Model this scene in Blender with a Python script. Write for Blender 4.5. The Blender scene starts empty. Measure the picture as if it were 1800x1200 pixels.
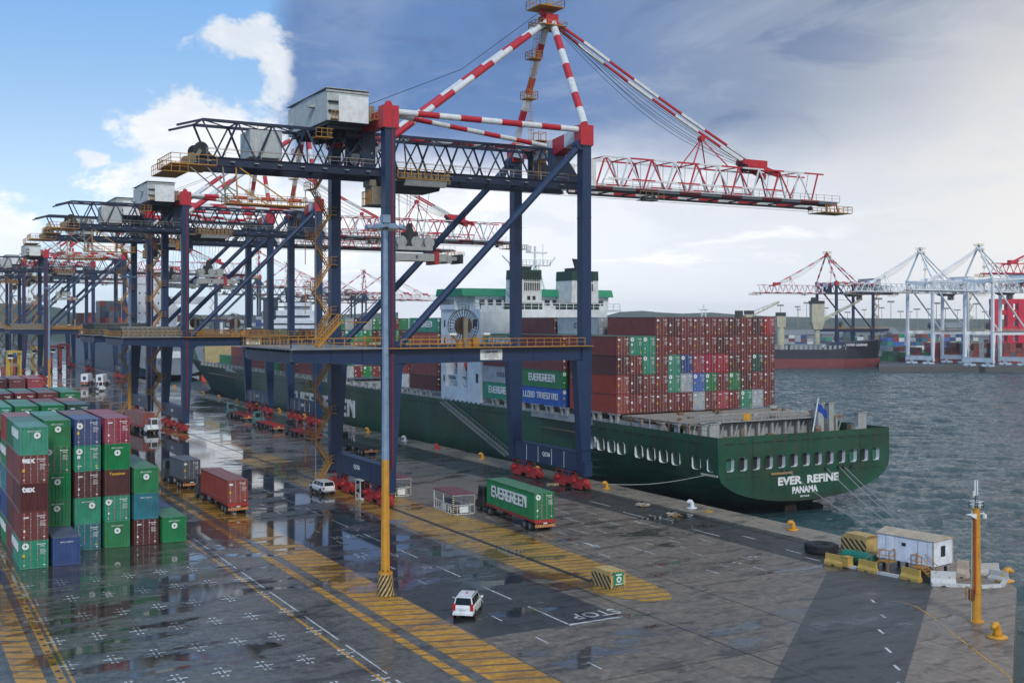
import bpy, math, random
from mathutils import Vector, Matrix, Euler
random.seed(7)
SC = bpy.context.scene
COL = SC.collection
rad = math.radians
# ---------------------------------------------------------------- camera
CAM_H = 22.8
cam_d = bpy.data.cameras.new('camera'); cam = bpy.data.objects.new('camera', cam_d); COL.objects.link(cam)
cam.location = (0, 0, CAM_H); cam.rotation_euler = (rad(90), 0, -rad(28.3187))
cam_d.sensor_width = 36; cam_d.lens = 1948.54 * 36 / 1800
cam_d.shift_x = (900 - 840) / 1800; cam_d.shift_y = -(600 - 562.66) / 1800
cam_d.clip_start = .5; cam_d.clip_end = 9000
SC.camera = cam
FP, CY, SY = 1948.54, math.cos(rad(28.3187)), math.sin(rad(28.3187))
# ---------------------------------------------------------------- view
SC.view_settings.view_transform = 'Standard'; SC.view_settings.look = 'None'
SC.view_settings.exposure = 0.38; SC.view_settings.gamma = 1.0; SC.view_settings.use_curve_mapping = False
# ---------------------------------------------------------------- node helpers
def lin(r, g, b):
    f = lambda c: (c/255/12.92) if c/255 <= .04045 else ((c/255+.055)/1.055)**2.4
    return (f(r), f(g), f(b), 1)
class NT:
    def __init__(s, tree): s.t = tree; s.n = tree.nodes; s.l = tree.links
    def N(s, typ, **kw):
        n = s.n.new(typ)
        for k, v in kw.items(): setattr(n, k, v)
        return n
    def put(s, sock, v):
        if isinstance(v, bpy.types.NodeSocket): s.l.new(v, sock)
        elif v is not None: sock.default_value = v
    def M(s, op, a, b=None, c=None, clamp=False):
        n = s.n.new('ShaderNodeMath'); n.operation = op; n.use_clamp = clamp
        s.put(n.inputs[0], a)
        if b is not None: s.put(n.inputs[1], b)
        if c is not None: s.put(n.inputs[2], c)
        return n.outputs[0]
    def step(s, x, a, b):           # smooth 0..1 while x goes a..b
        n = s.n.new('ShaderNodeMapRange'); n.interpolation_type = 'SMOOTHSTEP'
        s.put(n.inputs[0], x); s.put(n.inputs[1], a); s.put(n.inputs[2], b); n.inputs[3].default_value = 0; n.inputs[4].default_value = 1
        return n.outputs[0]
    def ramp(s, x, a, b, c, d):
        n = s.n.new('ShaderNodeMapRange'); s.put(n.inputs[0], x)
        n.inputs[1].default_value = a; n.inputs[2].default_value = b; s.put(n.inputs[3], c); s.put(n.inputs[4], d)
        return n.outputs[0]
    def mix(s, f, a, b, blend='MIX'):
        n = s.n.new('ShaderNodeMix'); n.data_type = 'RGBA'; n.blend_type = blend
        s.put(n.inputs[0], f); s.put(n.inputs[6], a); s.put(n.inputs[7], b)
        return n.outputs[2]
    def noise(s, vec, scale, detail=4, rough=.55, dist=0):
        n = s.n.new('ShaderNodeTexNoise'); s.put(n.inputs['Vector'], vec)
        n.inputs['Scale'].default_value = scale; n.inputs['Detail'].default_value = detail
        n.inputs['Roughness'].default_value = rough; n.inputs['Distortion'].default_value = dist
        return n.outputs[0]
    def comb(s, x, y, z=0):
        n = s.n.new('ShaderNodeCombineXYZ')
        for i, v in enumerate((x, y, z)): s.put(n.inputs[i], v)
        return n.outputs[0]
    def sep(s, v):
        n = s.n.new('ShaderNodeSeparateXYZ'); s.put(n.inputs[0], v); return n.outputs
    def vmul(s, v, k):
        n = s.n.new('ShaderNodeVectorMath'); n.operation = 'MULTIPLY'; s.put(n.inputs[0], v); n.inputs[1].default_value = k
        return n.outputs[0]
# ---------------------------------------------------------------- sky
SUN_EL, SUN_AZ = 34, 200
w = bpy.data.worlds.new('World'); SC.world = w; w.use_nodes = True
T = NT(w.node_tree); T.n.clear()
tc = T.N('ShaderNodeTexCoord'); D = tc.outputs['Generated']
dx, dy, dz = T.sep(D)
az = T.M('MULTIPLY', T.M('ARCTAN2', dx, dy), 57.29578)
el = T.M('MULTIPLY', T.M('ARCSINE', dz), 57.29578)
sky = T.N('ShaderNodeTexSky', sky_type='NISHITA'); sky.sun_disc = False
sky.sun_elevation = rad(SUN_EL); sky.sun_rotation = rad(SUN_AZ); sky.air_density = 1.2; sky.dust_density = 1.0; sky.ozone_density = 1.6
K = 7.7
def C(r, g, b):
    q = lin(r, g, b); return (q[0]*K, q[1]*K, q[2]*K, 1)
n_big = T.noise(T.vmul(D, (1, 1, 2.2)), 2.6, 5, .55)
n_mid = T.noise(T.vmul(D, (1, 1, 1.6)), 9, 7, .62, .4)
n_fin = T.noise(T.vmul(D, (1, 1, 1.3)), 30, 5, .6)
wob = T.M('MULTIPLY', T.M('SUBTRACT', n_mid, .5), 1.0)
# clear blue of the left half, paler to the horizon
clear = T.mix(T.step(el, 1, 19), C(200, 226, 250), C(118, 178, 243))
clear = T.mix(.18, clear, sky.outputs[0])
clear = T.mix(T.step(T.M('SUBTRACT', el, T.M('MULTIPLY', az, .35)), 10, 30), clear, C(128, 184, 243))
# veil cloud of the right half: white near the horizon, grey blue above
azn = T.M('ADD', az, T.M('MULTIPLY', T.M('SUBTRACT', n_big, .5), 14))
eln = T.M('ADD', el, T.M('MULTIPLY', T.M('SUBTRACT', n_big, .5), 7))
veil = T.mix(T.step(azn, 22, 50), C(238, 243, 250), C(214, 218, 224))
veil = T.mix(T.step(el, 7, 1), veil, T.mix(T.step(az, 20, 55), C(236, 242, 250), C(216, 221, 228)))
veil = T.mix(T.step(az, 44, 56), veil, C(228, 227, 226))
dark = T.mix(T.step(azn, 26, 50), C(104, 138, 190), C(156, 167, 185))
dark = T.mix(T.M('MULTIPLY', T.step(T.M('ADD', T.M('MULTIPLY', n_big, .6), T.M('MULTIPLY', n_mid, .4)), .42, .62), .42), dark, C(164, 182, 210))
st_ = T.noise(T.vmul(D, (1, 1, 2.6)), 5.5, 8, .62, .7)
dark = T.mix(T.M('MULTIPLY', T.step(st_, .50, .66), .38), dark, C(176, 190, 210))
dark = T.mix(T.M('MULTIPLY', T.step(st_, .46, .34), .5), dark, C(92, 118, 164))
veil = T.mix(T.M('MULTIPLY', T.step(st_, .48, .62), .38), veil, C(206, 214, 226))
dmask = T.M('MULTIPLY', T.step(T.M('ADD', eln, T.M('MULTIPLY', wob, 2.5)), 6.2, 9.6),
            T.step(T.M('SUBTRACT', azn, T.M('MULTIPLY', T.M('SUBTRACT', el, 11), 1.1)), 57, 41))
veil = T.mix(dmask, veil, dark)
# small broken white clouds low in the veil
pw = T.M('MULTIPLY', T.M('MULTIPLY', T.step(T.noise(T.vmul(D, (1, 1, 4.2)), 7.5, 7, .6, .5), .52, .66), T.M('MULTIPLY', T.step(el, 9.5, 6), T.step(el, .5, 3))), T.step(az, 52, 40))
veil = T.mix(T.M('MULTIPLY', pw, .9), veil, C(250, 251, 252))
edge = T.M('ADD', az, T.M('MULTIPLY', wob, 2.6))
cover = T.step(edge, 17.1, 18.9)
cover = T.M('MAXIMUM', cover, T.M('MULTIPLY', T.step(T.noise(D, 1.7, 5, .6), .45, .6), T.M('MULTIPLY', T.step(T.M('ABSOLUTE', T.M('SUBTRACT', az, 20)), 45, 80), .8)))
col = T.mix(cover, clear, veil)
# heaped white clouds (azimuth, elevation, half width, half height)
def heap(a0, e0, aw, eh, lo=.0):
    ax = T.M('DIVIDE', T.M('SUBTRACT', az, a0), aw); ey = T.M('DIVIDE', T.M('SUBTRACT', el, e0), eh)
    r = T.M('SQRT', T.M('ADD', T.M('MULTIPLY', ax, ax), T.M('MULTIPLY', ey, ey)))
    puff = T.M('ADD', T.M('MULTIPLY', T.M('SUBTRACT', n_mid, .5), 2.6), T.M('MULTIPLY', T.M('SUBTRACT', n_fin, .5), 1.8))
    return T.step(T.M('SUBTRACT', r, puff), 1.22, .74 - lo)
hp = heap(14.6, 9.0, 3.9, 2.3)
for h in ((15.9, 7.0, 3.4, 2.2), (13.0, 6.9, 3.0, 1.6), (16.5, 13.8, 2.6, 1.3), (18.0, 12.6, 1.1, 1.9), (5.0, 4.0, 1.6, 1.3), (9.2, 7.9, .8, .45), (20, 4.5, 8, 2.4), (-22, 8, 9, 4), (-60, 12, 14, 6)):
    hp = T.M('MAXIMUM', hp, heap(*h))
hp = T.M('MULTIPLY', hp, T.M('SUBTRACT', 1, T.M('MULTIPLY', T.step(edge, 18.2, 19.4), T.step(el, 6.5, 9))))
hcol = T.mix(T.step(n_mid, .38, .62), C(226, 234, 244), C(252, 253, 254))
col = T.mix(T.M('MULTIPLY', hp, .95), col, hcol)
# milky air close to the horizon, dull below it
col = T.mix(T.M('MULTIPLY', T.step(el, 2.5, 0), .45), col, C(224, 230, 238))
col = T.mix(T.step(el, -.3, -3), col, C(110, 118, 122))
gain = T.M('ADD', 1, T.M('MULTIPLY', T.step(el, 13, 2), .22)); vm = T.N('ShaderNodeVectorMath', operation='SCALE'); T.l.new(col, vm.inputs[0]); T.l.new(gain, vm.inputs['Scale']); col = vm.outputs[0]
bg = T.N('ShaderNodeBackground'); T.l.new(col, bg.inputs[0]); bg.inputs[1].default_value = .1
T.l.new(bg.outputs[0], T.N('ShaderNodeOutputWorld').inputs[0])
# ---------------------------------------------------------------- sun through thin cloud
sd = bpy.data.lights.new('sun', 'SUN'); sun = bpy.data.objects.new('sun', sd); COL.objects.link(sun)
sd.energy = 1.5; sd.angle = rad(11); sd.color = (1, .96, .9)
a = rad(SUN_AZ); e = rad(SUN_EL)
sv = Vector((math.sin(a)*math.cos(e), math.cos(a)*math.cos(e), math.sin(e)))
sun.rotation_euler = sv.to_track_quat('Z', 'Y').to_euler()
# ---------------------------------------------------------------- materials
MATS = {}
def newmat(name):
    m = bpy.data.materials.new(name); m.use_nodes = True; t = NT(m.node_tree)
    b = m.node_tree.nodes['Principled BSDF']; return m, t, b
def paint(name, col, rough=.45, metal=0, dirt=.25, dcol=(.06, .045, .035, 1), scale=1.3, streak=True, spec=.5):
    """painted or raw surface with patchy grime, run marks and an uneven tone"""
    if name in MATS: return MATS[name]
    m, t, b = newmat(name)
    tcn = t.N('ShaderNodeTexCoord'); o = tcn.outputs['Object']
    g = t.noise(o, scale, 5, .6); s = t.noise(t.vmul(o, (3, 3, .25)), scale*1.2, 4, .6)
    base = t.mix(t.ramp(g, .3, .7, 0, 1), tuple(c*.82 for c in col[:3])+(1,), tuple(min(1, c*1.12) for c in col[:3])+(1,))
    dm = t.M('MULTIPLY', t.step(s if streak else g, .52, .75), dirt*1.6, clamp=True)
    t.l.new(t.mix(dm, base, dcol), b.inputs['Base Color'])
    t.l.new(t.M('ADD', rough - .1, t.M('MULTIPLY', g, .25)), b.inputs['Roughness'])
    b.inputs['Metallic'].default_value = metal; b.inputs['Specular IOR Level'].default_value = spec
    MATS[name] = m; return m
def tinted(name, rough=.42, dirt=.3, rust=(.09, .04, .022, 1)):
    """paint that takes the object's own colour"""
    m, t, b = newmat(name)
    oi = t.N('ShaderNodeObjectInfo'); tcn = t.N('ShaderNodeTexCoord'); o = tcn.outputs['Object']
    ofs = t.N('ShaderNodeVectorMath', operation='ADD'); t.l.new(o, ofs.inputs[0]); t.l.new(t.comb(t.M('MULTIPLY', oi.outputs['Random'], 60), t.M('MULTIPLY', oi.outputs['Random'], 31), 0), ofs.inputs[1]); o = ofs.outputs[0]
    g = t.noise(o, .8, 5, .6); s = t.noise(t.vmul(o, (2.5, 2.5, .3)), 1.5, 5, .65)
    hs = t.N('ShaderNodeHueSaturation'); t.l.new(oi.outputs['Color'], hs.inputs['Color'])
    t.l.new(t.ramp(g, .25, .75, .72, 1.2), hs.inputs['Value']); t.l.new(t.ramp(oi.outputs['Random'], 0, 1, .82, 1.03), hs.inputs['Saturation'])
    dm = t.M('MULTIPLY', t.step(s, .50, .76), dirt*1.5, clamp=True)
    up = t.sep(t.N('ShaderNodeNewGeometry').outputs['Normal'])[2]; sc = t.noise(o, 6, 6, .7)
    cc = t.mix(dm, hs.outputs[0], rust)
    cc = t.mix(t.M('MULTIPLY', t.step(sc, .62, .72), .5), cc, (.11, .045, .022, 1))
    cc = t.mix(t.M('MULTIPLY', t.step(sc, .36, .28), .25), cc, (.35, .36, .35, 1))
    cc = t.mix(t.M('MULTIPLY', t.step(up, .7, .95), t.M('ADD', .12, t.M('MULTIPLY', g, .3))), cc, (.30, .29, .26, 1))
    t.l.new(cc, b.inputs['Base Color'])
    bp = t.N('ShaderNodeBump'); bp.inputs['Strength'].default_value = .35; bp.inputs['Distance'].default_value = .06; t.l.new(t.noise(o, 1.3, 3, .5), bp.inputs['Height']); t.l.new(bp.outputs[0], b.inputs['Normal'])
    t.l.new(t.M('ADD', rough - .12, t.M('MULTIPLY', s, .25)), b.inputs['Roughness'])
    MATS[name] = m; return m
def glass(name, col=(.02, .03, .035, 1), rough=.08):
    if name in MATS: return MATS[name]
    m, t, b = newmat(name); b.inputs['Base Color'].default_value = col; b.inputs['Roughness'].default_value = rough
    b.inputs['Specular IOR Level'].default_value = .8; MATS[name] = m; return m
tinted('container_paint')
BLUE = paint('crane_blue', (.006, .028, .084, 1), .42, dirt=.22)
DBLUE = paint('girder_blue', (.006, .018, .052, 1), .5, dirt=.35)
RED = paint('crane_red', (.48, .014, .028, 1), .42, dirt=.15)
WHT = paint('crane_white', (.66, .68, .68, 1), .42, dirt=.2, dcol=(.25, .2, .15, 1))
YEL = paint('railing_yellow', (.42, .20, .03, 1), .5, dirt=.4, dcol=(.15, .07, .03, 1))
BOG = paint('bogie_red', (.40, .028, .028, 1), .45, dirt=.4)
DARK = paint('dark_steel', (.022, .024, .026, 1), .55, dirt=.3)
GREY = paint('grey_steel', (.22, .23, .23, 1), .5, dirt=.3)
BEIGE = paint('machinery_beige', (.20, .18, .13, 1), .55, dirt=.55, scale=2.5)
HOUSE = paint('house_white', (.70, .73, .72, 1), .5, dirt=.12, dcol=(.3, .3, .27, 1))
HGREY = paint('house_grey', (.42, .45, .44, 1), .5, dirt=.2)
GREEN = paint('ship_green', (.008, .066, .038, 1), .40, dirt=.25, dcol=(.045, .03, .016, 1), scale=.35)
def hull_paint(name, col):
    m, t, b = newmat(name); tcn = t.N('ShaderNodeTexCoord'); o = tcn.outputs['Object']; x, y, z = t.sep(o)
    g = t.noise(o, .12, 6, .6); f_ = t.noise(o, 1.1, 5, .65); run = t.noise(t.comb(t.M('MULTIPLY', t.M('ADD', x, y), 1.3), 0, t.M('MULTIPLY', z, .10)), 1, 6, .7)
    c = t.mix(t.step(g, .3, .7), tuple(v*.7 for v in col[:3])+(1,), tuple(v*1.35 for v in col[:3])+(1,))
    c = t.mix(t.M('MULTIPLY', t.step(f_, .55, .7), .25), c, (col[0]*2.2, col[1]*1.1, col[2]*1.3, 1))
    c = t.mix(t.M('MULTIPLY', t.M('MULTIPLY', t.step(run, .50, .63), t.step(z, 1, 11)), .75), c, (.075, .035, .014, 1))
    c = t.mix(t.M('MULTIPLY', t.step(run, .36, .30), .22), c, (.06, .10, .08, 1))
    for per, ax in ((2.45, z), (9.6, t.M('ADD', x, y))):
        fr = t.M('ABSOLUTE', t.M('SUBTRACT', t.M('FRACT', t.M('DIVIDE', ax, per)), .5)); c = t.mix(t.M('MULTIPLY', t.step(fr, .482, .499), .55), c, (.003, .015, .01, 1))
    wl = t.step(t.M('ADD', z, t.M('MULTIPLY', t.M('SUBTRACT', f_, .5), 1.2)), 3.0, 1.6); c = t.mix(t.M('MULTIPLY', wl, .7), c, (.03, .03, .018, 1))
    t.l.new(c, b.inputs['Base Color']); t.l.new(t.M('ADD', .32, t.M('MULTIPLY', f_, .25)), b.inputs['Roughness'])
    bp = t.N('ShaderNodeBump'); bp.inputs['Strength'].default_value = .25; bp.inputs['Distance'].default_value = .3; t.l.new(t.noise(t.comb(t.M('ADD', x, y), 0, z), .55, 2, .5), bp.inputs['Height']); t.l.new(bp.outputs[0], b.inputs['Normal'])
    MATS[name] = m; return m
GREEN = hull_paint('hull_green', (.006, .062, .034, 1))
SWHITE = paint('ship_white', (.70, .74, .75, 1), .45, dirt=.14, dcol=(.35, .27, .18, 1), scale=.5)
BGREEN = paint('bridge_green', (.015, .25, .13, 1), .5, dirt=.15)
DECKC = paint('deck_rusty', (.19, .145, .11, 1), .6, dirt=.8, dcol=(.12, .055, .03, 1), scale=.9, streak=False)
LASH = paint('lashing_grey', (.33, .35, .34, 1), .6, dirt=.5, dcol=(.18, .1, .05, 1), scale=1.6)
LET = paint('lettering_white', (.74, .75, .75, 1), .5, dirt=.12, dcol=(.35, .33, .3, 1))
LETB = paint('lettering_navy', (.02, .03, .09, 1), .5, dirt=.05)
BLK = paint('rubber_black', (.012, .012, .012, 1), .65, dirt=.2)
GLASS = glass('window_glass')
ORG = paint('lifeboat_orange', (.65, .07, .02, 1), .45, dirt=.1)
BOLY = paint('bollard_yellow', (.62, .29, .02, 1), .4, dirt=.25)
ROPE = paint('rope', (.42, .41, .35, 1), .8, dirt=.2)
CONC = paint('barrier_concrete', (.42, .41, .38, 1), .7, dirt=.5, dcol=(.14, .12, .09, 1), scale=2.2, streak=False)
# ---------------------------------------------------------------- mesh builder
class MB:
    def __init__(s): s.v = []; s.f = []; s.m = []; s.mats = []
    def mi(s, mat):
        if mat not in s.mats: s.mats.append(mat)
        return s.mats.index(mat)
    def add(s, vs, fs, mat):
        k = len(s.v); s.v += [tuple(p) for p in vs]; i = s.mi(mat)
        for f in fs: s.f.append(tuple(k+j for j in f)); s.m.append(i)
    def box(s, x0, x1, y0, y1, z0, z1, mat):
        s.add([(x0,y0,z0),(x1,y0,z0),(x1,y1,z0),(x0,y1,z0),(x0,y0,z1),(x1,y0,z1),(x1,y1,z1),(x0,y1,z1)],
              [(0,3,2,1),(4,5,6,7),(0,1,5,4),(1,2,6,5),(2,3,7,6),(3,0,4,7)], mat); return s
    def frus(s, a, b, z0, z1, mat):      # a, b = (x0,x1,y0,y1) at z0 and z1
        s.add([(a[0],a[2],z0),(a[1],a[2],z0),(a[1],a[3],z0),(a[0],a[3],z0),(b[0],b[2],z1),(b[1],b[2],z1),(b[1],b[3],z1),(b[0],b[3],z1)],
              [(0,3,2,1),(4,5,6,7),(0,1,5,4),(1,2,6,5),(2,3,7,6),(3,0,4,7)], mat); return s
    def bar(s, p0, p1, w, h, mat, up=(0, 0, 1)):
        p0 = Vector(p0); p1 = Vector(p1); d = (p1-p0)
        if d.length < 1e-6: return s
        d.normalize(); u = Vector(up)
        if abs(d.dot(u)) > .98: u = Vector((0, 1, 0))
        r = d.cross(u).normalized(); u = r.cross(d).normalized()
        q = []
        for p in (p0, p1):
            for a_, b_ in ((-1,-1),(1,-1),(1,1),(-1,1)): q.append(p + r*(a_*w/2) + u*(b_*h/2))
        s.add(q, [(0,1,2,3),(7,6,5,4),(0,4,5,1),(1,5,6,2),(2,6,7,3),(3,7,4,0)], mat); return s
    def tube(s, p0, p1, r0, mat, n=8, r1=None, cap=True):
        return s.path([p0, p1], [r0, r0 if r1 is None else r1], mat, n, cap)
    def path(s, pts, rs, mat, n=8, cap=True):
        pts = [Vector(p) for p in pts]
        if not isinstance(rs, (list, tuple)): rs = [rs]*len(pts)
        k = len(s.v); fr = None; i_ = s.mi(mat)
        for i, p in enumerate(pts):
            d = (pts[min(i+1, len(pts)-1)] - pts[max(i-1, 0)])
            d = d.normalized() if d.length > 1e-9 else Vector((0, 0, 1))
            if fr is None:
                u = Vector((0, 0, 1)) if abs(d.z) < .95 else Vector((0, 1, 0))
                fr = d.cross(u).normalized()
            fr = (fr - d*fr.dot(d)).normalized(); v = d.cross(fr)
            for j in range(n):
                t = 2*math.pi*j/n; s.v.append(tuple(p + fr*(math.cos(t)*rs[i]) + v*(math.sin(t)*rs[i])))
        for i in range(len(pts)-1):
            for j in range(n):
                a_ = k+i*n+j; b_ = k+i*n+(j+1) % n; s.f.append((a_, b_, b_+n, a_+n)); s.m.append(i_)
        if cap:
            s.f.append(tuple(k+j for j in reversed(range(n)))); s.m.append(i_)
            s.f.append(tuple(k+(len(pts)-1)*n+j for j in range(n))); s.m.append(i_)
        return s
    def striped(s, p0, p1, r, mats, seg, n=10, start=0):
        p0 = Vector(p0); p1 = Vector(p1); L = (p1-p0).length; k = max(1, round(L/seg))
        for i in range(k): s.tube(p0.lerp(p1, i/k), p0.lerp(p1, (i+1)/k), r, mats[(i+start) % 2], n, cap=(i in (0, k-1)))
        return s
    def stripedbar(s, p0, p1, w, h, mats, seg, start=0):
        p0 = Vector(p0); p1 = Vector(p1); L = (p1-p0).length; k = max(1, round(L/seg))
        for i in range(k): s.bar(p0.lerp(p1, i/k), p0.lerp(p1, (i+1)/k), w, h, mats[(i+start) % 2])
        return s
    def prism(s, poly, z0, z1, mat):
        n = len(poly)
        s.add([(x, y, z0) for x, y in poly]+[(x, y, z1) for x, y in poly],
              [tuple(reversed(range(n))), tuple(range(n, 2*n))]+[(i, (i+1) % n, n+(i+1) % n, n+i) for i in range(n)], mat); return s
    def prismY(s, poly, y0, y1, mat):    # poly in (x, z)
        n = len(poly)
        s.add([(x, y0, z) for x, z in poly]+[(x, y1, z) for x, z in poly],
              [tuple(range(n)), tuple(reversed(range(n, 2*n)))]+[(i, n+i, n+(i+1) % n, (i+1) % n) for i in range(n)], mat); return s
    def prismX(s, poly, x0, x1, mat):    # poly in (y, z)
        n = len(poly)
        s.add([(x0, y, z) for y, z in poly]+[(x1, y, z) for y, z in poly],
              [tuple(reversed(range(n))), tuple(range(n, 2*n))]+[(i, (i+1) % n, n+(i+1) % n, n+i) for i in range(n)], mat); return s
    def quad(s, a_, b_, c_, d_, mat): s.add([a_, b_, c_, d_], [(0, 1, 2, 3)], mat); return s
    def disc(s, c, r, axis, t, mat, n=20):
        c = Vector(c); ax = Vector(axis).normalized(); return s.tube(c-ax*t/2, c+ax*t/2, r, mat, n)
    def rail(s, pts, h, mat, step=1.5, r=.03, mid=True):
        for a_, b_ in zip(pts, pts[1:]):
            a_ = Vector(a_); b_ = Vector(b_); L = (b_-a_).length; k = max(1, round(L/step)); up = Vector((0, 0, h))
            for i in range(k+1):
                q = a_.lerp(b_, i/k); s.bar(q, q+up, r*2, r*2, mat)
            s.bar(a_+up, b_+up, r*2.2, r*2.2, mat)
            if mid: s.bar(a_+up*.52, b_+up*.52, r*1.6, r*1.6, mat)
        return s
    def mesh(s, name, smooth=False):
        me = bpy.data.meshes.new(name); me.from_pydata(s.v, [], s.f)
        for m in s.mats: me.materials.append(m)
        if len(s.mats) > 1: me.polygons.foreach_set('material_index', s.m)
        if smooth: me.polygons.foreach_set('use_smooth', [True]*len(s.f))
        me.update(); return me
    def obj(s, name, parent=None, loc=(0,0,0), rot=(0,0,0), smooth=False):
        return link(name, s.mesh(name, smooth), parent, loc, rot)
def link(name, me, parent=None, loc=(0,0,0), rot=(0,0,0)):
    o = bpy.data.objects.new(name, me); COL.objects.link(o); o.location = loc; o.rotation_euler = rot
    if parent: o.parent = parent
    return o
def tag(o, label=None, cat=None, group=None, kind=None):
    for k, v in (('label', label), ('category', cat), ('group', group), ('kind', kind)):
        if v: o[k] = v
    return o
def thing(name, loc, label, cat, group=None, rz=0):
    return tag(link(name, None, None, loc, (0, 0, rz)), label, cat, group)
KIDS = {}
def copy_tree(o, parent=None):
    c = o.copy(); COL.objects.link(c)
    if parent is not None: c.parent = parent
    for ch in [k for k in o.children]: copy_tree(ch, c)
    return c
# ---------------------------------------------------------------- lettering
TXT = {}
def text(s, size, mat, bold=.02, ext=.01, sx=1.0, name='lettering', space=1.0):
    key = (s, size, mat.name, bold, sx, space)
    if key in TXT: return TXT[key]
    c = bpy.data.curves.new('t', 'FONT'); c.body = s; c.size = size; c.extrude = ext; c.offset = bold*size; c.align_x = 'CENTER'; c.align_y = 'CENTER'; c.resolution_u = 2; c.space_character = space
    o = bpy.data.objects.new('t', c); COL.objects.link(o); dg = bpy.context.evaluated_depsgraph_get()
    me = bpy.data.meshes.new_from_object(o.evaluated_get(dg)); bpy.data.objects.remove(o); bpy.data.curves.remove(c)
    me.name = name; me.materials.clear(); me.materials.append(mat)
    if sx != 1: me.transform(Matrix.Diagonal((sx, 1, 1, 1)))
    TXT[key] = me; return me
# square block letters drawn as thick strokes on a 4 x 6 grid
GL = {'E': [[(4,0),(0,0),(0,6),(4,6)], [(0,3),(3.4,3)]], 'V': [[(0,6),(0,2.2),(2,0),(4,2.2),(4,6)]], 'R': [[(0,0),(0,6),(4,6),(4,3),(0,3)], [(2,3),(4,0)]],
      'G': [[(4,6),(0,6),(0,0),(4,0),(4,3),(2.2,3)]], 'N': [[(0,0),(0,6),(1.3,6),(4,1.2)], [(4,0),(4,6)]], 'L': [[(0,6),(0,0),(4,0)]], 'O': [[(0,0),(0,6),(4,6),(4,0),(0,0)]],
      'Y': [[(0,6),(0,3),(4,3)], [(4,6),(4,0),(.6,0)]], 'D': [[(0,0),(0,6),(3,6),(4,5),(4,1),(3,0),(0,0)]], 'T': [[(0,6),(4,6)], [(2,6),(2,0)]], 'I': [[(2,0),(2,6)]],
      'S': [[(4,6),(0,6),(0,3),(4,3),(4,0),(0,0)]], ' ': []}
def block(s, h, mat, th=.95, gap=5.6):
    key = ('b', s, h, mat.name)
    if key in TXT: return TXT[key]
    mb = MB(); u = h/7; x = 0; k_ = 0; W = (len(s)*gap - (gap-4))*u
    for i, ch in enumerate(s):
        for pl in GL[ch]:
            for a_, b_ in zip(pl, pl[1:]):
                A = Vector((a_[0]+i*gap, a_[1]-3, 0))*u; B = Vector((b_[0]+i*gap, b_[1]-3, 0))*u; A.x -= W/2; B.x -= W/2
                k_ += 1; d = (B-A).normalized()*u*th/2; mb.bar(A-d, B+d, th*u*1.25, .02+.012*(k_ % 5), mat)
    me = mb.mesh('lettering'); TXT[key] = me; return me
FY, FX = (rad(90), 0, 0), (rad(90), 0, rad(-90))     # facing -y, facing -x
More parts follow.
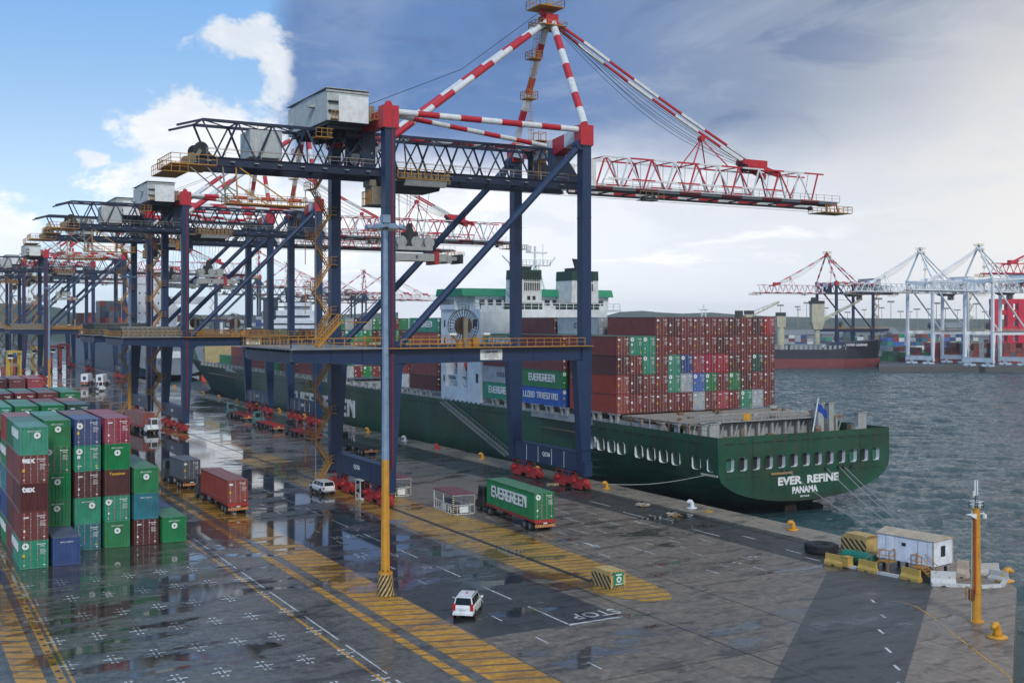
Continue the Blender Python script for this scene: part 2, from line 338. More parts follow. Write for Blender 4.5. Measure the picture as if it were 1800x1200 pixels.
# ================================================================ GROUND
WATER_Z = -2.8
def wet(name, base, var=None, paintcol=None, hatch=None, wetk=0.0, wear=.35, rough=.35):
    """rain-soaked paving: standing puddles, damp film, stains; optional worn paint with dark hatch stripes"""
    m, t, b = newmat(name)
    gp = t.N('ShaderNodeNewGeometry').outputs['Position']; px, py, pz = t.sep(gp)
    big = t.noise(t.comb(t.M('MULTIPLY', px, .05), t.M('MULTIPLY', py, .075)), 1, 5, .55, .3)
    med = t.noise(t.comb(t.M('MULTIPLY', px, .16), t.M('MULTIPLY', py, .42)), 1, 7, .62, .5)
    fin = t.noise(t.vmul(gp, (1, 1, 1)), 1.6, 7, .65)
    grain = t.noise(gp, 14, 3, .7)
    # low-lying lanes keep more water than the crane apron
    low = t.M('MULTIPLY', t.step(px, 60, 44), t.step(py, 66, 100))
    low = t.M('ADD', low, t.M('MULTIPLY', t.step(py, 120, 210), .9))
    pud = t.M('ADD', t.M('ADD', t.M('MULTIPLY', med, .55), t.M('MULTIPLY', big, .45)), t.M('ADD', t.M('MULTIPLY', low, .090), wetk-.006))
    pm = t.step(pud, .548, .572)
    damp = t.step(pud, .44, .56)
    c0 = base; c1 = var or tuple(x*1.5 for x in base[:3])+(1,)
    c0 = tuple(x*k_ for x, k_ in zip(c0[:3], (2.3, 2.08, 1.75)))+(1,); c1 = tuple(x*k_ for x, k_ in zip(c1[:3], (2.35, 2.1, 1.8)))+(1,)
    colr = t.mix(t.step(fin, .35, .7), c0, c1)
    stain = t.step(t.noise(t.comb(t.M('MULTIPLY', px, .11), t.M('MULTIPLY', py, .3)), 2.3, 7, .66, .8), .5, .64)
    colr = t.mix(t.M('MULTIPLY', stain, .68), colr, (base[0]*.42, base[1]*.4, base[2]*.38, 1))
    colr = t.mix(t.M('MULTIPLY', t.step(grain, .45, .75), .35), colr, c1)
    tyr = t.step(t.noise(t.comb(t.M('MULTIPLY', px, 1.7), t.M('MULTIPLY', py, .03)), 1, 4, .6), .55, .68)
    colr = t.mix(t.M('MULTIPLY', tyr, .3), colr, (base[0]*.5, base[1]*.5, base[2]*.5, 1))
    # slab joints
    for ax, per, wd in ((px, 7.3, .012), (py, 6.1, .012)):
        fr = t.M('ABSOLUTE', t.M('SUBTRACT', t.M('FRACT', t.M('DIVIDE', ax, per)), .5))
        colr = t.mix(t.M('MULTIPLY', t.step(fr, .49, .4985), .35), colr, (.02, .02, .02, 1))
    if paintcol:
        pc = t.mix(t.step(fin, .35, .65), paintcol, tuple(x*.62 for x in paintcol[:3])+(1,))
        rustn = t.step(t.noise(t.comb(t.M('MULTIPLY', px, .3), t.M('MULTIPLY', py, .8)), 1, 6, .65), .52, .72)
        pc = t.mix(t.M('MULTIPLY', rustn, .38), pc, (.07, .028, .008, 1))
        worn = t.step(t.noise(t.comb(t.M('MULTIPLY', px, 1.1), t.M('MULTIPLY', py, 2.6)), 1, 8, .7), .50, .66)
        k = t.M('SUBTRACT', 1, t.M('MULTIPLY', worn, wear), clamp=True)
        if hatch:
            ang, per, duty = hatch; s_ = t.M('ADD', t.M('MULTIPLY', px, math.sin(ang)), t.M('MULTIPLY', py, math.cos(ang)))
            s_ = t.M('ADD', s_, t.M('MULTIPLY', t.M('SUBTRACT', fin, .5), .22))
            fr = t.M('FRACT', t.M('DIVIDE', s_, per)); st = t.M('MULTIPLY', t.step(fr, 0, .04), t.step(fr, duty+.04, duty))
            k = t.M('MULTIPLY', k, t.M('SUBTRACT', 1, t.M('MULTIPLY', st, .82)))
        colr = t.mix(k, colr, pc)
    wetc = t.mix(t.M('MULTIPLY', damp, .22), colr, (.01, .01, .01, 1))
    wetc = t.mix(t.M('MULTIPLY', pm, .45), wetc, (.006, .008, .008, 1))
    t.l.new(wetc, b.inputs['Base Color'])
    dry = t.M('ADD', rough, t.M('MULTIPLY', fin, .25))
    r = t.M('SUBTRACT', dry, t.M('ADD', t.M('MULTIPLY', damp, .15), t.M('MULTIPLY', t.M('MINIMUM', low, 1), .10))); r = t.M('ADD', t.M('MULTIPLY', r, t.M('SUBTRACT', 1, pm)), t.M('MULTIPLY', pm, .035))
    t.l.new(r, b.inputs['Roughness'])
    bp = t.N('ShaderNodeBump'); bp.inputs['Strength'].default_value = .5; bp.inputs['Distance'].default_value = .02
    hgt = t.M('MULTIPLY', t.M('ADD', t.M('MULTIPLY', grain, .5), fin), t.M('SUBTRACT', 1, t.M('MULTIPLY', pm, .93)))
    t.l.new(hgt, bp.inputs['Height']); t.l.new(bp.outputs[0], b.inputs['Normal'])
    t.l.new(t.M('ADD', .42, t.M('MULTIPLY', pm, .5)), b.inputs['Specular IOR Level'])
    return m
G_CONC = wet('quay_concrete', (.060, .055, .050, 1), (.105, .096, .086, 1))
G_YARD = wet('yard_asphalt', (.040, .042, .042, 1), (.075, .077, .075, 1), wetk=.002, rough=.24)
G_ASPH = wet('fresh_asphalt', (.022, .026, .030, 1), (.038, .042, .046, 1), wetk=-.05)
G_LANE = wet('lane_asphalt', (.015, .018, .020, 1), (.030, .033, .034, 1), wetk=.008)
G_COPE = wet('cope_concrete', (.085, .080, .070, 1), (.15, .14, .125, 1), wetk=-.06)
G_PIER = wet('pier_concrete', (.075, .065, .058, 1), (.125, .11, .10, 1), wetk=-.045)
YB = (.66, .32, .03, 1)
P_HATCH = wet('yellow_hatch', (.045, .043, .04, 1), paintcol=YB, hatch=(math.atan2(.30, 1), 1.52, .22), wear=.42)
P_HATCH2 = wet('yellow_hatch_island', (.05, .045, .04, 1), paintcol=(.58, .31, .035, 1), hatch=(math.atan2(.16, 1), 1.25, .26), wear=.45)
P_HATCH3 = wet('yellow_hatch_left', (.045, .043, .04, 1), paintcol=YB, hatch=(math.atan2(.55, 1), 1.35, .24), wear=.3)
P_YEL = wet('yellow_line', (.045, .043, .04, 1), paintcol=YB, wear=.5)
P_WHITE = wet('white_line', (.05, .05, .05, 1), paintcol=(.75, .76, .74, 1), wear=.4)
def sheet(name, polys, z, mat, kind='structure'):
    mb = MB()
    for p in polys: mb.add([(x, y, z) for x, y in p], [tuple(range(len(p)))], mat)
    return tag(mb.obj(name), kind=kind)
def rect(x0, x1, y0, y1): return [(x0, y0), (x1, y0), (x1, y1), (x0, y1)]
# quay body: its edge turns away below the portable office
def cut(a, b, t): return (a[0]+(b[0]-a[0])*t, a[1]+(b[1]-a[1])*t)
outline = [(-900, -250), (-360, -250), (62.6, 45.4), (85.0, 61.2), (89.2, 66.3), (89.6, 70), (89.6, 1500), (-900, 1500)]
mb = MB(); mb.prism(outline, -6, 0, G_CONC); tag(mb.obj('quay_ground'), kind='structure')
sheet('yard_pavement', [rect(-300, 37.9, -60, 900)], .004, G_YARD)
sheet('lane_road', [rect(37.9, 50.3, 69.9, 900), rect(77.0, 84.3, 73, 560)], .004, G_LANE)
sheet('asphalt_road', [[(77.4, 73.0), (75.5, 73.4), (20, 29.5), (20, 20), (56.6, 48.6), (78.6, 64.6), (84.3, 68.5), (84.3, 73)]], .008, G_ASPH)
sheet('pier_pavement', [[(56.7, 48.6), (54.0, 38.5), (62.5, 45.3), (84.9, 61.2), (89.1, 66.4), (89.5, 70), (84.4, 68.4), (78.7, 64.6)]], .004, G_PIER)
cm = MB(); cm.add([(84.5, 68.6, .006), (89.5, 70.4, .006), (89.5, 900, .006), (84.5, 900, .006)], [(0, 1, 2, 3)], G_COPE)
cm.box(84.35, 84.55, 76, 900, 0, .11, G_COPE); tag(cm.obj('cope_pavement'), kind='structure')
# painted bands
sheet('yellow_band_markings', [rect(34.0, 37.75, -20, 560), rect(32.3, 33.05, -20, 560)], .010, P_HATCH)
isl = [(51.5, 560), (51.5, 86)] + [(55.6-4.1*math.cos(rad(a_)), 80-8.0*math.sin(rad(a_))) for a_ in (-40, 0, 25, 45, 60, 75, 90, 105, 120, 140, 160, 180)] + [(59.9, 92), (60.2, 105), (58.2, 135), (57.6, 560)]
isl = [(51.5, 560), (51.5, 92), (51.9, 83), (52.4, 79), (52.9, 76.4), (53.6, 74.4), (54.4, 73.0), (55.3, 72.3), (56.2, 72.1), (57.0, 72.4), (57.7, 73.2), (58.3, 74.8), (58.8, 77.2), (59.2, 80.5), (59.7, 90), (60.3, 105), (58.4, 135), (57.6, 560)]
sheet('joint_markings', [rect(52.2, 52.32, 40, 79), rect(60.9, 60.98, 60, 300), rect(-40, 90, 58.0, 58.06)], .018, G_LANE)
sheet('rail_island_markings', [isl], .010, P_HATCH2)
sheet('left_hatch_markings', [rect(7.5, 9.22, -30, 300)], .010, P_HATCH3)
sheet('yellow_line_markings', [rect(9.85, 10.38, -30, 300), rect(10.62, 10.82, -30, 300), rect(27.85, 28.12, -20, 400), rect(51.2, 51.42, 95, 500)] +
      [[(70+i*0, 50) for i in ()] or [(cx, cy_), (cx+.14, cy_-.05), (cx2+.14, cy2-.05), (cx2, cy2)] for (cx, cy_), (cx2, cy2) in zip([(72.0, 63.6), (72.7, 62.6), (72.6, 61.2), (71.2, 58.6), (67.4, 52.6), (63.6, 46.4)], [(72.7, 62.6), (72.6, 61.2), (71.2, 58.6), (67.4, 52.6), (63.6, 46.4), (62.4, 45.3)])], .012, P_YEL)
sq = []
for i in range(60):
    y = 60 + i*1.62; sq.append(rect(9.98, 10.28, y, y+.42))
sheet('dark_square_markings', sq, .016, G_LANE)
wl = []
for i in range(70):                                   # dashed lane lines
    y = 69.9 + i*9.0
    if i: wl.append(rect(45.33, 45.5, y-4.4+4, y+.4+4))
    wl.append(rect(41.46, 41.6, 60+i*6.6, 61.7+i*6.6))
wl += [rect(45.35, 45.55, 69.9, 75.9), rect(45.35, 50.35, 69.7, 70.05)]
y = 40
while y < 300: wl.append(rect(28.72, 28.86, y, y+7.2)); y += 8.6
for x, y in ((62.4, 94.5), (64.2, 99), (66, 104), (68.5, 98), (71.5, 98.5), (74, 96.5), (66.5, 87), (70, 84), (72, 90), (63.4, 82), (61.8, 88), (73, 80.5), (69, 79), (66.4, 77.5), (75.2, 89), (71, 76.3)):
    for k in range(3): wl.append(rect(x, x+.12, y+k*11.5, y+k*11.5+1.9))
for x, y in ((79.2, 100.5), (78, 91), (77.7, 103.5), (80.2, 88), (78.7, 112), (79.2, 80.5), (78.3, 77), (75.4, 98), (72.5, 101), (69.5, 104)): wl.append(rect(x, x+.15, y, y+(4.4 if y > 90 else 2)))
for x, y in ((64.2, 57.1), (67.7, 60.0), (61.0, 53.6), (58.4, 50.6), (55.8, 48.0), (70.6, 63.6)): wl.append([(x, y), (x+.17, y-.1), (x+.75, y+.9), (x+.58, y+1.0)])
# lane arrows
for x, y in ((44.0, 98.2), (40.7, 98.6), (63.6, 92.4)):
    wl.append(rect(x-.08, x+.08, y, y+2.4)); wl.append([(x-.42, y+1.0), (x, y-.5), (x+.42, y+1.0)])
sheet('white_line_markings', wl, .014, P_WHITE)
for s_, x, y, sz, rz, sx in (('STOP', 48.9, 71.55, 2.15, math.pi, .82), ('30 KM', 43.2, 109.3, 1.75, 0, .72), ('30', 44.3, 92.2, 1.3, 0, .8), ('32', 74.2, 81.6, 1.1, 2.2, 1), ('34', 71.0, 80.2, 1.1, 2.2, 1), ('36', 81.0, 76.2, 1.1, 2.2, 1)):
    o = link('road_lettering_markings', text(s_, sz, P_WHITE, .015, .001, sx), None, (x, y, .016), (0, 0, rz)); tag(o, kind='structure')
# container slot marks: cross bars with four twist-lock dots
mb = MB()
for s_ in (-1, 1):
    mb.add([(s_*.16-.06, -.3, 0), (s_*.16+.06, -.3, 0), (s_*.16+.06, .3, 0), (s_*.16-.06, .3, 0)], [(0, 1, 2, 3)], P_WHITE)
    mb.add([(s_*.40-.25, -.09, 0), (s_*.40+.25, -.09, 0), (s_*.40+.25, .09, 0), (s_*.40-.25, .09, 0)], [(0, 1, 2, 3)], P_WHITE)
    for q in (-1, 1): mb.add([(s_*.17-.09, q*.85-.15, 0), (s_*.17+.09, q*.85-.15, 0), (s_*.17+.09, q*.85+.15, 0), (s_*.17-.09, q*.85+.15, 0)], [(0, 1, 2, 3)], P_WHITE)
slot = mb.mesh('slot_markings')
for i in range(7):
    for j in range(8):
        o = link('slot_markings', slot, None, (10.95+i*2.845+random.uniform(-.03, .03), 71.2-6.2*2+j*6.18, .013)); tag(o, kind='structure')
# crane rails set in grooves
for x in (54.6, 83.2):
    mb = MB(); mb.box(x-.3, x+.3, 80.5 if x < 60 else 78, 700, .012, .016, G_LANE); mb.box(x-.05, x+.05, 80.5 if x < 60 else 78, 700, .016, .05, paint('rail_steel', (.10, .07, .05, 1), .3, .7))
    tag(mb.obj('crane_rail_markings'), kind='structure')
# ================================================================ WATER
m, t, b = newmat('harbour_water')
gp = t.N('ShaderNodeNewGeometry').outputs['Position']; px, py, pz = t.sep(gp)
rx = t.M('ADD', t.M('MULTIPLY', px, .55), t.M('MULTIPLY', py, .83)); ry = t.M('SUBTRACT', t.M('MULTIPLY', px, .83), t.M('MULTIPLY', py, .55))
n1 = t.noise(t.comb(t.M('MULTIPLY', rx, .34), t.M('MULTIPLY', ry, .12)), 1, 6, .62, .5)
n2 = t.noise(t.comb(t.M('MULTIPLY', rx, .09), t.M('MULTIPLY', ry, .04)), 1, 3, .5)
n3 = t.noise(t.comb(t.M('MULTIPLY', rx, 1.3), t.M('MULTIPLY', ry, .5)), 1, 6, .7, .6)
h = t.M('ADD', t.M('ADD', t.M('MULTIPLY', n1, 1.0), t.M('MULTIPLY', n2, 1.2)), t.M('MULTIPLY', n3, .42))
bp = t.N('ShaderNodeBump'); bp.inputs['Strength'].default_value = 1; bp.inputs['Distance'].default_value = .8
t.l.new(h, bp.inputs['Height']); t.l.new(bp.outputs[0], b.inputs['Normal'])
wcol = t.mix(t.step(n2, .4, .6), (.026, .066, .074, 1), (.038, .084, .092, 1))
cap = t.M('MULTIPLY', t.step(n3, .60, .68), t.step(n1, .55, .62))
t.l.new(t.mix(cap, wcol, (.6, .65, .65, 1)), b.inputs['Base Color']); t.l.new(t.M('ADD', .06, t.M('MULTIPLY', cap, .5)), b.inputs['Roughness'])
b.inputs['IOR'].default_value = 1.33; b.inputs['Specular IOR Level'].default_value = .42
WM = m
mb = MB(); WP = WATER_Z-.45; mb.add([(-2200, -900, WP), (3600, -900, WP), (3600, 3700, WP), (-2200, 3700, WP)], [(0, 1, 2, 3)], WM)
tag(mb.obj('harbour_water'), kind='structure')
import numpy as np
rg = np.random.RandomState(3)
def swell(name, x0, x1, y0, y1, st, amp, lmin, lmax, seed):
    nx, ny = int((x1-x0)/st)+1, int((y1-y0)/st)+1
    X, Y = np.meshgrid(np.linspace(x0, x1, nx), np.linspace(y0, y1, ny)); Z = np.zeros_like(X)
    r = np.random.RandomState(seed)
    for k in range(34):
        L = lmin*(lmax/lmin)**(r.rand()**1.3); th = math.radians(28+r.randn()*24); ph = r.rand()*6.28
        a = (X*math.sin(th)+Y*math.cos(th))*2*math.pi/L+ph+.6*np.sin((X*math.cos(th)-Y*math.sin(th))*2*math.pi/(L*5)+ph*3)
        Z += (1-np.abs(np.sin(a/2))*2+.27)*.016*L**.82
    Z *= amp
    e = np.minimum.reduce([(X-x0), (x1-X), (Y-y0), (y1-Y)]); f_ = np.clip(e/14, 0, 1); Z = (Z+.45)*f_+.01*(1-f_)+WP
    co = np.stack([X, Y, Z], -1).reshape(-1, 3).astype(np.float32)
    me = bpy.data.meshes.new(name); me.vertices.add(len(co)); me.vertices.foreach_set('co', co.ravel())
    idx = np.arange(nx*ny).reshape(ny, nx); q = np.stack([idx[:-1, :-1], idx[:-1, 1:], idx[1:, 1:], idx[1:, :-1]], -1).reshape(-1, 4)
    me.loops.add(q.size); me.loops.foreach_set('vertex_index', q.ravel().astype(np.int32)); me.polygons.add(len(q)); me.polygons.foreach_set('loop_start', (np.arange(len(q))*4).astype(np.int32)); me.polygons.foreach_set('use_smooth', np.ones(len(q), bool))
    me.materials.append(WM); me.update(calc_edges=True); tag(link(name, me), kind='structure')
swell('harbour_water_waves', 84, 500, -40, 560, .75, .62, 1.9, 11, 4)
# ================================================================ QUAY CRANES
# local frame: x towards the water (rails at -14 and +14.2), y along the quay, origin between the legs
XL, XW, YL = -14.45, 14.2, 9.1
RW = [RED, WHT]; DRED = paint('trunk_red', (.16, .012, .025, 1), .5, dirt=.3)
SIGNW = paint('sign_white', (.72, .74, .70, 1), .5, dirt=.05)
def wheelset(y0, name='bogie'):
    mb = MB()                                        # equaliser beams over four wheel trucks
    mb.prismX([(-3.9, .95), (-3.4, 1.55), (-1.2, 1.35), (-.9, 1.9), (.9, 1.9), (1.2, 1.35), (3.4, 1.55), (3.9, .95), (3.6, .55), (-3.6, .55)], -.38, .38, BOG)
    for s_ in (-1, 1):
        mb.box(-.55, .55, s_*2.1-1.5, s_*2.1+1.5, .62, .95, BOG); mb.box(-.62, -.42, s_*2.1-1.2, s_*2.1+1.2, .15, .8, BOG); mb.box(.42, .62, s_*2.1-1.2, s_*2.1+1.2, .15, .8, BOG)
        mb.disc((-.72, s_*2.1+.5, 1.15), .28, (1, 0, 0), .5, BOG, 10); mb.disc((.72, s_*2.1-.5, 1.15), .28, (1, 0, 0), .5, BOG, 10)
        mb.box(-.3, .3, s_*3.9-.25, s_*3.9+.25, .35, 1.05, BOG); mb.disc((0, s_*4.3, .75), .24, (0, 1, 0), .5, BOG, 10)
    mb.rail([(-.5, -3.2, 1.5), (-.5, 3.2, 1.5)], .75, BOG, 1.6, .035, False)
    return mb.mesh(name)
_w = MB(); _w.disc((0, 0, 0), .33, (1, 0, 0), .62, DARK, 14); _w.disc((0, 0, 0), .14, (1, 0, 0), .8, BOG, 8); WHEEL = _w.mesh('wheel')
BOGM = wheelset(0)
def chordz(x): return 41.7
def build_crane(detail, label, number=None):
    R_ = thing('gantry_crane', (69, 133.4, 0), label, 'gantry crane', 'gantry cranes along the quay')
    # legs with red heads
    for sx, X in ((-1, XL), (1, XW)):
        for sy in (-1, 1):
            Y = sy*YL; mb = MB(); iw = .68
            inn = X - sx*0
            # below the portal the leg is wider towards the middle and tapers to the sill
            a_ = (X-.62, X+.62, Y-.6, Y+.6); b_ = (X-.75-(.9 if sx > 0 else 0), X+.75+(.9 if sx < 0 else 0), Y-.68, Y+.68)
            mb.frus(a_, b_, 2.3, 17.4, BLUE); mb.box(X-.78, X+.78, Y-.72, Y+.72, 17.4, 19.6, BLUE)
            mb.box(X-iw, X+iw, Y-iw, Y+iw, 19.6, 46.2, BLUE)
            for z in (5.4, 17.35, 19.65, 28, 36.5): mb.box(X-iw-.06, X+iw+.06, Y-iw-.06, Y+iw+.06, z, z+.07, BLUE)
            lg = mb.obj('leg', R_)
            mb = MB(); mb.box(X-.98-(.0 if sx < 0 else .1), X+.98+(.1 if sx < 0 else 0), Y-.8, Y+.8, 46.2, 48.9, RED); mb.box(X-.8, X+.8, Y-.82, Y+.82, 46.05, 46.22, DARK)
            mb.prismY([(X-.5, 48.9), (X+.5, 48.9), (X+.25, 49.5), (X-.25, 49.5)], Y-.3, Y+.3, RED); mb.obj('leg_cap', lg)
    # cable trunk on the near landside leg
    mb = MB(); Yn = -YL-.74; mb.path([(XL+.25, Yn, 48.5), (XL+.25, Yn, 5.2), (XL+.25, Yn, 4.6), (XL-.15, Yn, 4.4), (XL-.15, Yn, 1.2)], .07, DRED, 8); mb.box(XL+.1, XL+.4, Yn, Yn+.1, 5, 48, DRED); mb.obj('cable_trunk', R_)
    # sills
    for X in (XL, XW):
        mb = MB(); mb.box(X-.58, X+.58, -YL+.6, YL-.6, 2.5, 5.0, BLUE); mb.box(X-.62, X+.62, -YL-1.0, -YL-.6, 1.9, 3.9, BLUE); mb.box(X-.62, X+.62, YL+.6, YL+1.0, 1.9, 3.9, BLUE)
        mb.box(X-.7, X+.7, -YL+.6, YL-.6, 4.98, 5.05, BLUE)
        for y in (-5, -1.8, 1.8, 5): mb.box(X-.6, X-.56, y-.04, y+.04, 2.6, 4.9, SIGNW if X > 0 else BLUE)
        sill = mb.obj('sill_beam', R_)
        if number: link('lettering', text(number, .78, LET, .03, .01, 1.05), sill, (X-.61, -.4, 3.9), FX)
        for sy in (-1, 1):
            bg_ = link('bogie', BOGM, R_, (X, sy*6.0 - (.6*sy if 0 else 0), 0))
            for k in (-2.95, -1.3, 1.3, 2.95): link('wheel', WHEEL, bg_, (0, k, .35))
            mb = MB(); mb.frus((X-.5, X+.5, sy*6-.6, sy*6+.6), (X-.55, X+.55, sy*6-1.1, sy*6+1.1), 1.7, 2.55, BLUE); mb.obj('bogie_hinge', R_)
    # portal beams, extended landward to carry the hatch platform
    for sy in (-1, 1):
        Y = sy*YL; mb = MB()
        mb.box(XL+.78, XW-.78, Y-.55, Y+.55, 17.5, 19.3, BLUE)
        for s_, X in ((1, XL+.78), (-1, XW-.78)):
            if s_ > 0: mb.prismY([(X, 16.0), (X+1.6, 17.5), (X, 17.5)], Y-.4, Y+.4, BLUE)
        mb.prismY([(XL-.78, 17.3), (XL-.78, 19.3), (-26.8, 19.3), (-26.8, 17.9)], Y-.5, Y+.5, BLUE)
        for x in (-22, -18, -6, 0, 6): mb.box(x-.05, x+.05, Y-.6, Y+.6, 17.5, 19.34, BLUE)
        pb = mb.obj('portal_beam', R_)
        if sy < 0:
            mb = MB(); mb.box(-2.0, 1.2, Y-.62, Y-.57, 17.75, 19.1, SIGNW); sg = mb.obj('name_board', R_)
            link('lettering', text('LIEBHERR', .42, LETB, .03, .006, 1.1), sg, (-.4, Y-.64, 18.75), FY)
            for k, s_ in enumerate(('CONTAINER CRANES', 'SAFE WORKING LOAD', 'DURBAN')): link('lettering', text(s_, .2, LETB, .01, .004), sg, (-.4, Y-.64, 18.4-.26*k), FY)
    mb = MB()
    for x in (-26.5, -20.3, -15.2): mb.box(x-.3, x+.3, -YL+.5, YL-.5, 17.7, 19.2, DBLUE)
    mb.box(-27.3, XL-.8, -YL-1.2, YL+1.0, 19.32, 19.5, GREY); mb.box(XL-.8, XW+.5, -YL-1.6, -YL+.5, 19.32, 19.42, YEL); mb.box(XL-.8, XW+.5, YL-.5, YL+1.3, 19.32, 19.42, YEL)
    for k in range(14): mb.box(-27.1, XL-.9, -YL+1+k*1.25, -YL+1.15+k*1.25, 19.0, 19.32, DARK)
    mb.obj('hatch_platform', R_)
    mb = MB()
    mb.rail([(XL-.9, -YL-1.15, 19.5), (-27.2, -YL-1.15, 19.5), (-27.2, YL+.95, 19.5), (XL-.9, YL+.95, 19.5)], 1.15, YEL, 1.25, .045)
    mb.rail([(XL+1.0, -YL-1.55, 19.42), (XW-.9, -YL-1.55, 19.42)], 1.05, YEL, 1.3, .035); mb.rail([(XL+1.0, YL+1.25, 19.42), (XW-.9, YL+1.25, 19.42)], 1.05, YEL, 1.3, .035)
    mb.obj('platform_railing', R_)
    # diagonals
    for sy in (-1, 1):
        Y = sy*YL; mb = MB(); mb.tube((XL+1.3, Y, 19.6), (XW-.9, Y, 46.0), .48, BLUE, 12); mb.box(XL+.7, XL+2.2, Y-.35, Y+.35, 19.3, 20.2, BLUE); mb.disc((XW-.9, Y, 46.2), .7, (0, 1, 0), 1.2, BLUE, 14); mb.obj('diagonal_brace', R_)
    # cross beams between the leg heads
    mb = MB(); k = 8
    prof = [(-YL+.8, 46.9, 48.6), (-5.6, 46.3, 48.2), (-2.6, 45.6, 47.9), (0, 45.6, 47.9), (2.6, 45.6, 47.9), (5.6, 46.3, 48.2), (YL-.8, 46.9, 48.6)]
    for i, ((ya, la, ha), (yb, lb, hb)) in enumerate(zip(prof, prof[1:])):
        mb.prismX([(ya, la), (yb, lb), (yb, hb), (ya, ha)], XW-.95, XW+.85, [WHT, RED, WHT, WHT, RED, WHT][i])
    mb.obj('waterside_cross_beam', R_)
    mb = MB(); mb.box(XL-.8, XL+.8, -YL+.8, YL-.8, 46.6, 48.4, RED)
    for i in range(4): mb.box(XL-.82, XL+.82, -7+i*4.2, -5.4+i*4.2, 46.58, 48.42, RED)
    mb.obj('landside_cross_beam', R_)
    # striped ties
    for i, (p, q, st) in enumerate((((XL+.9, -YL, 48.3), (XW-.9, -YL, 48.3), 1), ((XL+.9, -YL+.5, 48.0), (XW-1.2, -1.2, 47.2), 1), ((XL+.9, YL, 48.3), (XW-.9, YL, 48.3), 1), ((XL+.9, YL-.5, 48.0), (XW-1.2, 1.2, 47.2), 1))):
        mb = MB(); mb.striped(p, q, .33 if i % 2 else .40, RW, 3.05, 12, st); mb.obj('head_tie', R_)
    # mast: two legs, two back stays, head with platform
    AZ = 64.6
    for sy in (-1, 1):
        mb = MB(); mb.striped((XW, sy*YL, 49.2), (XW+.2, sy*.9, AZ), .52, RW, 2.6, 14, 1); mb.obj('mast_leg', R_)
        mb = MB(); mb.striped((XL+.3, sy*2.6, 43.9), (XW-.6, sy*.75, AZ+.2), .42, RW, 4.0, 12, 1); mb.disc((XL+.3, sy*2.6, 43.9), .8, (0, 1, 0), .5, WHT, 14); mb.obj('back_stay', R_)
    mb = MB(); mb.box(XW-.9, XW+.9, -1.3, 1.3, AZ-.3, AZ+1.2, RED)
    for k in range(4): mb.box(XW-1.0, XW-.9, -1.2+k*.7, -1.0+k*.7, AZ-.2, AZ+1.1, ORG)
    mb.disc((XW-1.2, -.4, AZ+1.5), .55, (0, 1, 0), .3, RED, 14); mb.disc((XW+1.1, .4, AZ+.9), .7, (0, 1, 0), .3, RED, 14); mb.box(XW-.35, XW+.35, -.35, .35, AZ+1.2, AZ+3, YEL); mb.obj('mast_head', R_)
    mb = MB(); mb.box(XW-2.1, XW+1.9, -1.9, 1.9, AZ-.5, AZ-.38, YEL); mb.rail([(XW-2.1, -1.9, AZ-.38), (XW+1.9, -1.9, AZ-.38), (XW+1.9, 1.9, AZ-.38), (XW-2.1, 1.9, AZ-.38), (XW-2.1, -1.9, AZ-.38)], .5, YEL, 1.0, .03, False)
    mb.box(XW-2.8, XW+1.2, -2.4, 1.4, AZ+1.9, AZ+2.02, YEL); mb.rail([(XW-2.8, -2.4, AZ+2.02), (XW+1.2, -2.4, AZ+2.02), (XW+1.2, 1.4, AZ+2.02), (XW-2.8, 1.4, AZ+2.02), (XW-2.8, -2.4, AZ+2.02)], 1.1, YEL, .9, .03)
    mb.obj('mast_platform', R_)
    # caged ladder up the mast in three flights with landings
    mb = MB(); pts = [(XW-1.6, 1.5, 48.4), (XW-1.3, 2.6, 54.4), (XW-.9, 1.9, 60), (XW-.7, 1.3, 64.2)]
    for (a_, b_) in zip(pts, pts[1:]):
        a_ = Vector(a_); b_ = Vector(b_)
        for dy in (-.28, .28): mb.bar(a_+Vector((0, dy, 0)), b_+Vector((0, dy, 0)), .05, .05, YEL)
        n = int((b_-a_).length/.45)
        for i in range(n):
            q = a_.lerp(b_, i/n); mb.bar(q+Vector((0, -.28, 0)), q+Vector((0, .28, 0)), .04, .04, YEL)
            if i % 3 == 0:
                for u_, v_ in (((-.0, -.33), (-.55, -.33)), ((-.55, -.33), (-.55, .33)), ((-.55, .33), (0, .33))): mb.bar(q+Vector((u_[0], u_[1], 0)), q+Vector((v_[0], v_[1], 0)), .04, .04, YEL)
        for dy in (-.3, .3): mb.bar(a_+Vector((-.55, dy, 0)), b_+Vector((-.55, dy, 0)), .04, .04, YEL)
        mb.box(b_.x-1.2, b_.x+.6, b_.y-.9, b_.y+.9, b_.z-.1, b_.z, YEL)
        mb.rail([(b_.x-1.2, b_.y-.9, b_.z), (b_.x+.6, b_.y-.9, b_.z), (b_.x+.6, b_.y+.9, b_.z), (b_.x-1.2, b_.y+.9, b_.z), (b_.x-1.2, b_.y-.9, b_.z)], 1.0, YEL, .6, .03)
    mb.box(XW-2.4, XW-.9, -1.2, .6, 47.9, 48.0, YEL)
    for x, y in ((XW-2.2, -1), (XW-1, -1), (XW-2.2, .4), (XW-1, .4)): mb.bar((x, y, 42), (x, y, 49.2), .09, .09, YEL)
    for z in (43.5, 45, 46.5, 48, 49.1):
        for p, q in (((-2.2, -1), (-1, -1)), ((-1, -1), (-1, .4)), ((-1, .4), (-2.2, .4)), ((-2.2, .4), (-2.2, -1))): mb.bar((XW+p[0], p[1], z), (XW+q[0], q[1], z), .07, .07, YEL)
    mb.obj('mast_ladder', R_)
    # girder between rear end and hinge
    XR, XH = -36.2, 18.3; ZB, ZT = 41.7, 46.6; YB_, YT = 2.75, 2.1
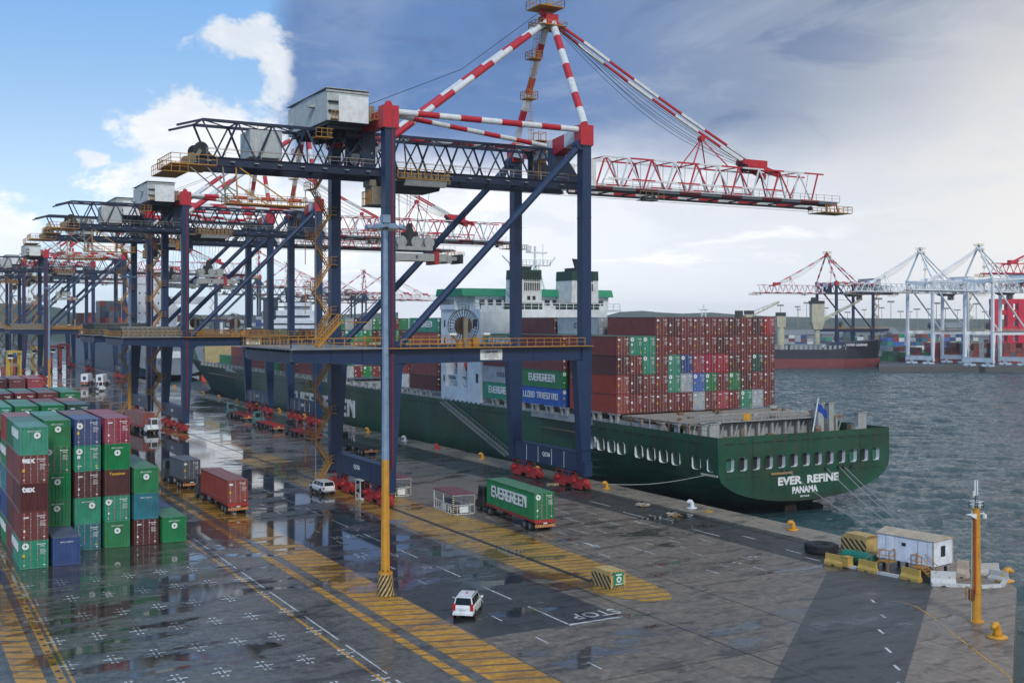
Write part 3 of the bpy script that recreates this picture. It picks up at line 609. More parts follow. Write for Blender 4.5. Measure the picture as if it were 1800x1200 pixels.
    for sy in (-1, 1):
        mb = MB(); mb.box(XR, XH, sy*YB_-.28, sy*YB_+.28, ZB-.52, ZB+.38, DBLUE); mb.box(XR, XH, sy*YB_-.5, sy*YB_+.5, ZB+.36, ZB+.44, DBLUE); mb.box(XR, XH, sy*YB_-.5, sy*YB_+.5, ZB-.6, ZB-.5, DBLUE)
        x = XR+1
        while x < XH-1: mb.box(x, x+.5, sy*(YB_+.35), sy*(YB_+.75), ZB-.15, ZB-.05, LASH); x += 2.9
        mb.obj('bottom_chord', R_)
        mb = MB(); mb.bar((XR+.8, sy*YT, ZT), (XW+.5, sy*YT, ZT), .34, .34, DBLUE); mb.bar((XR-2.2, sy*YT, ZT-.9), (XR+.8, sy*YT, ZT), .26, .26, DBLUE); mb.obj('top_chord', R_)
    braces = []
    x = XR+.8; i = 0; step = 2.15
    while x < XW-.6:
        for sy in (-1, 1):
            a_ = (x, sy*YT, ZT) if i % 2 == 0 else (x, sy*YB_, ZB+.3); b_ = (x+step, sy*YB_, ZB+.3) if i % 2 == 0 else (x+step, sy*YT, ZT)
            braces.append((a_, b_, .2))
        if i % 2 == 0: braces.append(((x, -YT, ZT), (x, YT, ZT), .16)); braces.append(((x, -YT, ZT), (x+2*step, YT, ZT), .12))
        braces.append(((x, -YB_, ZB), (x, YB_, ZB), .2)) if i % 2 else None
        x += step; i += 1
    if detail:
        for p, q, w_ in braces: mb = MB(); mb.bar(p, q, w_, w_, DBLUE); mb.obj('truss_brace', R_)
    else:
        mb = MB()
        for p, q, w_ in braces: mb.bar(p, q, w_, w_, DBLUE)
        tag(mb.obj('truss_brace', R_), kind='stuff')
    mb = MB(); mb.prismY([(XW-1.6, ZT), (XW+.2, ZT+.2), (XH-.4, ZB+.6), (XH-.4, ZB-.2), (XW-1.8, ZB-.2)], -YB_-.15, -YB_+.15, BLUE); mb.disc((XH, -YB_, ZB+.3), .5, (0, 1, 0), .7, WHT, 12); mb.obj('hinge_plate', R_); mb = MB(); mb.prismY([(XW-1.6, ZT), (XW+.2, ZT+.2), (XH-.4, ZB+.6), (XH-.4, ZB-.2), (XW-1.8, ZB-.2)], YB_-.15, YB_+.15, BLUE)
    mb.disc((XH, YB_, ZB+.3), .5, (0, 1, 0), .7, WHT, 12); mb.obj('hinge_plate', R_)
    mb = MB()                                            # hangers from the landside beam and fine gear inside the truss
    for sy in (-1, 1): mb.box(XL-.9, XL+.9, sy*2.75-.25, sy*2.75+.25, ZB+.4, 46.7, DBLUE); mb.bar((XL-4, sy*2.7, ZB+.3), (XL, sy*2.7, 46.6), .3, .3, DBLUE); mb.bar((XL+4, sy*2.7, ZB+.3), (XL, sy*2.7, 46.6), .3, .3, DBLUE)
    for k in range(9): mb.bar((XL-8+k*1.7, random.uniform(-2, 2), 46.8), (XL-7+k*1.7+random.uniform(-1, 1), random.uniform(-2, 2), 42.2), .14, .14, DARK)
    mb.obj('girder_hanger', R_)
    mb = MB(); mb.tube((XR+1, -3.3, ZB+1.3), (XH, -3.3, ZB+1.3), .03, YEL, 5); mb.rail([(XR+1, -3.45, ZB+.42), (XH-3, -3.45, ZB+.42)], 1.0, LASH, 2.2, .025); mb.rail([(XR+1, 3.45, ZB+.42), (XH-3, 3.45, ZB+.42)], 1.0, LASH, 2.2, .025); mb.obj('walkway_railing', R_)
    # machinery house with its gear frame
    hs = MB(); hs.prismX([(-6.3, 47.1), (8.2, 47.1), (8.2, 50.6), (1, 51.0), (-6.3, 50.7)], -21.3, -15.9, HGREY); hs.box(-21.45, -15.75, -6.45, -6.3, 50.6, 50.78, HGREY); hs.box(-21.5, -15.7, -6.5, 8.4, 50.98, 51.06, HGREY)
    for k in range(24): hs.box(-21.34, -21.3, -6+k*.6, -5.94+k*.6, 47.2, 50.6, HGREY)
    hs = hs.obj('machinery_house', R_)
    mb = MB(); mb.box(-19.9, -16.0, -6.62, -6.32, 47.0, 50.2, HOUSE); mb.obj('front_panel', hs)
    mb = MB(); mb.box(-22.0, -21.3, -2.2, -1.2, 49.3, 49.6, HGREY); mb.box(-21.9, -21.3, 6.0, 7.4, 48.0, 48.5, HGREY); mb.box(-21.2, -19.95, -6.7, -6.3, 49.3, 49.45, DARK); mb.box(-21.2, -19.95, -6.8, -6.3, 48.2, 48.3, DARK); mb.box(-20.9, -20, -6.9, -6.3, 47.2, 47.3, YEL); mb.rail([(-20.9, -6.9, 47.3), (-20, -6.9, 47.3)], .9, YEL, .4, .03); mb.obj('vent', hs)
    mb = MB(); mb.box(-21.0, -16.2, -5.8, 7.6, 46.75, 47.1, DARK)
    for k in range(8): mb.box(-20.8, -16.4, -5.4+k*1.6, -5.0+k*1.6, 46.3, 46.8, DARK)
    for k in range(14): x = random.uniform(-20.5, -16.6); y = random.uniform(-4.5, 4.5); mb.box(x-.4, x+.4, y-.5, y+.5, 45.6+random.random()*.5, 46.7, DARK)
    mb.box(-22.6, -20.4, -6, -4.6, 45.0, 45.1, YEL); mb.rail([(-22.6, -6, 45.1), (-20.4, -6, 45.1), (-20.4, -4.6, 45.1)], 1, YEL, .7, .03)
    mb.obj('house_frame', R_)
    mb = MB(); mb.box(-15.7, -14.9, -5.8, -1, 47.2, 49.4, BEIGE); mb.box(-15.9, -14.8, -8.2, -5.8, 47.3, 47.4, YEL); mb.rail([(-15.9, -8.2, 47.4), (-14.95, -8.2, 47.4)], 1.0, YEL, .4, .03); mb.obj('switch_gear', R_)
    mb = MB(); mb.box(-29.6, -25.6, -2.2, 2.0, 42.6, 45.9, HGREY)
    for k in range(9): mb.box(-29.63+k*.45, -29.55+k*.45, -2.24, -2.2, 42.7, 45.8, HGREY)
    mb.rail([(-29.6, -2, 45.9), (-25.6, -2, 45.9)], .5, YEL, 1, .03, False); mb.obj('electrical_house', R_)
    # rear platform with rope sheaves
    mb = MB(); mb.box(-39.4, -34, -3.5, 3.5, 41.0, 41.12, YEL); mb.rail([(-34, -3.5, 41.12), (-39.4, -3.5, 41.12), (-39.4, 3.5, 41.12), (-34, 3.5, 41.12)], 1.1, YEL, 1.0, .035)
    mb.box(-40.4, -37.5, -3.9, 2.2, 40.0, 40.08, YEL); mb.rail([(-37.5, -3.9, 40.08), (-40.4, -3.9, 40.08), (-40.4, 2.2, 40.08)], 1.1, YEL, 1, .03); mb.obj('rear_platform', R_)
    for sy in (-1.6, 1.4):
        mb = MB(); mb.disc((-35.4, sy, 43.2), .85, (.1, 1, .15), .3, DARK, 18); mb.bar((-35.2, sy, 43), (-33.8, sy, 41.6), .55, .8, DARK); mb.bar((-36.6, sy-.4, 41.2), (-35.6, sy-.4, 43), .4, .4, BEIGE); mb.disc((-36.6, sy-.5, 42.0), .6, (.1, 1, .15), .3, BEIGE, 14); mb.obj('rope_sheave', R_)
    # hanging service platform under the rear end
    mb = MB(); zp = 36.5; mb.box(-33.2, -23.4, -5.0, -2.6, zp, zp+.14, YEL); mb.rail([(-33.2, -5.0, zp+.14), (-23.4, -5.0, zp+.14), (-23.4, -2.6, zp+.14), (-33.2, -2.6, zp+.14), (-33.2, -5, zp+.14)], 1.0, YEL, 1.2, .03)
    for p, q in (((-37.6, -3, 41.2), (-32, -4, zp)), ((-35.4, -3, 41.2), (-31, -4, zp)), ((-33.2, -3, 41.2), (-33, -3.8, zp)), ((-31.6, -3, 41.2), (-31.6, -3.8, zp)), ((-31.4, -3, 41.2), (-24.4, -3.8, zp)), ((-31.6, -3, 39), (-27.6, -3.8, zp)), ((-33.2, -3, 39), (-31.6, -3.8, 38)), ((-33.2, -3.8, 38), (-31.6, -3, 40))): mb.bar(p, q, .15, .15, YEL if p[0] > -33 else BEIGE)
    mb.obj('service_platform', R_)
    # boom
    X0, X1 = 19.2, 67.4; seg = 4.15; nb = 12
    for sy in (-1, 1):
        mb = MB(); mb.stripedbar((X0, sy*YB_, ZB), (X1, sy*YB_, ZB), .5, .52, RW, seg, 0); mb.bar((X0, sy*(YB_-.3), ZB-.42), (X1-1, sy*(YB_-.3), ZB-.42), .4, .3, DARK); mb.box(X0, X0+1.1, sy*YB_-.3, sy*YB_+.3, ZB-.3, ZT-1.0, WHT); mb.obj('boom_bottom_chord', R_)
        mb = MB(); mb.bar((X0+.5, sy*YB_, ZT-1.6), (X0+3.4, sy*YT, ZT-.3), .26, .26, WHT); mb.stripedbar((X0+3.4, sy*YT, ZT-.3), (X1-2.2, sy*YT, ZT-.3), .22, .22, RW, seg, 1); mb.obj('boom_top_chord', R_)
    br = []; x = X0+1.2; i = 0
    while x < X1-4.2:
        for sy in (-1, 1):
            p, q = ((x, sy*YB_, ZB), (x+seg/2, sy*YT, ZT-.3)) if i % 2 == 0 else ((x, sy*YT, ZT-.3), (x+seg/2, sy*YB_, ZB))
            br.append((p, q, .19, RED if (i//2) % 2 == 0 else WHT))
        if i % 2: br.append(((x, -YT, ZT-.3), (x, YT, ZT-.3), .16, RED)); br.append(((x, -YT, ZT-.3), (min(x+seg, X1-2.2), YT, ZT-.3), .12, RED if i % 4 == 1 else WHT))
        else: br.append(((x, -YB_, ZB-.2), (x, YB_, ZB-.2), .2, DARK)); br.append(((x, -YT, ZT-.3), (x+seg*.9, YB_, ZB), .07, WHT)) if i else None
        x += seg/2; i += 1
    if detail:
        for p, q, w_, mt in br: mb = MB(); mb.bar(p, q, w_, w_, mt); mb.obj('boom_brace', R_)
    else:
        mb = MB()
        for p, q, w_, mt in br: mb.bar(p, q, w_, w_, mt)
        tag(mb.obj('boom_brace', R_), kind='stuff')
    mb = MB()
    for sy in (-1, 1): mb.rail([(X0+2, sy*3.5, ZB+.1), (X1, sy*3.5, ZB+.1)], 1.0, LASH, 1.7, .028); mb.box(X0, X1, sy*3.25-.25, sy*3.25+.25, ZB, ZB+.07, GREY); mb.stripedbar((X0+3, sy*3.3, ZB+1.35), (X1-12, sy*3.3, ZB+1.35), .08, .22, RW, seg, 1)
    mb.obj('boom_railing', R_)
    mb = MB(); mb.box(X1-3.0, X1+3.0, -3.3, .4, 40.1, 40.22, YEL); mb.rail([(X1-3.0, -3.3, 40.2), (X1+3.0, -3.3, 40.2), (X1+3.0, .4, 40.2), (X1-3.0, .4, 40.2)], 1.0, YEL, 1.0, .035); mb.bar((X1, -2.7, 41.6), (X1+.5, -2.7, 40.2), .2, .2, YEL); mb.bar((X1-2, -2.7, 41.6), (X1-2, -2.7, 40.2), .2, .2, YEL)
    mb.box(X1-.5, X1+1.6, -1, 1, ZB-.2, ZB+.1, ORG); mb.disc((X1-5, -2, 40.7), .35, (0, 1, 0), .5, DARK, 10); mb.obj('boom_tip_platform', R_)
    mb = MB(); mb.box(28, 31, -3.4, -2, 40.2, 40.3, DARK); mb.disc((28.8, -2.7, 40.5), .4, (0, 1, 0), .5, DARK, 12); mb.disc((30.6, -2.7, 40.7), .3, (0, 1, 0), .5, DARK, 10); mb.rail([(27.7, -3.4, 40.3), (32, -3.4, 40.3)], 1.2, BEIGE, 1.0, .04); mb.obj('boom_rope_support', R_)
    # fore stays, ropes and boom hanger
    A = Vector((XW+1.1, 0, AZ+.3)); J = Vector((41.8, 0, 50.6)); E_ = Vector((55.0, 0, 45.9))
    for sy in (-1, 1):
        mb = MB(); off = Vector((0, sy*.75, 0)); n = 9
        pts = [A+off*.6]; 
        for i in range(1, 10): pts.append(A.lerp(E_, i/9)+off+Vector((0, 0, -1.0*math.sin(math.pi*i/9)*.45)))
        for i in range(9): mb.bar(pts[i], pts[i+1], .30, .42 if i % 2 else .30, RW[i % 2])
        mb.bar(pts[-1]+Vector((-5.4, 0, 1.7)), pts[-1]+Vector((1.2, sy*.9, -.2)), .5, .8, RED); mb.obj('fore_stay', R_)
    mb = MB(); mb.box(50.2, 54.2, -1.1, 1.1, 46.6, 47.9, RED); mb.disc((50.6, 0, 47.0), .8, (0, 1, 0), 1.8, DARK, 14); mb.obj('stay_block', R_)
    mb = MB()
    for k, dz_ in enumerate((-.5, -.95, -1.3)):
        for sy in (-1, 1):
            pts = [A.lerp(Vector((51, 0, 47)), i/12)+Vector((0, sy*(.3+.12*k), dz_*2.4*math.sin(math.pi*i/12)-.1*k)) for i in range(13)]
            mb.path(pts, .035, DARK, 5)
    mb.path([(XW-1.4, -.3, AZ+1.6), (0, -.6, 56.6), (XL, -1.1, 50.2), (-16, -1.2, 49.8)], .04, DARK, 5)
    for sy in (-1, 1): mb.tube((-30, sy*1.2, 40.9), (66, sy*1.2, 40.6), .03, DARK, 5)
    mb.obj('hoist_rope', R_)
    mb = MB()
    for p in ((38.6, -2.1), (45.2, -2.1), (44.4, 2.1), (39.4, 2.1)): mb.bar(J, (p[0], p[1], ZT-.2), .16, .16, RED)
    mb.disc(J, .45, (0, 1, 0), .8, RED, 10); mb.obj('boom_hanger', R_)
    # trolley, cab, ropes and spreader
    mb = MB(); mb.box(-12.6, -3.0, -3.4, 3.4, 40.6, 41.0, BEIGE); mb.prismX([(-3.6, 40.6), (3.4, 40.6), (2.4, 39.7), (-2.8, 39.7)], -11.0, -4.4, DARK)
    mb.box(-10.8, -3.4, -4.3, -3.4, 40.9, 41.0, YEL); mb.rail([(-11, -4.3, 41), (-3.4, -4.3, 41), (-3.4, -3.4, 41)], 1.2, YEL, .9, .045); mb.prismX([(-4.2, 40.9), (-3.2, 40.9), (-3.2, 40.1), (-3.8, 40.1)], -9.8, -3.9, LASH)
    for k in range(9): x = -10.4+k*.8; mb.box(x, x+.55, -4.0, -3.4, 41.1, 41.5+random.random()*.9, BEIGE)
    mb.obj('trolley', R_)
    mb = MB(); mb.box(-13.9, -12.0, -2.6, -.4, 37.6, 39.9, BEIGE); mb.box(-12.2, -11.2, -2.6, -.4, 37.7, 39.6, GLASS); mb.box(-14.3, -11.0, -2.8, -.2, 37.4, 37.55, DARK); mb.rail([(-14.2, -2.8, 37.5), (-14.2, -.2, 37.5)], 1.8, YEL, .5, .05); mb.bar((-13, -1.5, 39.9), (-13, -1.5, 41), .4, .4, DARK); mb.box(-14.1, -13.3, -2.7, -.3, 39.9, 40.7, BEIGE); mb.obj('operator_cab', R_)
    mb = MB()
    for x in (-9.6, -8.4, -6.6, -5.2):
        for y in (-1.6, 1.4): mb.tube((x, y, 40), (x*.75-2.1, y*.7, 33.2), .03, DARK, 5)
    mb.obj('spreader_rope', R_)
    mb = MB(); mb.box(-9.6, -4.6, -1.3, 1.3, 32.0, 32.5, LASH)
    for x in (-9.0, -6.9, -5.0): mb.disc((x, -.9, 33.1), .75, (0, 1, 0), .5, LASH, 12); mb.disc((x, .9, 33.1), .75, (0, 1, 0), .5, LASH, 12)
    mb.box(-8.2, -6.6, -1.0, 1.0, 32.4, 34.4, DARK); mb.prismY([(-7.9, 34.4), (-6.9, 34.4), (-7.2, 35.6), (-7.6, 35.6)], -.3, .3, DARK)
    mb.box(-10.0, -2.2, -1.2, -.8, 30.6, 31.6, LASH); mb.box(-10.0, -2.2, .8, 1.2, 30.6, 31.6, LASH); mb.box(-10.2, -9.6, -1.3, 1.3, 30.4, 31.4, LASH); mb.box(-2.4, -1.8, -1.3, 1.3, 30.4, 31.4, LASH)
    mb.box(-4.3, -3.7, -1.45, 1.45, 30.2, 31.9, BOG); mb.box(-.6, -.1, -1.4, 1.4, 30.4, 31.6, DARK); mb.box(-2.4, -.4, -.5, .5, 30.8, 31.3, LASH)
    sp = mb.obj('spreader', R_)
    link('lettering', text('8', .7, LETB, .02), sp, (-6.9, -1.22, 31.1), FY)
    # cable reel on the near portal beam
    rl = MB(); c = Vector((-4.1, -YL, 22.1)); Rr = 2.05
    for k in range(28):
        t_ = 2*math.pi*k/28; t2 = 2*math.pi*(k+1)/28; d = Vector((math.cos(t_), 0, math.sin(t_))); d2 = Vector((math.cos(t2), 0, math.sin(t2)))
        for y in (-.28, .28): rl.bar(c+Vector((0, y, 0))+d*Rr, c+Vector((0, y, 0))+d2*Rr, .07, .07, DARK); rl.bar(c+Vector((0, y, 0)), c+Vector((0, y, 0))+d*Rr, .05, .05, DARK)
    rl.disc(c, 1.15, (0, 1, 0), .4, paint('cable_brown', (.10, .045, .025, 1), .6), 24); rl.disc(c, .3, (0, 1, 0), .9, GREY, 12); rl = rl.obj('cable_reel', R_)
    mb = MB(); mb.box(-5.0, -3.2, -YL-.4, -YL+.4, 19.42, 20.2, YEL); mb.box(-4.4, -3.8, -YL-.7, -YL-.35, 19.4, 23.2, BEIGE); mb.box(-2.9, -2.0, -YL-.4, -YL+.3, 19.42, 20.6, YEL); mb.obj('reel_stand', rl)
    for x in (-6.4, -1.6): mb = MB(); mb.tube((x, -YL-1.3, 19.4), (x, -YL-1.3, 21.0), .05, YEL, 6); mb.box(x-.45, x+.45, -YL-1.7, -YL-1.1, 20.95, 21.2, SIGNW); mb.obj('floodlight', R_)
    # zigzag stair against the far landside leg
    st = MB(); x0 = XL-3.3; x1 = XL-1.0; yc = YL-.2; z = .2; k = 0
    while z < 40.5:
        zt = z+3.35; ya, yb = (yc-1.2, yc+1.2) if k % 2 == 0 else (yc+1.2, yc-1.2)
        xa, xb = (x0+.2, x1) if k % 2 == 0 else (x1, x0+.2); yy = yc-.7 if k % 2 == 0 else yc+.7
        if not (16 < z < 19):
            for dy in (-.42, .42):
                for i in range(7): q = i/6; st.bar((xa+(xb-xa)*q, yy+dy, z+(zt-z)*q), (xa+(xb-xa)*q, yy+dy, z+(zt-z)*q+1.05), .05, .05, YEL)
                st.bar((xa, yy+dy, z), (xb, yy+dy, zt), .07, .18, YEL)
                st.bar((xa, yy+dy, z+1.0), (xb, yy+dy, zt+1.0), .05, .05, YEL); st.bar((xa, yy+dy, z+.55), (xb, yy+dy, zt+.55), .04, .04, YEL)
            for i in range(1, 12): q = i/12; X_ = xa+(xb-xa)*q; Z_ = z+(zt-z)*q; st.box(X_-.12, X_+.12, yy-.42, yy+.42, Z_-.02, Z_+.02, YEL)
        ex = xb; st.bar((x0-.5, yc+1.25, z), (x0-.5, yc+1.25, zt), .09, .09, YEL) if k % 2 else None; st.bar((x0+.1, yc-1.2, z), (x0+.1, yc-1.2, zt), .07, .07, LASH); st.box(min(ex, ex+(.9 if k % 2 == 0 else -.9)), max(ex, ex+(.9 if k % 2 == 0 else -.9)), yc-1.2, yc+1.2, zt-.08, zt, YEL)
        e2 = ex+(.9 if k % 2 == 0 else -.9); st.rail([(ex, yc-1.2, zt), (e2, yc-1.2, zt), (e2, yc+1.2, zt), (ex, yc+1.2, zt)], 1.0, YEL, .9, .03)
        st.bar((x1, yc, zt-.3), (XL-.6, yc, zt-.3), .12, .12, LASH)
        z = zt; k += 1
    st.obj('stair_tower', R_)
    if detail:
        mb = MB(); mb.rail([(-22.0, -5.0, 19.5), (-19.0, -5.0, 22.6)], 1.0, YEL, .5, .04); mb.bar((-22, -5, 19.5), (-19, -5, 22.6), .1, .3, YEL); mb.bar((-22, -4.1, 19.5), (-19, -4.1, 22.6), .1, .3, YEL); mb.rail([(-22.0, -4.1, 19.5), (-19.0, -4.1, 22.6)], 1.0, YEL, .5, .04)
        for i in range(9): mb.box(-22+i*.33, -21.75+i*.33, -5, -4.1, 19.6+i*.34, 19.64+i*.34, YEL)
        mb.box(-19, XL-.7, -5.1, -4.0, 22.5, 22.6, YEL); mb.obj('platform_stair', R_)
    return R_
CR1 = build_crane(True, 'nearest blue gantry crane numbered QC06 with its boom over the aft deck', 'QC06')
CR2 = build_crane(False, 'second blue gantry crane from QC06, concrete hatch covers stacked on its platform', 'QC07')
CR2.location.y = 133.4+102.6
CL = ['third blue gantry crane from QC06, standing right behind the second one', 'fourth blue gantry crane from QC06, beside the grey ship\'s stern', 'fifth blue gantry crane from QC06, boom over the grey ship', 'sixth and farthest blue gantry crane along the same quay']
CRANES = [CR1, CR2]
for yo, lb in zip((136.2, 318.5, 390.5, 446), CL):
    c = copy_tree(CR2); c.location.y = 133.4+yo; c['label'] = lb; CRANES.append(c)
# hatch covers lying on the platforms of the farther cranes
HC = paint('hatch_cover', (.20, .20, .17, 1), .65, dirt=.6, dcol=(.07, .05, .03, 1), scale=1.1)
mb = MB(); mb.box(-6.1, 6.1, -7.4, 7.4, 0, .32, HC)
for k in range(13): mb.box(-6.16, -6.05, -7+k*1.15, -6.5+k*1.15, -.28, .36, DARK); mb.box(-5.8+k*.95, -5.4+k*.95, -7.46, -7.36, -.28, .3, HC)
mb.box(-5.9, 5.9, -7.2, 7.2, -.3, 0, HC); HCM = mb.mesh('hatch_cover')
ORDW = ['lowest', 'second lowest', 'second highest', 'topmost']
for ci, n, wc in ((1, 3, 'second'), (2, 4, 'third'), (3, 3, 'fourth')):
    for k in range(n):
        o = link('hatch_cover', HCM, None, (48.4+random.uniform(-.2, .2), CRANES[ci].location.y+random.uniform(-.15, .15), 19.82+k*.66)); pos = {3: ['lowest', 'middle', 'topmost'], 4: ORDW}[n][k]
        tag(o, f'{pos} grey steel hatch cover in the pile on the {wc} crane\'s platform', 'hatch cover', 'hatch covers piled on crane platforms')
# ================================================================ CONTAINERS
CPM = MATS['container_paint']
CC = dict(maroon=(.165, .026, .024, 1), dmaroon=(.085, .020, .020, 1), brick=(.27, .042, .028, 1), red=(.36, .022, .035, 1), crimson=(.30, .015, .05, 1), green=(.005, .19, .060, 1), teal=(.008, .26, .15, 1), dgreen=(.008, .12, .055, 1),
          blue=(.012, .055, .20, 1), lblue=(.02, .11, .42, 1), dblue=(.012, .035, .10, 1), cyan=(.012, .16, .21, 1), grey=(.33, .37, .40, 1), slate=(.07, .095, .12, 1), dteal=(.01, .075, .06, 1), white=(.62, .65, .64, 1))
CN = dict(maroon='maroon', dmaroon='dark maroon', brick='brick red', red='bright red', crimson='crimson', green='green', teal='pale green', dgreen='dark green', blue='blue', lblue='bright blue', dblue='navy blue', cyan='sea blue', grey='light grey', slate='slate grey', dteal='dark teal', white='white')
def corr(mb, p0, ud, L, z0, z1, nrm, mat, pitch=.28, dep=.045):
    n = max(2, round(L/pitch)); v = []; ud = Vector(ud); nrm = Vector(nrm); p0 = Vector(p0)
    for i in range(n):
        for fr, d in ((0, 0), (.28, 0), (.5, 1), (.78, 1)):
            v.append(p0+ud*(L*(i+fr)/n)-nrm*(dep*d))
    v.append(p0+ud*L)
    k = len(v); vs = [(p.x, p.y, z0) for p in v]+[(p.x, p.y, z1) for p in v]
    mb.add(vs, [(i, i+1, k+i+1, k+i) for i in range(k-1)], mat)
def container_mesh(W, L, Hh, door, fine=True, name='container_shell'):
    mb = MB(); a, l = W/2, L/2; r = .09
    for x in (-a, a-r*1.2):
        for y in (-l, l-r*1.2): mb.box(x, x+r*1.2, y, y+r*1.2, 0, Hh, CPM)
        mb.box(x if x < 0 else x+.02, (x+r) if x < 0 else a, -l+.1, l-.1, 0, .14, CPM); mb.box(x if x < 0 else x+.02, (x+r) if x < 0 else a, -l+.1, l-.1, Hh-.1, Hh-.004, CPM)
    for y in (-l, l-r): mb.box(-a+.1, a-.1, y, y+r, 0, .13, CPM); mb.box(-a+.1, a-.1, y, y+r, Hh-.13, Hh-.003, CPM)
    if fine:
        corr(mb, (-a+.03, l-.1, 0), (0, -1, 0), L-.2, .14, Hh-.1, (-1, 0, 0), CPM)
    else: mb.quad((-a+.04, l-.1, .14), (-a+.04, -l+.1, .14), (-a+.04, -l+.1, Hh-.1), (-a+.04, l-.1, Hh-.1), CPM)
    mb.quad((a-.04, -l+.1, .14), (a-.04, l-.1, .14), (a-.04, l-.1, Hh-.1), (a-.04, -l+.1, Hh-.1), CPM)
    mb.quad((a-.1, l-.05, .1), (-a+.1, l-.05, .1), (-a+.1, l-.05, Hh-.1), (a-.1, l-.05, Hh-.1), CPM)
    if not door: corr(mb, (-a+.1, -l+.03, 0), (1, 0, 0), W-.2, .13, Hh-.13, (0, -1, 0), CPM, .3, .06)
    n = max(6, int(L/1.1))
    for i in range(n): y = -l+.1+(L-.2)*i/n; mb.box(-a+.1, a-.1, y+.06, y+(L-.2)/n-.06, Hh-.05, Hh-.015, CPM)
    mb.box(-a+.05, a-.05, -l+.12, l-.05, Hh-.09, Hh-.05, CPM); mb.box(-a+.05, a-.05, -l+.1, l-.05, .1, .13, CPM)
    return mb.mesh(name)
def door_mesh(W, Hh):
    mb = MB(); w_ = W/2-.12; z0, z1 = .15, Hh-.15; n = 5; hz = (z1-z0)/n
    mb.box(.005, w_, .0, .045, z0, z1, CPM)
    for i in range(n): mb.box(.06, w_-.06, -.028, 0, z0+hz*i+.07, z0+hz*(i+1)-.07, CPM)
    for z in (z0+.25, z0+(z1-z0)*.4, z0+(z1-z0)*.62, z1-.2): mb.box(w_-.02, w_+.04, -.05, .0, z-.05, z+.05, DARK)
    return mb.mesh('door')
ROD = paint('locking_rod_steel', (.36, .29, .27, 1), .5, .2, dirt=.3)
def rod_mesh(Hh):
    mb = MB(); mb.bar((0, -.07, .08), (0, -.07, Hh-.08), .045, .045, ROD)
    for z in (.12, Hh*.3, Hh*.52, Hh*.75, Hh-.12): mb.box(-.07, .07, -.09, -.03, z-.03, z+.03, ROD)
    mb.bar((0, -.09, Hh*.42), (.26, -.09, Hh*.42), .03, .03, ROD)
    return mb.mesh('locking_rod')
def marks(kind, W, Hh):
    mb = MB(); rnd = random.Random(kind*7+3); y = -.052; a = W/2
    def r_(x0, x1, z0, z1, m=LET): mb.box(x0, x1, y, y+.004, z0, z1, m)
    z = Hh-.42
    for k in range(9): r_(.22+k*.085, .275+k*.085, z, z+.09)                       # id number
    for k in range(5): r_(.5+k*.08, .55+k*.08, z-.17, z-.09)
    for j in range(5):
        for k in range(5+rnd.randint(0, 4)): r_(.5+k*.062, .54+k*.062, z-.45-j*.11, z-.40-j*.11)
    ya = paint('label_yellow', (.7, .42, .03, 1), .5, dirt=.1)
    if kind % 3 == 0: r_(-a+.2, -a+.62, Hh-.62, Hh-.38); r_(-a+.2, -a+.42, Hh*.42, Hh*.52, ya)
    if kind % 3 == 1: r_(-a+.3, -a+.75, Hh-.55, Hh-.42); r_(-a+.3, -a+.45, Hh*.3, Hh*.38)
    if kind % 3 == 2: r_(-a+.22, -a+.5, Hh*.5, Hh*.62); r_(-a+.25, -a+.6, .5, .62); r_(.7, .9, .45, .6, ya)
    r_(-a+.28, -a+.4, .3, .4); r_(.75, .95, .25, .33)
    return mb.mesh('door_markings')
def emblem_mesh():
    mb = MB(); y = -.055; n = 20
    for i in range(n):
        t0, t1 = 2*math.pi*i/n, 2*math.pi*(i+1)/n
        for r0, r1, m_ in ((.0, .30, LET),): mb.add([(0, y, 0), (math.cos(t0)*r1, y, math.sin(t0)*r1), (math.cos(t1)*r1, y, math.sin(t1)*r1)], [(0, 1, 2)], m_)
    gm = paint('emblem_green', (.01, .13, .05, 1), .5, dirt=.1)
    for k in range(8):
        t_ = math.pi*k/4; R1 = .22 if k % 2 == 0 else .13
        mb.add([(math.cos(t_)*R1, y-.004, math.sin(t_)*R1), (math.cos(t_-.5)*.06, y-.004, math.sin(t_-.5)*.06), (math.cos(t_+.5)*.06, y-.004, math.sin(t_+.5)*.06)], [(0, 2, 1)], gm)
    mb.add([(math.cos(k*math.pi/4+.4)*.075, y-.005, math.sin(k*math.pi/4+.4)*.075) for k in range(8)], [tuple(range(8))], gm)
    return mb.mesh('emblem')
EMB = emblem_mesh(); CM = {}
def cm(kind, *a):
    key = (kind,)+a
    if key not in CM: CM[key] = {'body': container_mesh, 'door': door_mesh, 'rod': rod_mesh, 'marks': marks}[kind](*a)
    return CM[key]
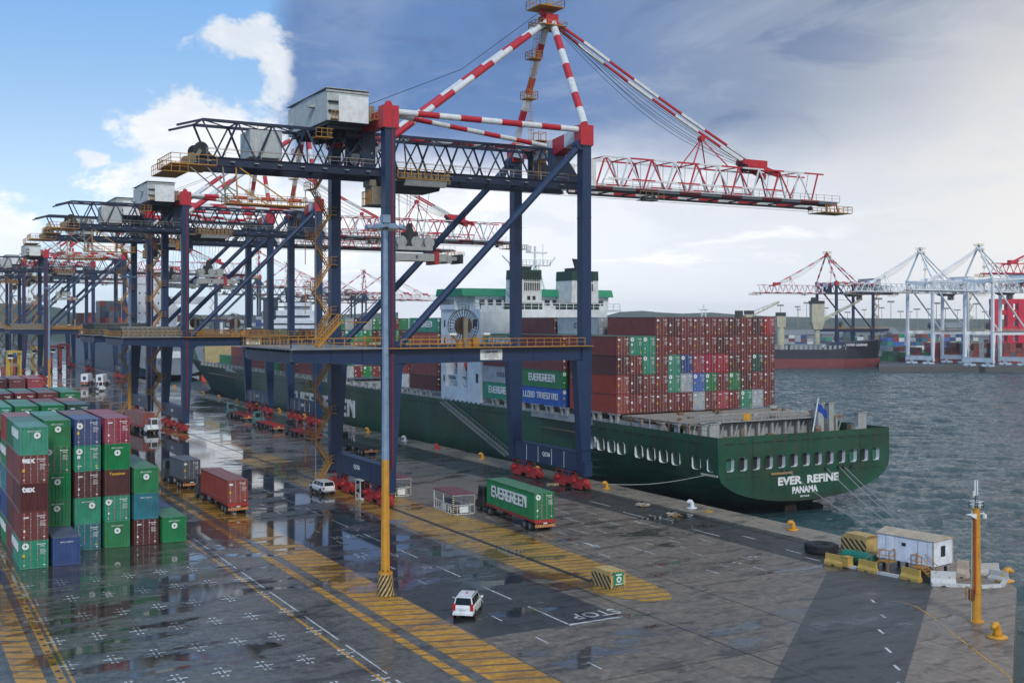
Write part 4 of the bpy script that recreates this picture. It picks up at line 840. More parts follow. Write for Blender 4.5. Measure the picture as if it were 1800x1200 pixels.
def container(x, y0, z, col, label, group, W=2.44, L=6.06, Hh=2.59, door=False, full=False, emb=None, side=None, face=None, rz=0, rods=True, fine=True, mk=0):
    """y0 = near end; z = underside.  side/face: (text maker mesh, colour) lettering on the left side / near end"""
    c_, s_ = math.cos(rz), math.sin(rz)
    o = link('shipping_container', cm('body', W, L, Hh, door, fine), None, (x-s_*L/2, y0+c_*L/2, z), (0, 0, rz)); o.color = CC[col]; tag(o, label, 'container', group)
    l = -L/2
    if door:
        for sg in (-1, 1):
            d = link('door', cm('door', W, Hh), o, (0, l+.07, 0)); d.color = CC[col]
            if sg < 0: d.scale = (-1, 1, 1)
            if rods:
                for q in (.27, .78): link('locking_rod', cm('rod', Hh), d, (q*(W/2-.12), 0, 0))
        link('door_markings', cm('marks', mk, W, Hh), o, (0, l, 0))
    elif mk is not None:
        link('end_lettering', text('EMCU 916025 0', .17, LET, .012, .003), o, (0, l-.006, Hh-.42), FY)
    if emb: link('emblem', EMB, o, (emb[0], l, Hh-emb[1]))
    if side: link('lettering', side[0], o, (-W/2-.012, side[1] if len(side) > 1 else 0, Hh*.5+(side[2] if len(side) > 2 else 0)), FX)
    if face: link('lettering', face[0], o, (face[1], l-.012, Hh-face[2]), FY)
    return o
# ================================================================ THE SHIP
SX0, SX1, SYS = 93.0, 123.6, 108.7
MIDX = (SX0+SX1)/2
SG = 'containers on the green ship'
ship = thing('container_ship', (MIDX, 108.7, WATER_Z), 'green container ship berthed under the cranes with EVER REFINE on its stern', 'container ship')
def hull_mesh():
    mb = MB(); HB = (SX1-SX0)/2; mw = WATER_Z
    # stations: y, half beam at deck, half beam at water, deck z, lowest z
    st = []
    def prof(y):
        t_ = (y-SYS)
        if t_ < 60: hb = HB; wl = HB*(.30+.70*math.sin(min(1, t_/55)*math.pi/2)); dz_ = 7.95; bz = -1.0-2.6*min(1, t_/7)
        elif t_ < 185: hb = HB; wl = HB; dz_ = 7.95+.3*(t_-60)/125; bz = -3.6
        else:
            q = (t_-185)/135; hb = HB*math.sqrt(max(0, 1-q**2.6))*.985+.25; wl = HB*max(.012, (1-q*1.12))**.8 if q*1.12 < 1 else .12; dz_ = 8.25+1.3*q+ (2.2*max(0, q-.72)/.28 if q > .72 else 0); bz = -3.6
        return hb, wl, dz_, bz
    rows = []; ys = [SYS+v for v in (0, 3, 7, 12, 18, 26, 36, 48, 62, 80, 100, 125, 150, 170, 185, 200, 215, 230, 243, 255, 266, 276, 285, 293, 300, 306, 311, 315, 318, 319.6)]
    NZ = 10
    for y in ys:
        hb, wl, dz_, bz = prof(y); q = max(0, (y-SYS-185)/135); r_ = []
        sternf = max(0, 1-(y-SYS)/30.)
        for j in range(NZ+1):
            f = j/NZ                                   # 0 deck -> 1 below water
            z = dz_+(bz-dz_)*f
            if sternf > 0:
                # transom-like section that stays wide to the knuckle and then rolls under
                k = .50; g = 0 if f < k else (f-k)/(1-k); wroll = math.sqrt(max(0, 1-g**2.1))
                xw = hb*(sternf*max(wroll, .0)+(1-sternf)*(1-(1-wl/HB)*f**2.2))
                if f == 1: xw = hb*(sternf*.02+(1-sternf)*wl/HB)
            else: xw = hb+(wl-hb)*(f**1.15 if q > 0 else 1)
            r_.append((xw, y+(0 if q == 0 else -(f**1.1)*20*q**3), z))
        rows.append(r_)
    n = NZ+1
    vs = []; 
    for r_ in rows:
        for xw, y, z in r_: vs.append((-xw, y, z))
        for xw, y, z in r_: vs.append((xw, y, z))
    fs = []
    for i in range(len(rows)-1):
        for j in range(NZ):
            a_ = i*2*n+j; fs.append((a_, a_+2*n, a_+2*n+1, a_+1)); b_ = a_+n; fs.append((b_, b_+1, b_+1+2*n, b_+2*n))
    vs = [(x, y-SYS, z-mw) for x, y, z in vs]
    mb.add(vs, fs, GREEN)
    st_rows = rows
    return mb, rows, n
mb, HR, HN = hull_mesh()
hullo = mb.obj('hull', ship, smooth=False)
# stern plate with real mooring openings cut as a grid
def plate(x0, x1, z0, z1, holes, y, mat, nrm, depth, frame, lowf=None):
    """flat plate (along u) with rectangular openings; returns MB in ship-local coordinates"""
    pass
OX, OY, OZ = MIDX, SYS, WATER_Z
def S(p): return (p[0]-OX, p[1]-OY, p[2]-OZ)
tr = MB()
def low(x):                                            # rounded lower edge of the transom
    q = abs(x-MIDX)/((SX1-SX0)/2); g = math.sqrt(max(0, 1-q**2))
    r0 = HR[0]; H0 = r0[0][2]-r0[-1][2]
    gg = (max(0, 1-q**2))**(1/2.1); return r0[0][2]-H0*(.5+.5*gg)
holes = []; xs = [MIDX-14.1+i*2.17 for i in range(13)]
for i, x in enumerate(xs): holes.append((x, x+1.35, 3.55, 5.25))
cuts = [SX0]+sorted([h_[0] for h_ in holes]+[h_[1] for h_ in holes])+[SX1]
ytop = 7.95
for i, (a_, b_) in enumerate(zip(cuts, cuts[1:])):
    hole = i % 2 == 1
    if hole:
        tr.quad(S((a_, SYS-.02, 5.25)), S((b_, SYS-.02, 5.25)), S((b_, SYS-.02, ytop)), S((a_, SYS-.02, ytop)), GREEN)
        tr.add([S((a_, SYS-.02, low(a_))), S((b_, SYS-.02, low(b_))), S((b_, SYS-.02, 3.55)), S((a_, SYS-.02, 3.55))], [(0, 1, 2, 3)], GREEN)
    else:
        k = 3
        for q in range(k):
            c_, d_ = a_+(b_-a_)*q/k, a_+(b_-a_)*(q+1)/k
            tr.add([S((c_, SYS-.02, min(low(c_), ytop))), S((d_, SYS-.02, min(low(d_), ytop))), S((d_, SYS-.02, ytop)), S((c_, SYS-.02, ytop))], [(0, 1, 2, 3)], GREEN)
tr.obj('stern_plate', ship)
def port(cx, cz, w_, h_, facing, y_or_x, inner):
    mb = MB(); n = 16; ring = []; t = .10
    for k in range(n):
        t_ = 2*math.pi*(k+.5)/n; c_, s_ = math.cos(t_), math.sin(t_)
        ring.append((max(-1, min(1, c_*1.25))*w_/2, max(-1, min(1, s_*1.25))*h_/2))
    def P3(u, v, d): return S((cx+u, y_or_x+d, cz+v)) if facing == 'y' else S((y_or_x+d, cx-u, cz+v))
    for k in range(n):
        a_, b_ = ring[k], ring[(k+1) % n]; s1 = 1+.16/w_*2*.5; 
        A, B = (a_[0]*s1, a_[1]*s1), (b_[0]*s1, b_[1]*s1)
        mb.add([P3(*a_, -.06), P3(*b_, -.06), P3(*B, -.06), P3(*A, -.06)], [(0, 1, 2, 3)], GREEN)
        mb.add([P3(*a_, -.06), P3(*a_, .55), P3(*b_, .55), P3(*b_, -.06)], [(0, 1, 2, 3)], SWHITE)
        mb.add([P3(*A, -.06), P3(*B, -.06), P3(*B, .02), P3(*A, .02)], [(0, 1, 2, 3)], GREEN)
    mb.add([P3(*p, .5) for p in ring], [tuple(range(n))], inner)
    return mb.obj('mooring_opening', ship)
INN = paint('mooring_deck_dark', (.010, .014, .012, 1), .6, dirt=.3); INW = paint('opening_grey', (.42, .45, .47, 1), .5, dirt=.4)
for i, h_ in enumerate(holes): port((h_[0]+h_[1])/2, 4.4, 1.35, 1.7, 'y', SYS-.02, INN if i not in (0, 10, 12) else paint('opening_green', (.03, .12, .08, 1), .5))
# openings along the port quarter
for i, y in enumerate((110.0, 113.0, 117.2, 119.9, 122.6, 125.4, 129.6, 132.0, 134.7, 137.0)):
    port(y, 4.35+.03*i, 1.5, 1.7, 'x', SX0-.03, INW if i > 1 else INN)
mb = MB(); mb.quad(S((SX0-.02, SYS, 0)), S((SX0-.02, SYS+.01, 0)), S((SX0-.02, SYS+.01, .1)), S((SX0-.02, SYS, .1)), GREEN)
mb.box(SX0-.14-OX, SX0-OX, 0, 3.2, 2.95-OZ, 3.2-OZ, ROPE); mb.obj('quarter_fairlead', ship)
for i in range(13):
    x = xs[i]; mb = MB(); mb.box(x-OX, x+1.3-OX, -.12, 0, 7.0-OZ, 7.12-OZ, DARK); mb.obj('freeing_slot', ship)
    if i in (0, 1, 2, 10, 11, 12): mb = MB(); mb.box(x-OX, x+1.3-OX, -.10, 0, 2.6-OZ, 2.72-OZ, DARK); mb.obj('freeing_slot', ship)
mb = MB(); mb.box(-.10, .02, 0, 1.9, 0, .12, DARK); fsl = mb.mesh('freeing_slot')
for y in range(112, 290, 3): link('freeing_slot', fsl, ship, S((SX0, y, 6.95)))
mb = MB()
for x in (MIDX-4.6, MIDX-3.6, MIDX+3.2, MIDX+5.6, MIDX+6.5, MIDX+8): mb.disc(S((x, SYS-.1, 3.0)), .28, (0, 1, 0), .25, DARK, 12)
mb.box(MIDX-6.6-OX, MIDX-2.9-OX, -.3, 0, 2.72-OZ, 2.98-OZ, paint('fairlead_rust', (.32, .2, .09, 1), .6)); mb.obj('fairlead', ship)
for s_, sz, z, dx_, sx in (('EVER  REFINE', 1.42, 1.72, .1, 1.42), ('PANAMA', 1.2, .42, -.6, 1.0), ('IMO 9 106 42', .3, -.42, -.6, 1)): link('lettering', text(s_, sz, LET, .045, .01, sx*.92), ship, S((MIDX+dx_, SYS-.05, z)), FY)
nm = link('lettering', block('EVERGREEN', 3.65, LET, 1.25, 6.0), ship, S((SX0-.05, 252.6, 2.95)), FX); nm.scale = (1.6, 1, 1)
# stern deck: open platform on pillars, bulwark stanchions and rails
mb = MB(); mb.box(SX0+.6-OX, SX1-.6-OX, .4, 250, 5.6-OZ, 5.7-OZ, DECKC); mb.box(SX0+.4-OX, SX1-.4-OX, 12, 228, 7.2-OZ, 8.35-OZ, LASH); mb.obj('main_deck', ship)
mb = MB(); mb.box(SX0+1.0-OX, SX1-.6-OX, 7.6, 22, 8.72-OZ, 9.12-OZ, DECKC)
for k in range(12): mb.box(SX0+1.1-OX, SX1-.8-OX, 7.7+k*1.2, 7.8+k*1.2, 9.1-OZ, 9.17-OZ, LASH)
mb.obj('aft_hatch_platform', ship)
mb = MB()
for x in [SX0+1.5+i*2.45 for i in range(12)]: mb.bar(S((x, SYS+7.7, 5.7)), S((x, SYS+7.7, 8.8)), .35, .3, LASH); mb.bar(S((x, SYS+7.7, 5.7)), S((x+1.2, SYS+7.7, 8.8)), .14, .14, LASH)
mb.box(SX0+.8-OX, SX1-.8-OX, 8.6, 9, 5.7-OZ, 8.7-OZ, LASH)
mb.obj('platform_support', ship)
mb = MB(); mb.rail([S((SX0+3, SYS+7.2, 9.1)), S((SX1-6, SYS+7.2, 9.1))], 1.0, LASH, 1.35, .05); mb.box(SX0+3-OX, SX1-6-OX, 6.9, 7.6, 9.0-OZ, 9.1-OZ, LASH)
for x in (MIDX-5, MIDX+8): mb.box(x-OX, x+1.3-OX, 6.85, 6.9, 9.15-OZ, 10.1-OZ, paint('board_yellow', (.55, .30, .03, 1), .5))
mb.obj('walkway_railing', ship)
RUST = paint('deck_rust', (.20, .10, .05, 1), .7, dirt=.5, dcol=(.08, .04, .02, 1), scale=2); rnd = random.Random(12)
for k in range(34):
    x = rnd.uniform(SX0+1.2, SX1-1.5); y = SYS+rnd.choice([rnd.uniform(8, 21), rnd.uniform(1.2, 6)]); z = 9.15 if y > SYS+7.6 else 5.7; a_ = rnd.uniform(.15, .7); mb = MB(); mb.box(-a_, a_, -a_*.6, a_*.6, 0, rnd.uniform(.15, .5) if z > 6 else rnd.uniform(1.0, 2.6), rnd.choice([RUST, RUST, LASH, DECKC, BEIGE])); mb.obj('mooring_gear', ship, S((x, y, z)))
for k in range(9):
    x = SX0+.35; y = SYS+2+k*2.1; mb = MB(); mb.bar(S((x, y, 7.9)), S((x, y, 9.3)), .12, .12, RUST if k % 3 else LASH); mb.bar(S((x, y, 9.2)), S((x, y+2.1, 9.2)), .07, .07, LASH); mb.bar(S((x, y, 8.6)), S((x, y+2.1, 8.6)), .06, .06, RUST); mb.obj('side_railing', ship)
for x, y, hh, w_ in ((SX1-7.2, SYS+6, 11.2, 1.1), (SX1-5.2, SYS+6, 11.2, .9), (SX1-1.8, SYS+3.5, 9.9, 1.6), (SX0+3.4, SYS+5, 9.3, 1.5), (SX0+1.2, SYS+4.5, 9.2, .9), (SX0+.9, SYS+9, 9.0, .9), (SX0+.9, SYS+12.5, 8.9, .8), (SX0+.9, SYS+17.5, 8.9, .9)):
    mb = MB(); mb.box(x-OX-w_/2, x-OX+w_/2, y-OY-.4, y-OY+.4, 5.7-OZ, hh-OZ, LASH); mb.box(x-OX-w_/2-.2, x-OX+w_/2+.2, y-OY-.5, y-OY+.5, hh-.15-OZ, hh-OZ, LASH); mb.obj('container_post', ship)
mb = MB(); mb.tube(S((MIDX+1.5, SYS+.6, 7.9)), S((MIDX+2.2, SYS+.3, 12.4)), .09, SWHITE, 8); fs = mb.obj('flag_staff', ship)
mb = MB(); n = 6
for i in range(n):
    for j in range(3):
        f = lambda u, v: S((MIDX+2.1+u*.26, SYS+.3+.2*math.sin(u*1.7), 11.9-v*.38-u*.20))
        mb.add([f(i, j), f(i+1, j), f(i+1, j+1), f(i, j+1)], [(0, 1, 2, 3)], paint('flag_blue', (.01, .06, .32, 1), .7, dirt=.0))
mb.obj('flag', fs)
mb = MB(); mb.frus((MIDX-1.2-OX, MIDX+1.2-OX, 3, 8), (MIDX-.8-OX, MIDX+.8-OX, 3.4, 7.4), -3.2-OZ+0, -1.3-OZ, paint('rudder_red', (.06, .012, .012, 1), .5)); mb.obj('rudder', ship)
# white pillars of the deck edge, lashing gear
mb = MB()
for y in [SYS+22+i*4.4 for i in range(54)]:
    if 170 < y < 189: continue
    mb.box(SX0+.15-OX, SX0+.6-OX, y-OY, y+.55-OY, 8.0-OZ, 9.3-OZ, LASH); mb.box(SX0+.15-OX, SX0+.5-OX, y+1.5-OY, y+1.9-OY, 8.0-OZ, 9.3-OZ, LASH); mb.box(SX0+.12-OX, SX0+.6-OX, y-.2-OY, y+2.2-OY, 9.1-OZ, 9.3-OZ, LASH)
tag(mb.obj('deck_post', ship), kind='stuff')
# accommodation block
ac = MB(); Y0, Y1 = 171.8, 187.4
def bx(x0, x1, y0, y1, z0, z1, m_, mb_): mb_.box(x0-OX, x1-OX, y0-OY, y1-OY, z0-OZ, z1-OZ, m_)
bx(SX0+3.2, SX1-3.2, Y0+.3, Y1, 8.2, 24.4, SWHITE, ac)
bx(SX0+.1, SX0+3.2, Y0, Y0+5.0, 8.2, 24.4, SWHITE, ac); bx(SX0+.1, SX0+3.2, Y1-2.2, Y1, 8.2, 24.4, SWHITE, ac); bx(SX0+.1, SX0+3.2, Y0+5.0, Y1-2.2, 18.2, 24.4, SWHITE, ac); bx(SX0+.1, SX0+3.2, Y0+5.0, Y1-2.2, 8.2, 10.6, SWHITE, ac); bx(SX0+.1, SX0+1.0, Y0+7.4, Y0+8.8, 10.6, 18.2, SWHITE, ac)
bx(SX0+.1, SX1, Y0+.3, Y1, 24.4, 24.75, SWHITE, ac)
for k in range(9): bx(SX0+.05, SX0+.6, Y0+.6+k*1.75, Y0+1.1+k*1.75, 6.9, 8.2, SWHITE, ac)
aco = ac.obj('accommodation_block', ship)
mb = MB(); bx(SX0+2.4, SX1+1.2, 178, 187.3, 24.75, 27.2, SWHITE, mb); bx(SX0-.2, SX0+2.4, 181, 187.3, 24.75, 27.2, SWHITE, mb); wh = mb.obj('wheelhouse', ship)
mb = MB(); mb.prismX([(177-OY, 27.2-OZ), (188.2-OY, 27.2-OZ), (187.6-OY, 28.6-OZ), (177.6-OY, 28.6-OZ)], SX0-.7-OX, SX1+1.7-OX, BGREEN); mb.obj('wheelhouse_roof', wh)
for k in range(7): mb = MB(); bx(SX0-.24, SX0-.19, 181.6+k*.8, 182.15+k*.8, 25.7, 26.7, GLASS, mb); mb.obj('window', wh)
for k in range(16): mb = MB(); x = SX0+3.2+k*1.75; bx(x, x+1.1, 177.93, 178.0, 25.6, 26.6, GLASS, mb); mb.obj('window', wh)
for y, z, w_, h_ in ((174, 22.2, .6, 1.5), (177.4, 22.2, .5, 1.1), (178.4, 22.2, .5, 1.1), (180.0, 22.2, .5, 1.1), (181, 22.2, .5, 1.1), (185.6, 22.2, .5, 1.3), (173, 22.3, .9, 1.3), (185.6, 19, .5, 1.1), (185.8, 12, .5, 1.2), (172.6, 12.5, .9, 1.6)):
    mb = MB(); bx(SX0+.05, SX0+.12, y, y+w_, z-h_/2, z+h_/2, GLASS, mb); mb.obj('window', aco)
mb = MB(); mb.path([S((SX0+1.9, 177.5, 14.6)), S((SX0+1.9, 178.3, 14.7)), S((SX0+1.9, 182.6, 14.7)), S((SX0+1.9, 183.4, 14.9))], [.4, 1.25, 1.25, .4], ORG, 10); mb.box(SX0+1.1-OX, SX0+2.8-OX, 179.2-OY, 181.8-OY, 15.3-OZ, 16.6-OZ, ORG); tagl = mb.obj('lifeboat', ship)
mb = MB(); bx(SX0+.4, SX0+2.9, Y0+5.2, Y1-2.4, 12.6, 12.75, SWHITE, mb); mb.rail([S((SX0+.5, Y0+5.2, 10.6)), S((SX0+.5, Y1-2.4, 10.6))], 1.1, SWHITE, 1.0, .05); mb.bar(S((SX0+.7, 178, 10.6)), S((SX0+.7, 179.6, 12.6)), .5, .3, SWHITE); mb.bar(S((SX0+.7, 180.5, 10.6)), S((SX0+.7, 182.1, 12.6)), .5, .3, SWHITE); mb.obj('lifeboat_deck', ship)
mb = MB(); mb.rail([S((SX0+.3, Y0+.4, 24.75)), S((SX1-.2, Y0+.4, 24.75))], 1.1, SWHITE, 1.5, .05); mb.rail([S((SX0+.3, 181, 24.75)), S((SX0+.3, Y0+.4, 24.75))], 1.1, SWHITE, 1.2, .05); mb.obj('upper_railing', ship)
# funnels
GLV = paint('funnel_green', (.012, .06, .04, 1), .5, dirt=.2)
SOOT = paint('funnel_white', (.66, .68, .66, 1), .5, dirt=.35, dcol=(.30, .25, .14, 1), scale=.8)
for x0, x1, y0, y1, zt, lab in ((101.0, 106.3, 172.6, 177.0, 31.9, 0), (112.7, 118.8, 172.6, 178.4, 31.9, 1)):
    mb = MB(); mb.frus((x0-OX, x1-OX, y0-OY, y1-OY), (x0+.25-OX, x1-.1-OX, y0+.15-OY, y1-.3-OY), 24.7-OZ, zt-OZ, SOOT)
    mb.box(x0-.05-OX, x1+.05-OX, y0-.06-OY, y1-OY, 24.7-OZ, 26.0-OZ, GLV); mb.frus((x0+.12-OX, x1-.02-OX, y0+.04-OY, y1-.2-OY), (x0+.2-OX, x1-.05-OX, y0+.08-OY, y1-.25-OY), zt-1.7-OZ, zt+.05-OZ, GLV)
    mb.box(x0+1.6-OX, x1-1.8-OX, y0+1-OY, y1-1-OY, zt-OZ, zt+.7-OZ, DARK); fn = mb.obj('funnel', ship)
    for k in range(9):
        x = x0+1.6+k*.38; mb = MB()
        if x < x1-.4: mb.box(x-OX, x+.17-OX, y0+.02-OY, y0+.12-OY, zt-2.0-OZ, zt-.35-OZ, DARK); mb.box(x-OX, x+.17-OX, y0-.02-OY, y0+.1-OY, zt-3.7-OZ, zt-2.3-OZ, DARK); mb.obj('louvre', fn)
    mb = MB(); mb.box(x0+2.2-OX, x0+2.8-OX, y0-.05-OY, y0+.1-OY, zt-5.4-OZ, zt-4.7-OZ, DARK); mb.obj('vent_opening', fn); mb = MB(); mb.box(x0+3.3-OX, x0+3.9-OX, y0-.05-OY, y0+.1-OY, zt-5.4-OZ, zt-4.7-OZ, DARK); mb.obj('vent_opening', fn)
    if not lab:
        mb = MB(); cc = Vector(S((x0+.02, (y0+y1)/2, 28.6)))
        for k in range(8):
            t_ = math.pi*k/4; R1 = 1.25 if k % 2 == 0 else .7
            p = lambda t, r: cc+Vector((-.03, -math.cos(t)*r*.9, math.sin(t)*r)); mb.add([p(t_, R1), p(t_-.45, .3), p(0, 0), p(t_+.45, .3)], [(0, 1, 2, 3)], BGREEN)
        for k in range(10): t_ = math.pi*(1.15+.7*k/9); p0 = cc+Vector((-.03, math.cos(t_)*1.55, math.sin(t_)*1.6)); mb.box(p0.x, p0.x+.03, p0.y-.1, p0.y+.1, p0.z-.12, p0.z+.12, BGREEN)
        mb.obj('funnel_emblem', fn)
    else: mb = MB(); mb.prismY([(x0+1.4-OX, zt+2.4-OZ), (x0+3.2-OX, zt+2.3-OZ), (x0+2.4-OX, zt+.7-OZ), (x0+2-OX, zt+.7-OZ)], y0+1.6-OY, y0+2-OY, DARK); mb.obj('exhaust_scoop', fn)
# radar mast
mb = MB(); mx, my = 110.5, 182.0
for sx in (-1, 1):
    for sy in (-1, 1): mb.bar(S((mx+sx*1.4, my+sy*1.2, 28.5)), S((mx+sx*.5, my+sy*.5, 33.2)), .28, .28, SWHITE)
for z in (29.6, 31.0, 32.4):
    q = 1.4-.9*(z-28.5)/4.7
    mb.bar(S((mx-q, my-1, z)), S((mx+q, my-1, z)), .18, .18, SWHITE); mb.bar(S((mx-q, my-1, z)), S((mx+q*.8, my-1, z+1.4)), .14, .14, SWHITE)
mb.box(mx-5.4-OX, mx+3.2-OX, my-.6-OY, my+.6-OY, 33.2-OZ, 33.4-OZ, SWHITE); mb.rail([S((mx-5.4, my-.6, 33.4)), S((mx+3.2, my-.6, 33.4))], .9, SWHITE, .8, .05)
mb.box(mx-1.9-OX, mx+2.7-OX, my-.2-OY, my+.2-OY, 35.6-OZ, 35.9-OZ, SWHITE); mb.tube(S((mx, my, 33)), S((mx, my, 37)), .22, SWHITE, 8); mb.disc(S((mx-1.4, my, 36.5)), .55, (0, 0, 1), 1.0, SWHITE, 12); mb.tube(S((mx-3.4, my, 33.3)), S((mx-3.4, my, 36.4)), .14, SWHITE, 6); mb.tube(S((mx+3.2, my, 33.4)), S((mx+4.6, my, 35)), .14, SWHITE, 6); mb.tube(S((mx-5.4, my, 33.4)), S((mx-7.2, my, 35)), .14, SWHITE, 6); mb.tube(S((mx+1.8, my, 33.4)), S((mx+1.8, my, 37.5)), .08, SWHITE, 6)
mb.obj('radar_mast', ship)
# gangway hanging from the side
mb = MB(); p, q = Vector(S((SX0-1.0, 184.6, 7.6))), Vector(S((SX0-1.2, 160.0, .3)))
for dx_ in (-.5, .5):
    mb.bar(p+Vector((dx_, 0, 0)), q+Vector((dx_, 0, 0)), .1, .3, GREY); mb.bar(p+Vector((dx_, 0, 1)), q+Vector((dx_, 0, 1)), .06, .06, GREY)
    for i in range(25): a_ = (p+Vector((dx_, 0, 0))).lerp(q+Vector((dx_, 0, 0)), i/24); mb.bar(a_, a_+Vector((0, 0, 1)), .05, .05, GREY)
for i in range(50): a_ = p.lerp(q, i/49); mb.box(a_.x-.5, a_.x+.5, a_.y-.1, a_.y+.1, a_.z-.02, a_.z+.03, GREY)
mb.obj('gangway', ship)
# foredeck gear near the bow
mb = MB(); FB = paint('foredeck_buff', (.40, .33, .16, 1), .6, dirt=.4)
for x, y, w_, l_, z0, z1 in ((108, 372, 24, 1.2, 8.5, 14.5), (104, 352, 6, 14, 8.6, 10.6), (112, 345, 4, 6, 8.6, 11.4), (98.5, 350, 2.4, 4, 8.6, 11.2)): mb = MB(); bx(x-w_/2, x+w_/2, y-l_/2, y+l_/2, z0, z1, FB, mb); mb.obj('foredeck_gear', ship)
mb = MB(); mb.tube(S((108, 395, 9)), S((108, 395, 22)), .5, SWHITE, 8); mb.obj('foremast', ship)
mb = MB(); bx(100, 102.5, 340, 346, 9.4, 12, paint('tarpaulin_blue', (.02, .12, .5, 1), .6), mb); mb.obj('tarpaulin_load', ship)
# ---------------------------------------------------------------- deck cargo
PW, PH, PL, ZB0 = 2.325, 2.80, 12.25, 9.3
def cnum(n): return ['first', 'second', 'third', 'fourth', 'fifth', 'sixth', 'seventh', 'eighth', 'ninth', 'tenth', 'eleventh', 'twelfth', 'thirteenth'][n]
TN = ['bottom', 'second', 'third', 'fourth', 'top']
AFT = ['m m m m m m g m c m t g m'.split(), 'b M m m G g L D m D M m m'.split(), 'm m G m G B r r c M m n m'.split(), 'm G G m m m m m M m m m m'.split(), '. . . m M m m m m M m M c'.split()]
KEY = dict(m='maroon', M='dmaroon', b='dblue', B='blue', L='lblue', g='grey', c='red', r='crimson', t='teal', G='teal', D='green', n='dteal', k='brick')
SIDE = {0: 'brick', 1: 'brick', 2: 'dmaroon', 3: 'maroon'}
for ti, row in enumerate(AFT):
    for ci, ch in enumerate(row):
        if ch == '.': continue
        col = KEY[ch]
        if ci == 0: col = SIDE[ti]
        x = SX0+.25+PW*(ci+.5); gr = col in ('green', 'teal', 'lblue', 'blue', 'dteal')
        container(x, 131.0, ZB0+ti*PH, col, f'{CN[col]} container, {cnum(ci)} from the left in the {TN[ti]} tier facing the stern', SG, PW-.05, PL, PH-.03, True, emb=(-.72, .48) if gr else None, mk=(ci*5+ti*3) % 6, fine=(ci in (0, 3)), rods=col != 'grey', side=(text('TRITON', .3, LET, .02), 5.2, .6) if ci == 0 and ti == 1 else None)
EG1 = block('EVERGREEN', 1.15, LET, 1.15, 5.4)
def L_side(s_): return {'E': (EG1, 0, .15), 'C': (text('COSCO', 1.05, LETB, .03, .008, 1.0, space=1.45), -1.2, 0), 'T': (block('LLOYD TRIESTINO', .95, LET, 1.1, 5.2), .4, .1), None: None, '': None}[s_]
def sidebay(yn, specs, bay, L=PL, ntop=None):
    for ti, (col, t_) in enumerate(specs):
        if col is None: continue
        xi = 3 if ti == 4 and bay in ('second', 'third') else 0
        sd = L_side(t_)
        container(SX0+.25+PW*(xi+.5), yn, ZB0+ti*PH, col, f'{CN[col]} container, {TN[ti]} tier, quay side, {bay} bay from the stern', SG, PW-.05, L, PH-.03, True, side=(sd[0], sd[1], sd[2]) if sd else None, emb=(-.72, .48) if col in ('green', 'teal', 'lblue') else None, mk=ti, rods=ti > 1)
sidebay(145.5, [('lblue', 'T'), ('green', 'E'), ('maroon', ''), ('maroon', ''), ('grey', 'C')], 'second')
sidebay(159.2, [('teal', 'E'), ('grey', 'C'), ('maroon', ''), ('teal', 'E'), ('maroon', '')], 'third', 11.9)
sidebay(189.6, [('dmaroon', ''), ('maroon', ''), ('maroon', ''), ('brick', ''), ('teal', 'E')], 'fourth')
for ci in range(1, 13):                                # the rest of the top tiers over those bays
    for yn, bay, tis in ((145.5, 'second', (3,) if ci < 3 else (4,)), (159.2, 'third', (3,) if ci < 3 else (4,)), (189.6, 'fourth', (3, 4))):
        for ti in tis:
            if ti == 4 and ci == 3 and bay != 'fourth': continue
            col = random.Random(ci*31+ti*7+int(yn)).choice(['maroon', 'maroon', 'dmaroon', 'brick', 'teal', 'grey', 'green']) if not (bay == 'second' and ci == 4) else 'green'
            container(SX0+.25+PW*(ci+.5), yn, ZB0+ti*PH, col, f'{CN[col]} container, {TN[ti]} tier, {cnum(ci)} column from the quay, {bay} bay from stern', SG, PW-.05, PL, PH-.03, ci < 7, rods=False, fine=False, mk=ci % 6, emb=(-.72, .48) if col in ('green', 'teal') and ci < 7 else None)
FWD = [['t', 'g', 'm', 'D', 'm', 'm', 'b'], ['m', 'D', 'g', 'm', 'm', 'D', 'M'], ['t', 'D', 'c', 'M', 't', 'm', 'm'], ['M', 'G', 'G', 'D', 'M', 'g', 'D'], ['D', 'g', 'M', 'g', 'D', 'm', 'm']]
for ti, row in enumerate(FWD):
    for ci in range(13):
        col = KEY[row[ci % 7]]
        container(SX0+.25+PW*(ci+.5), 243.0, ZB0+ti*PH, col, f'{CN[col]} container, {TN[ti]} tier, {cnum(ci)} column from quay, facing aft in forward cargo', SG, PW-.05, PL, PH-.03, ci < 7, rods=False, fine=False, mk=(ci+ti) % 6, emb=(-.72, .48) if col in ('green', 'teal') and ci < 7 else None, side=L_side('E') if (ci == 0 and ti == 4) else None)
for bi, (yn, specs) in enumerate(((203.2, [('white', ''), ('brick', '')]), (257, [('maroon', ''), ('maroon', ''), ('grey', ''), ('maroon', '')]), (271, [('maroon', ''), ('green', ''), ('maroon', ''), ('teal', '')]), (285, [('green', ''), ('maroon', ''), ('teal', ''), ('green', '')]), (299, [('maroon', ''), ('grey', ''), ('maroon', ''), ('maroon', '')]), (318, [('maroon', ''), ('brick', '')]), (331, [('green', '')]))):
    sidebay(yn, specs, ['fifth', 'seventh', 'eighth', 'ninth', 'tenth', 'eleventh', 'twelfth'][bi])
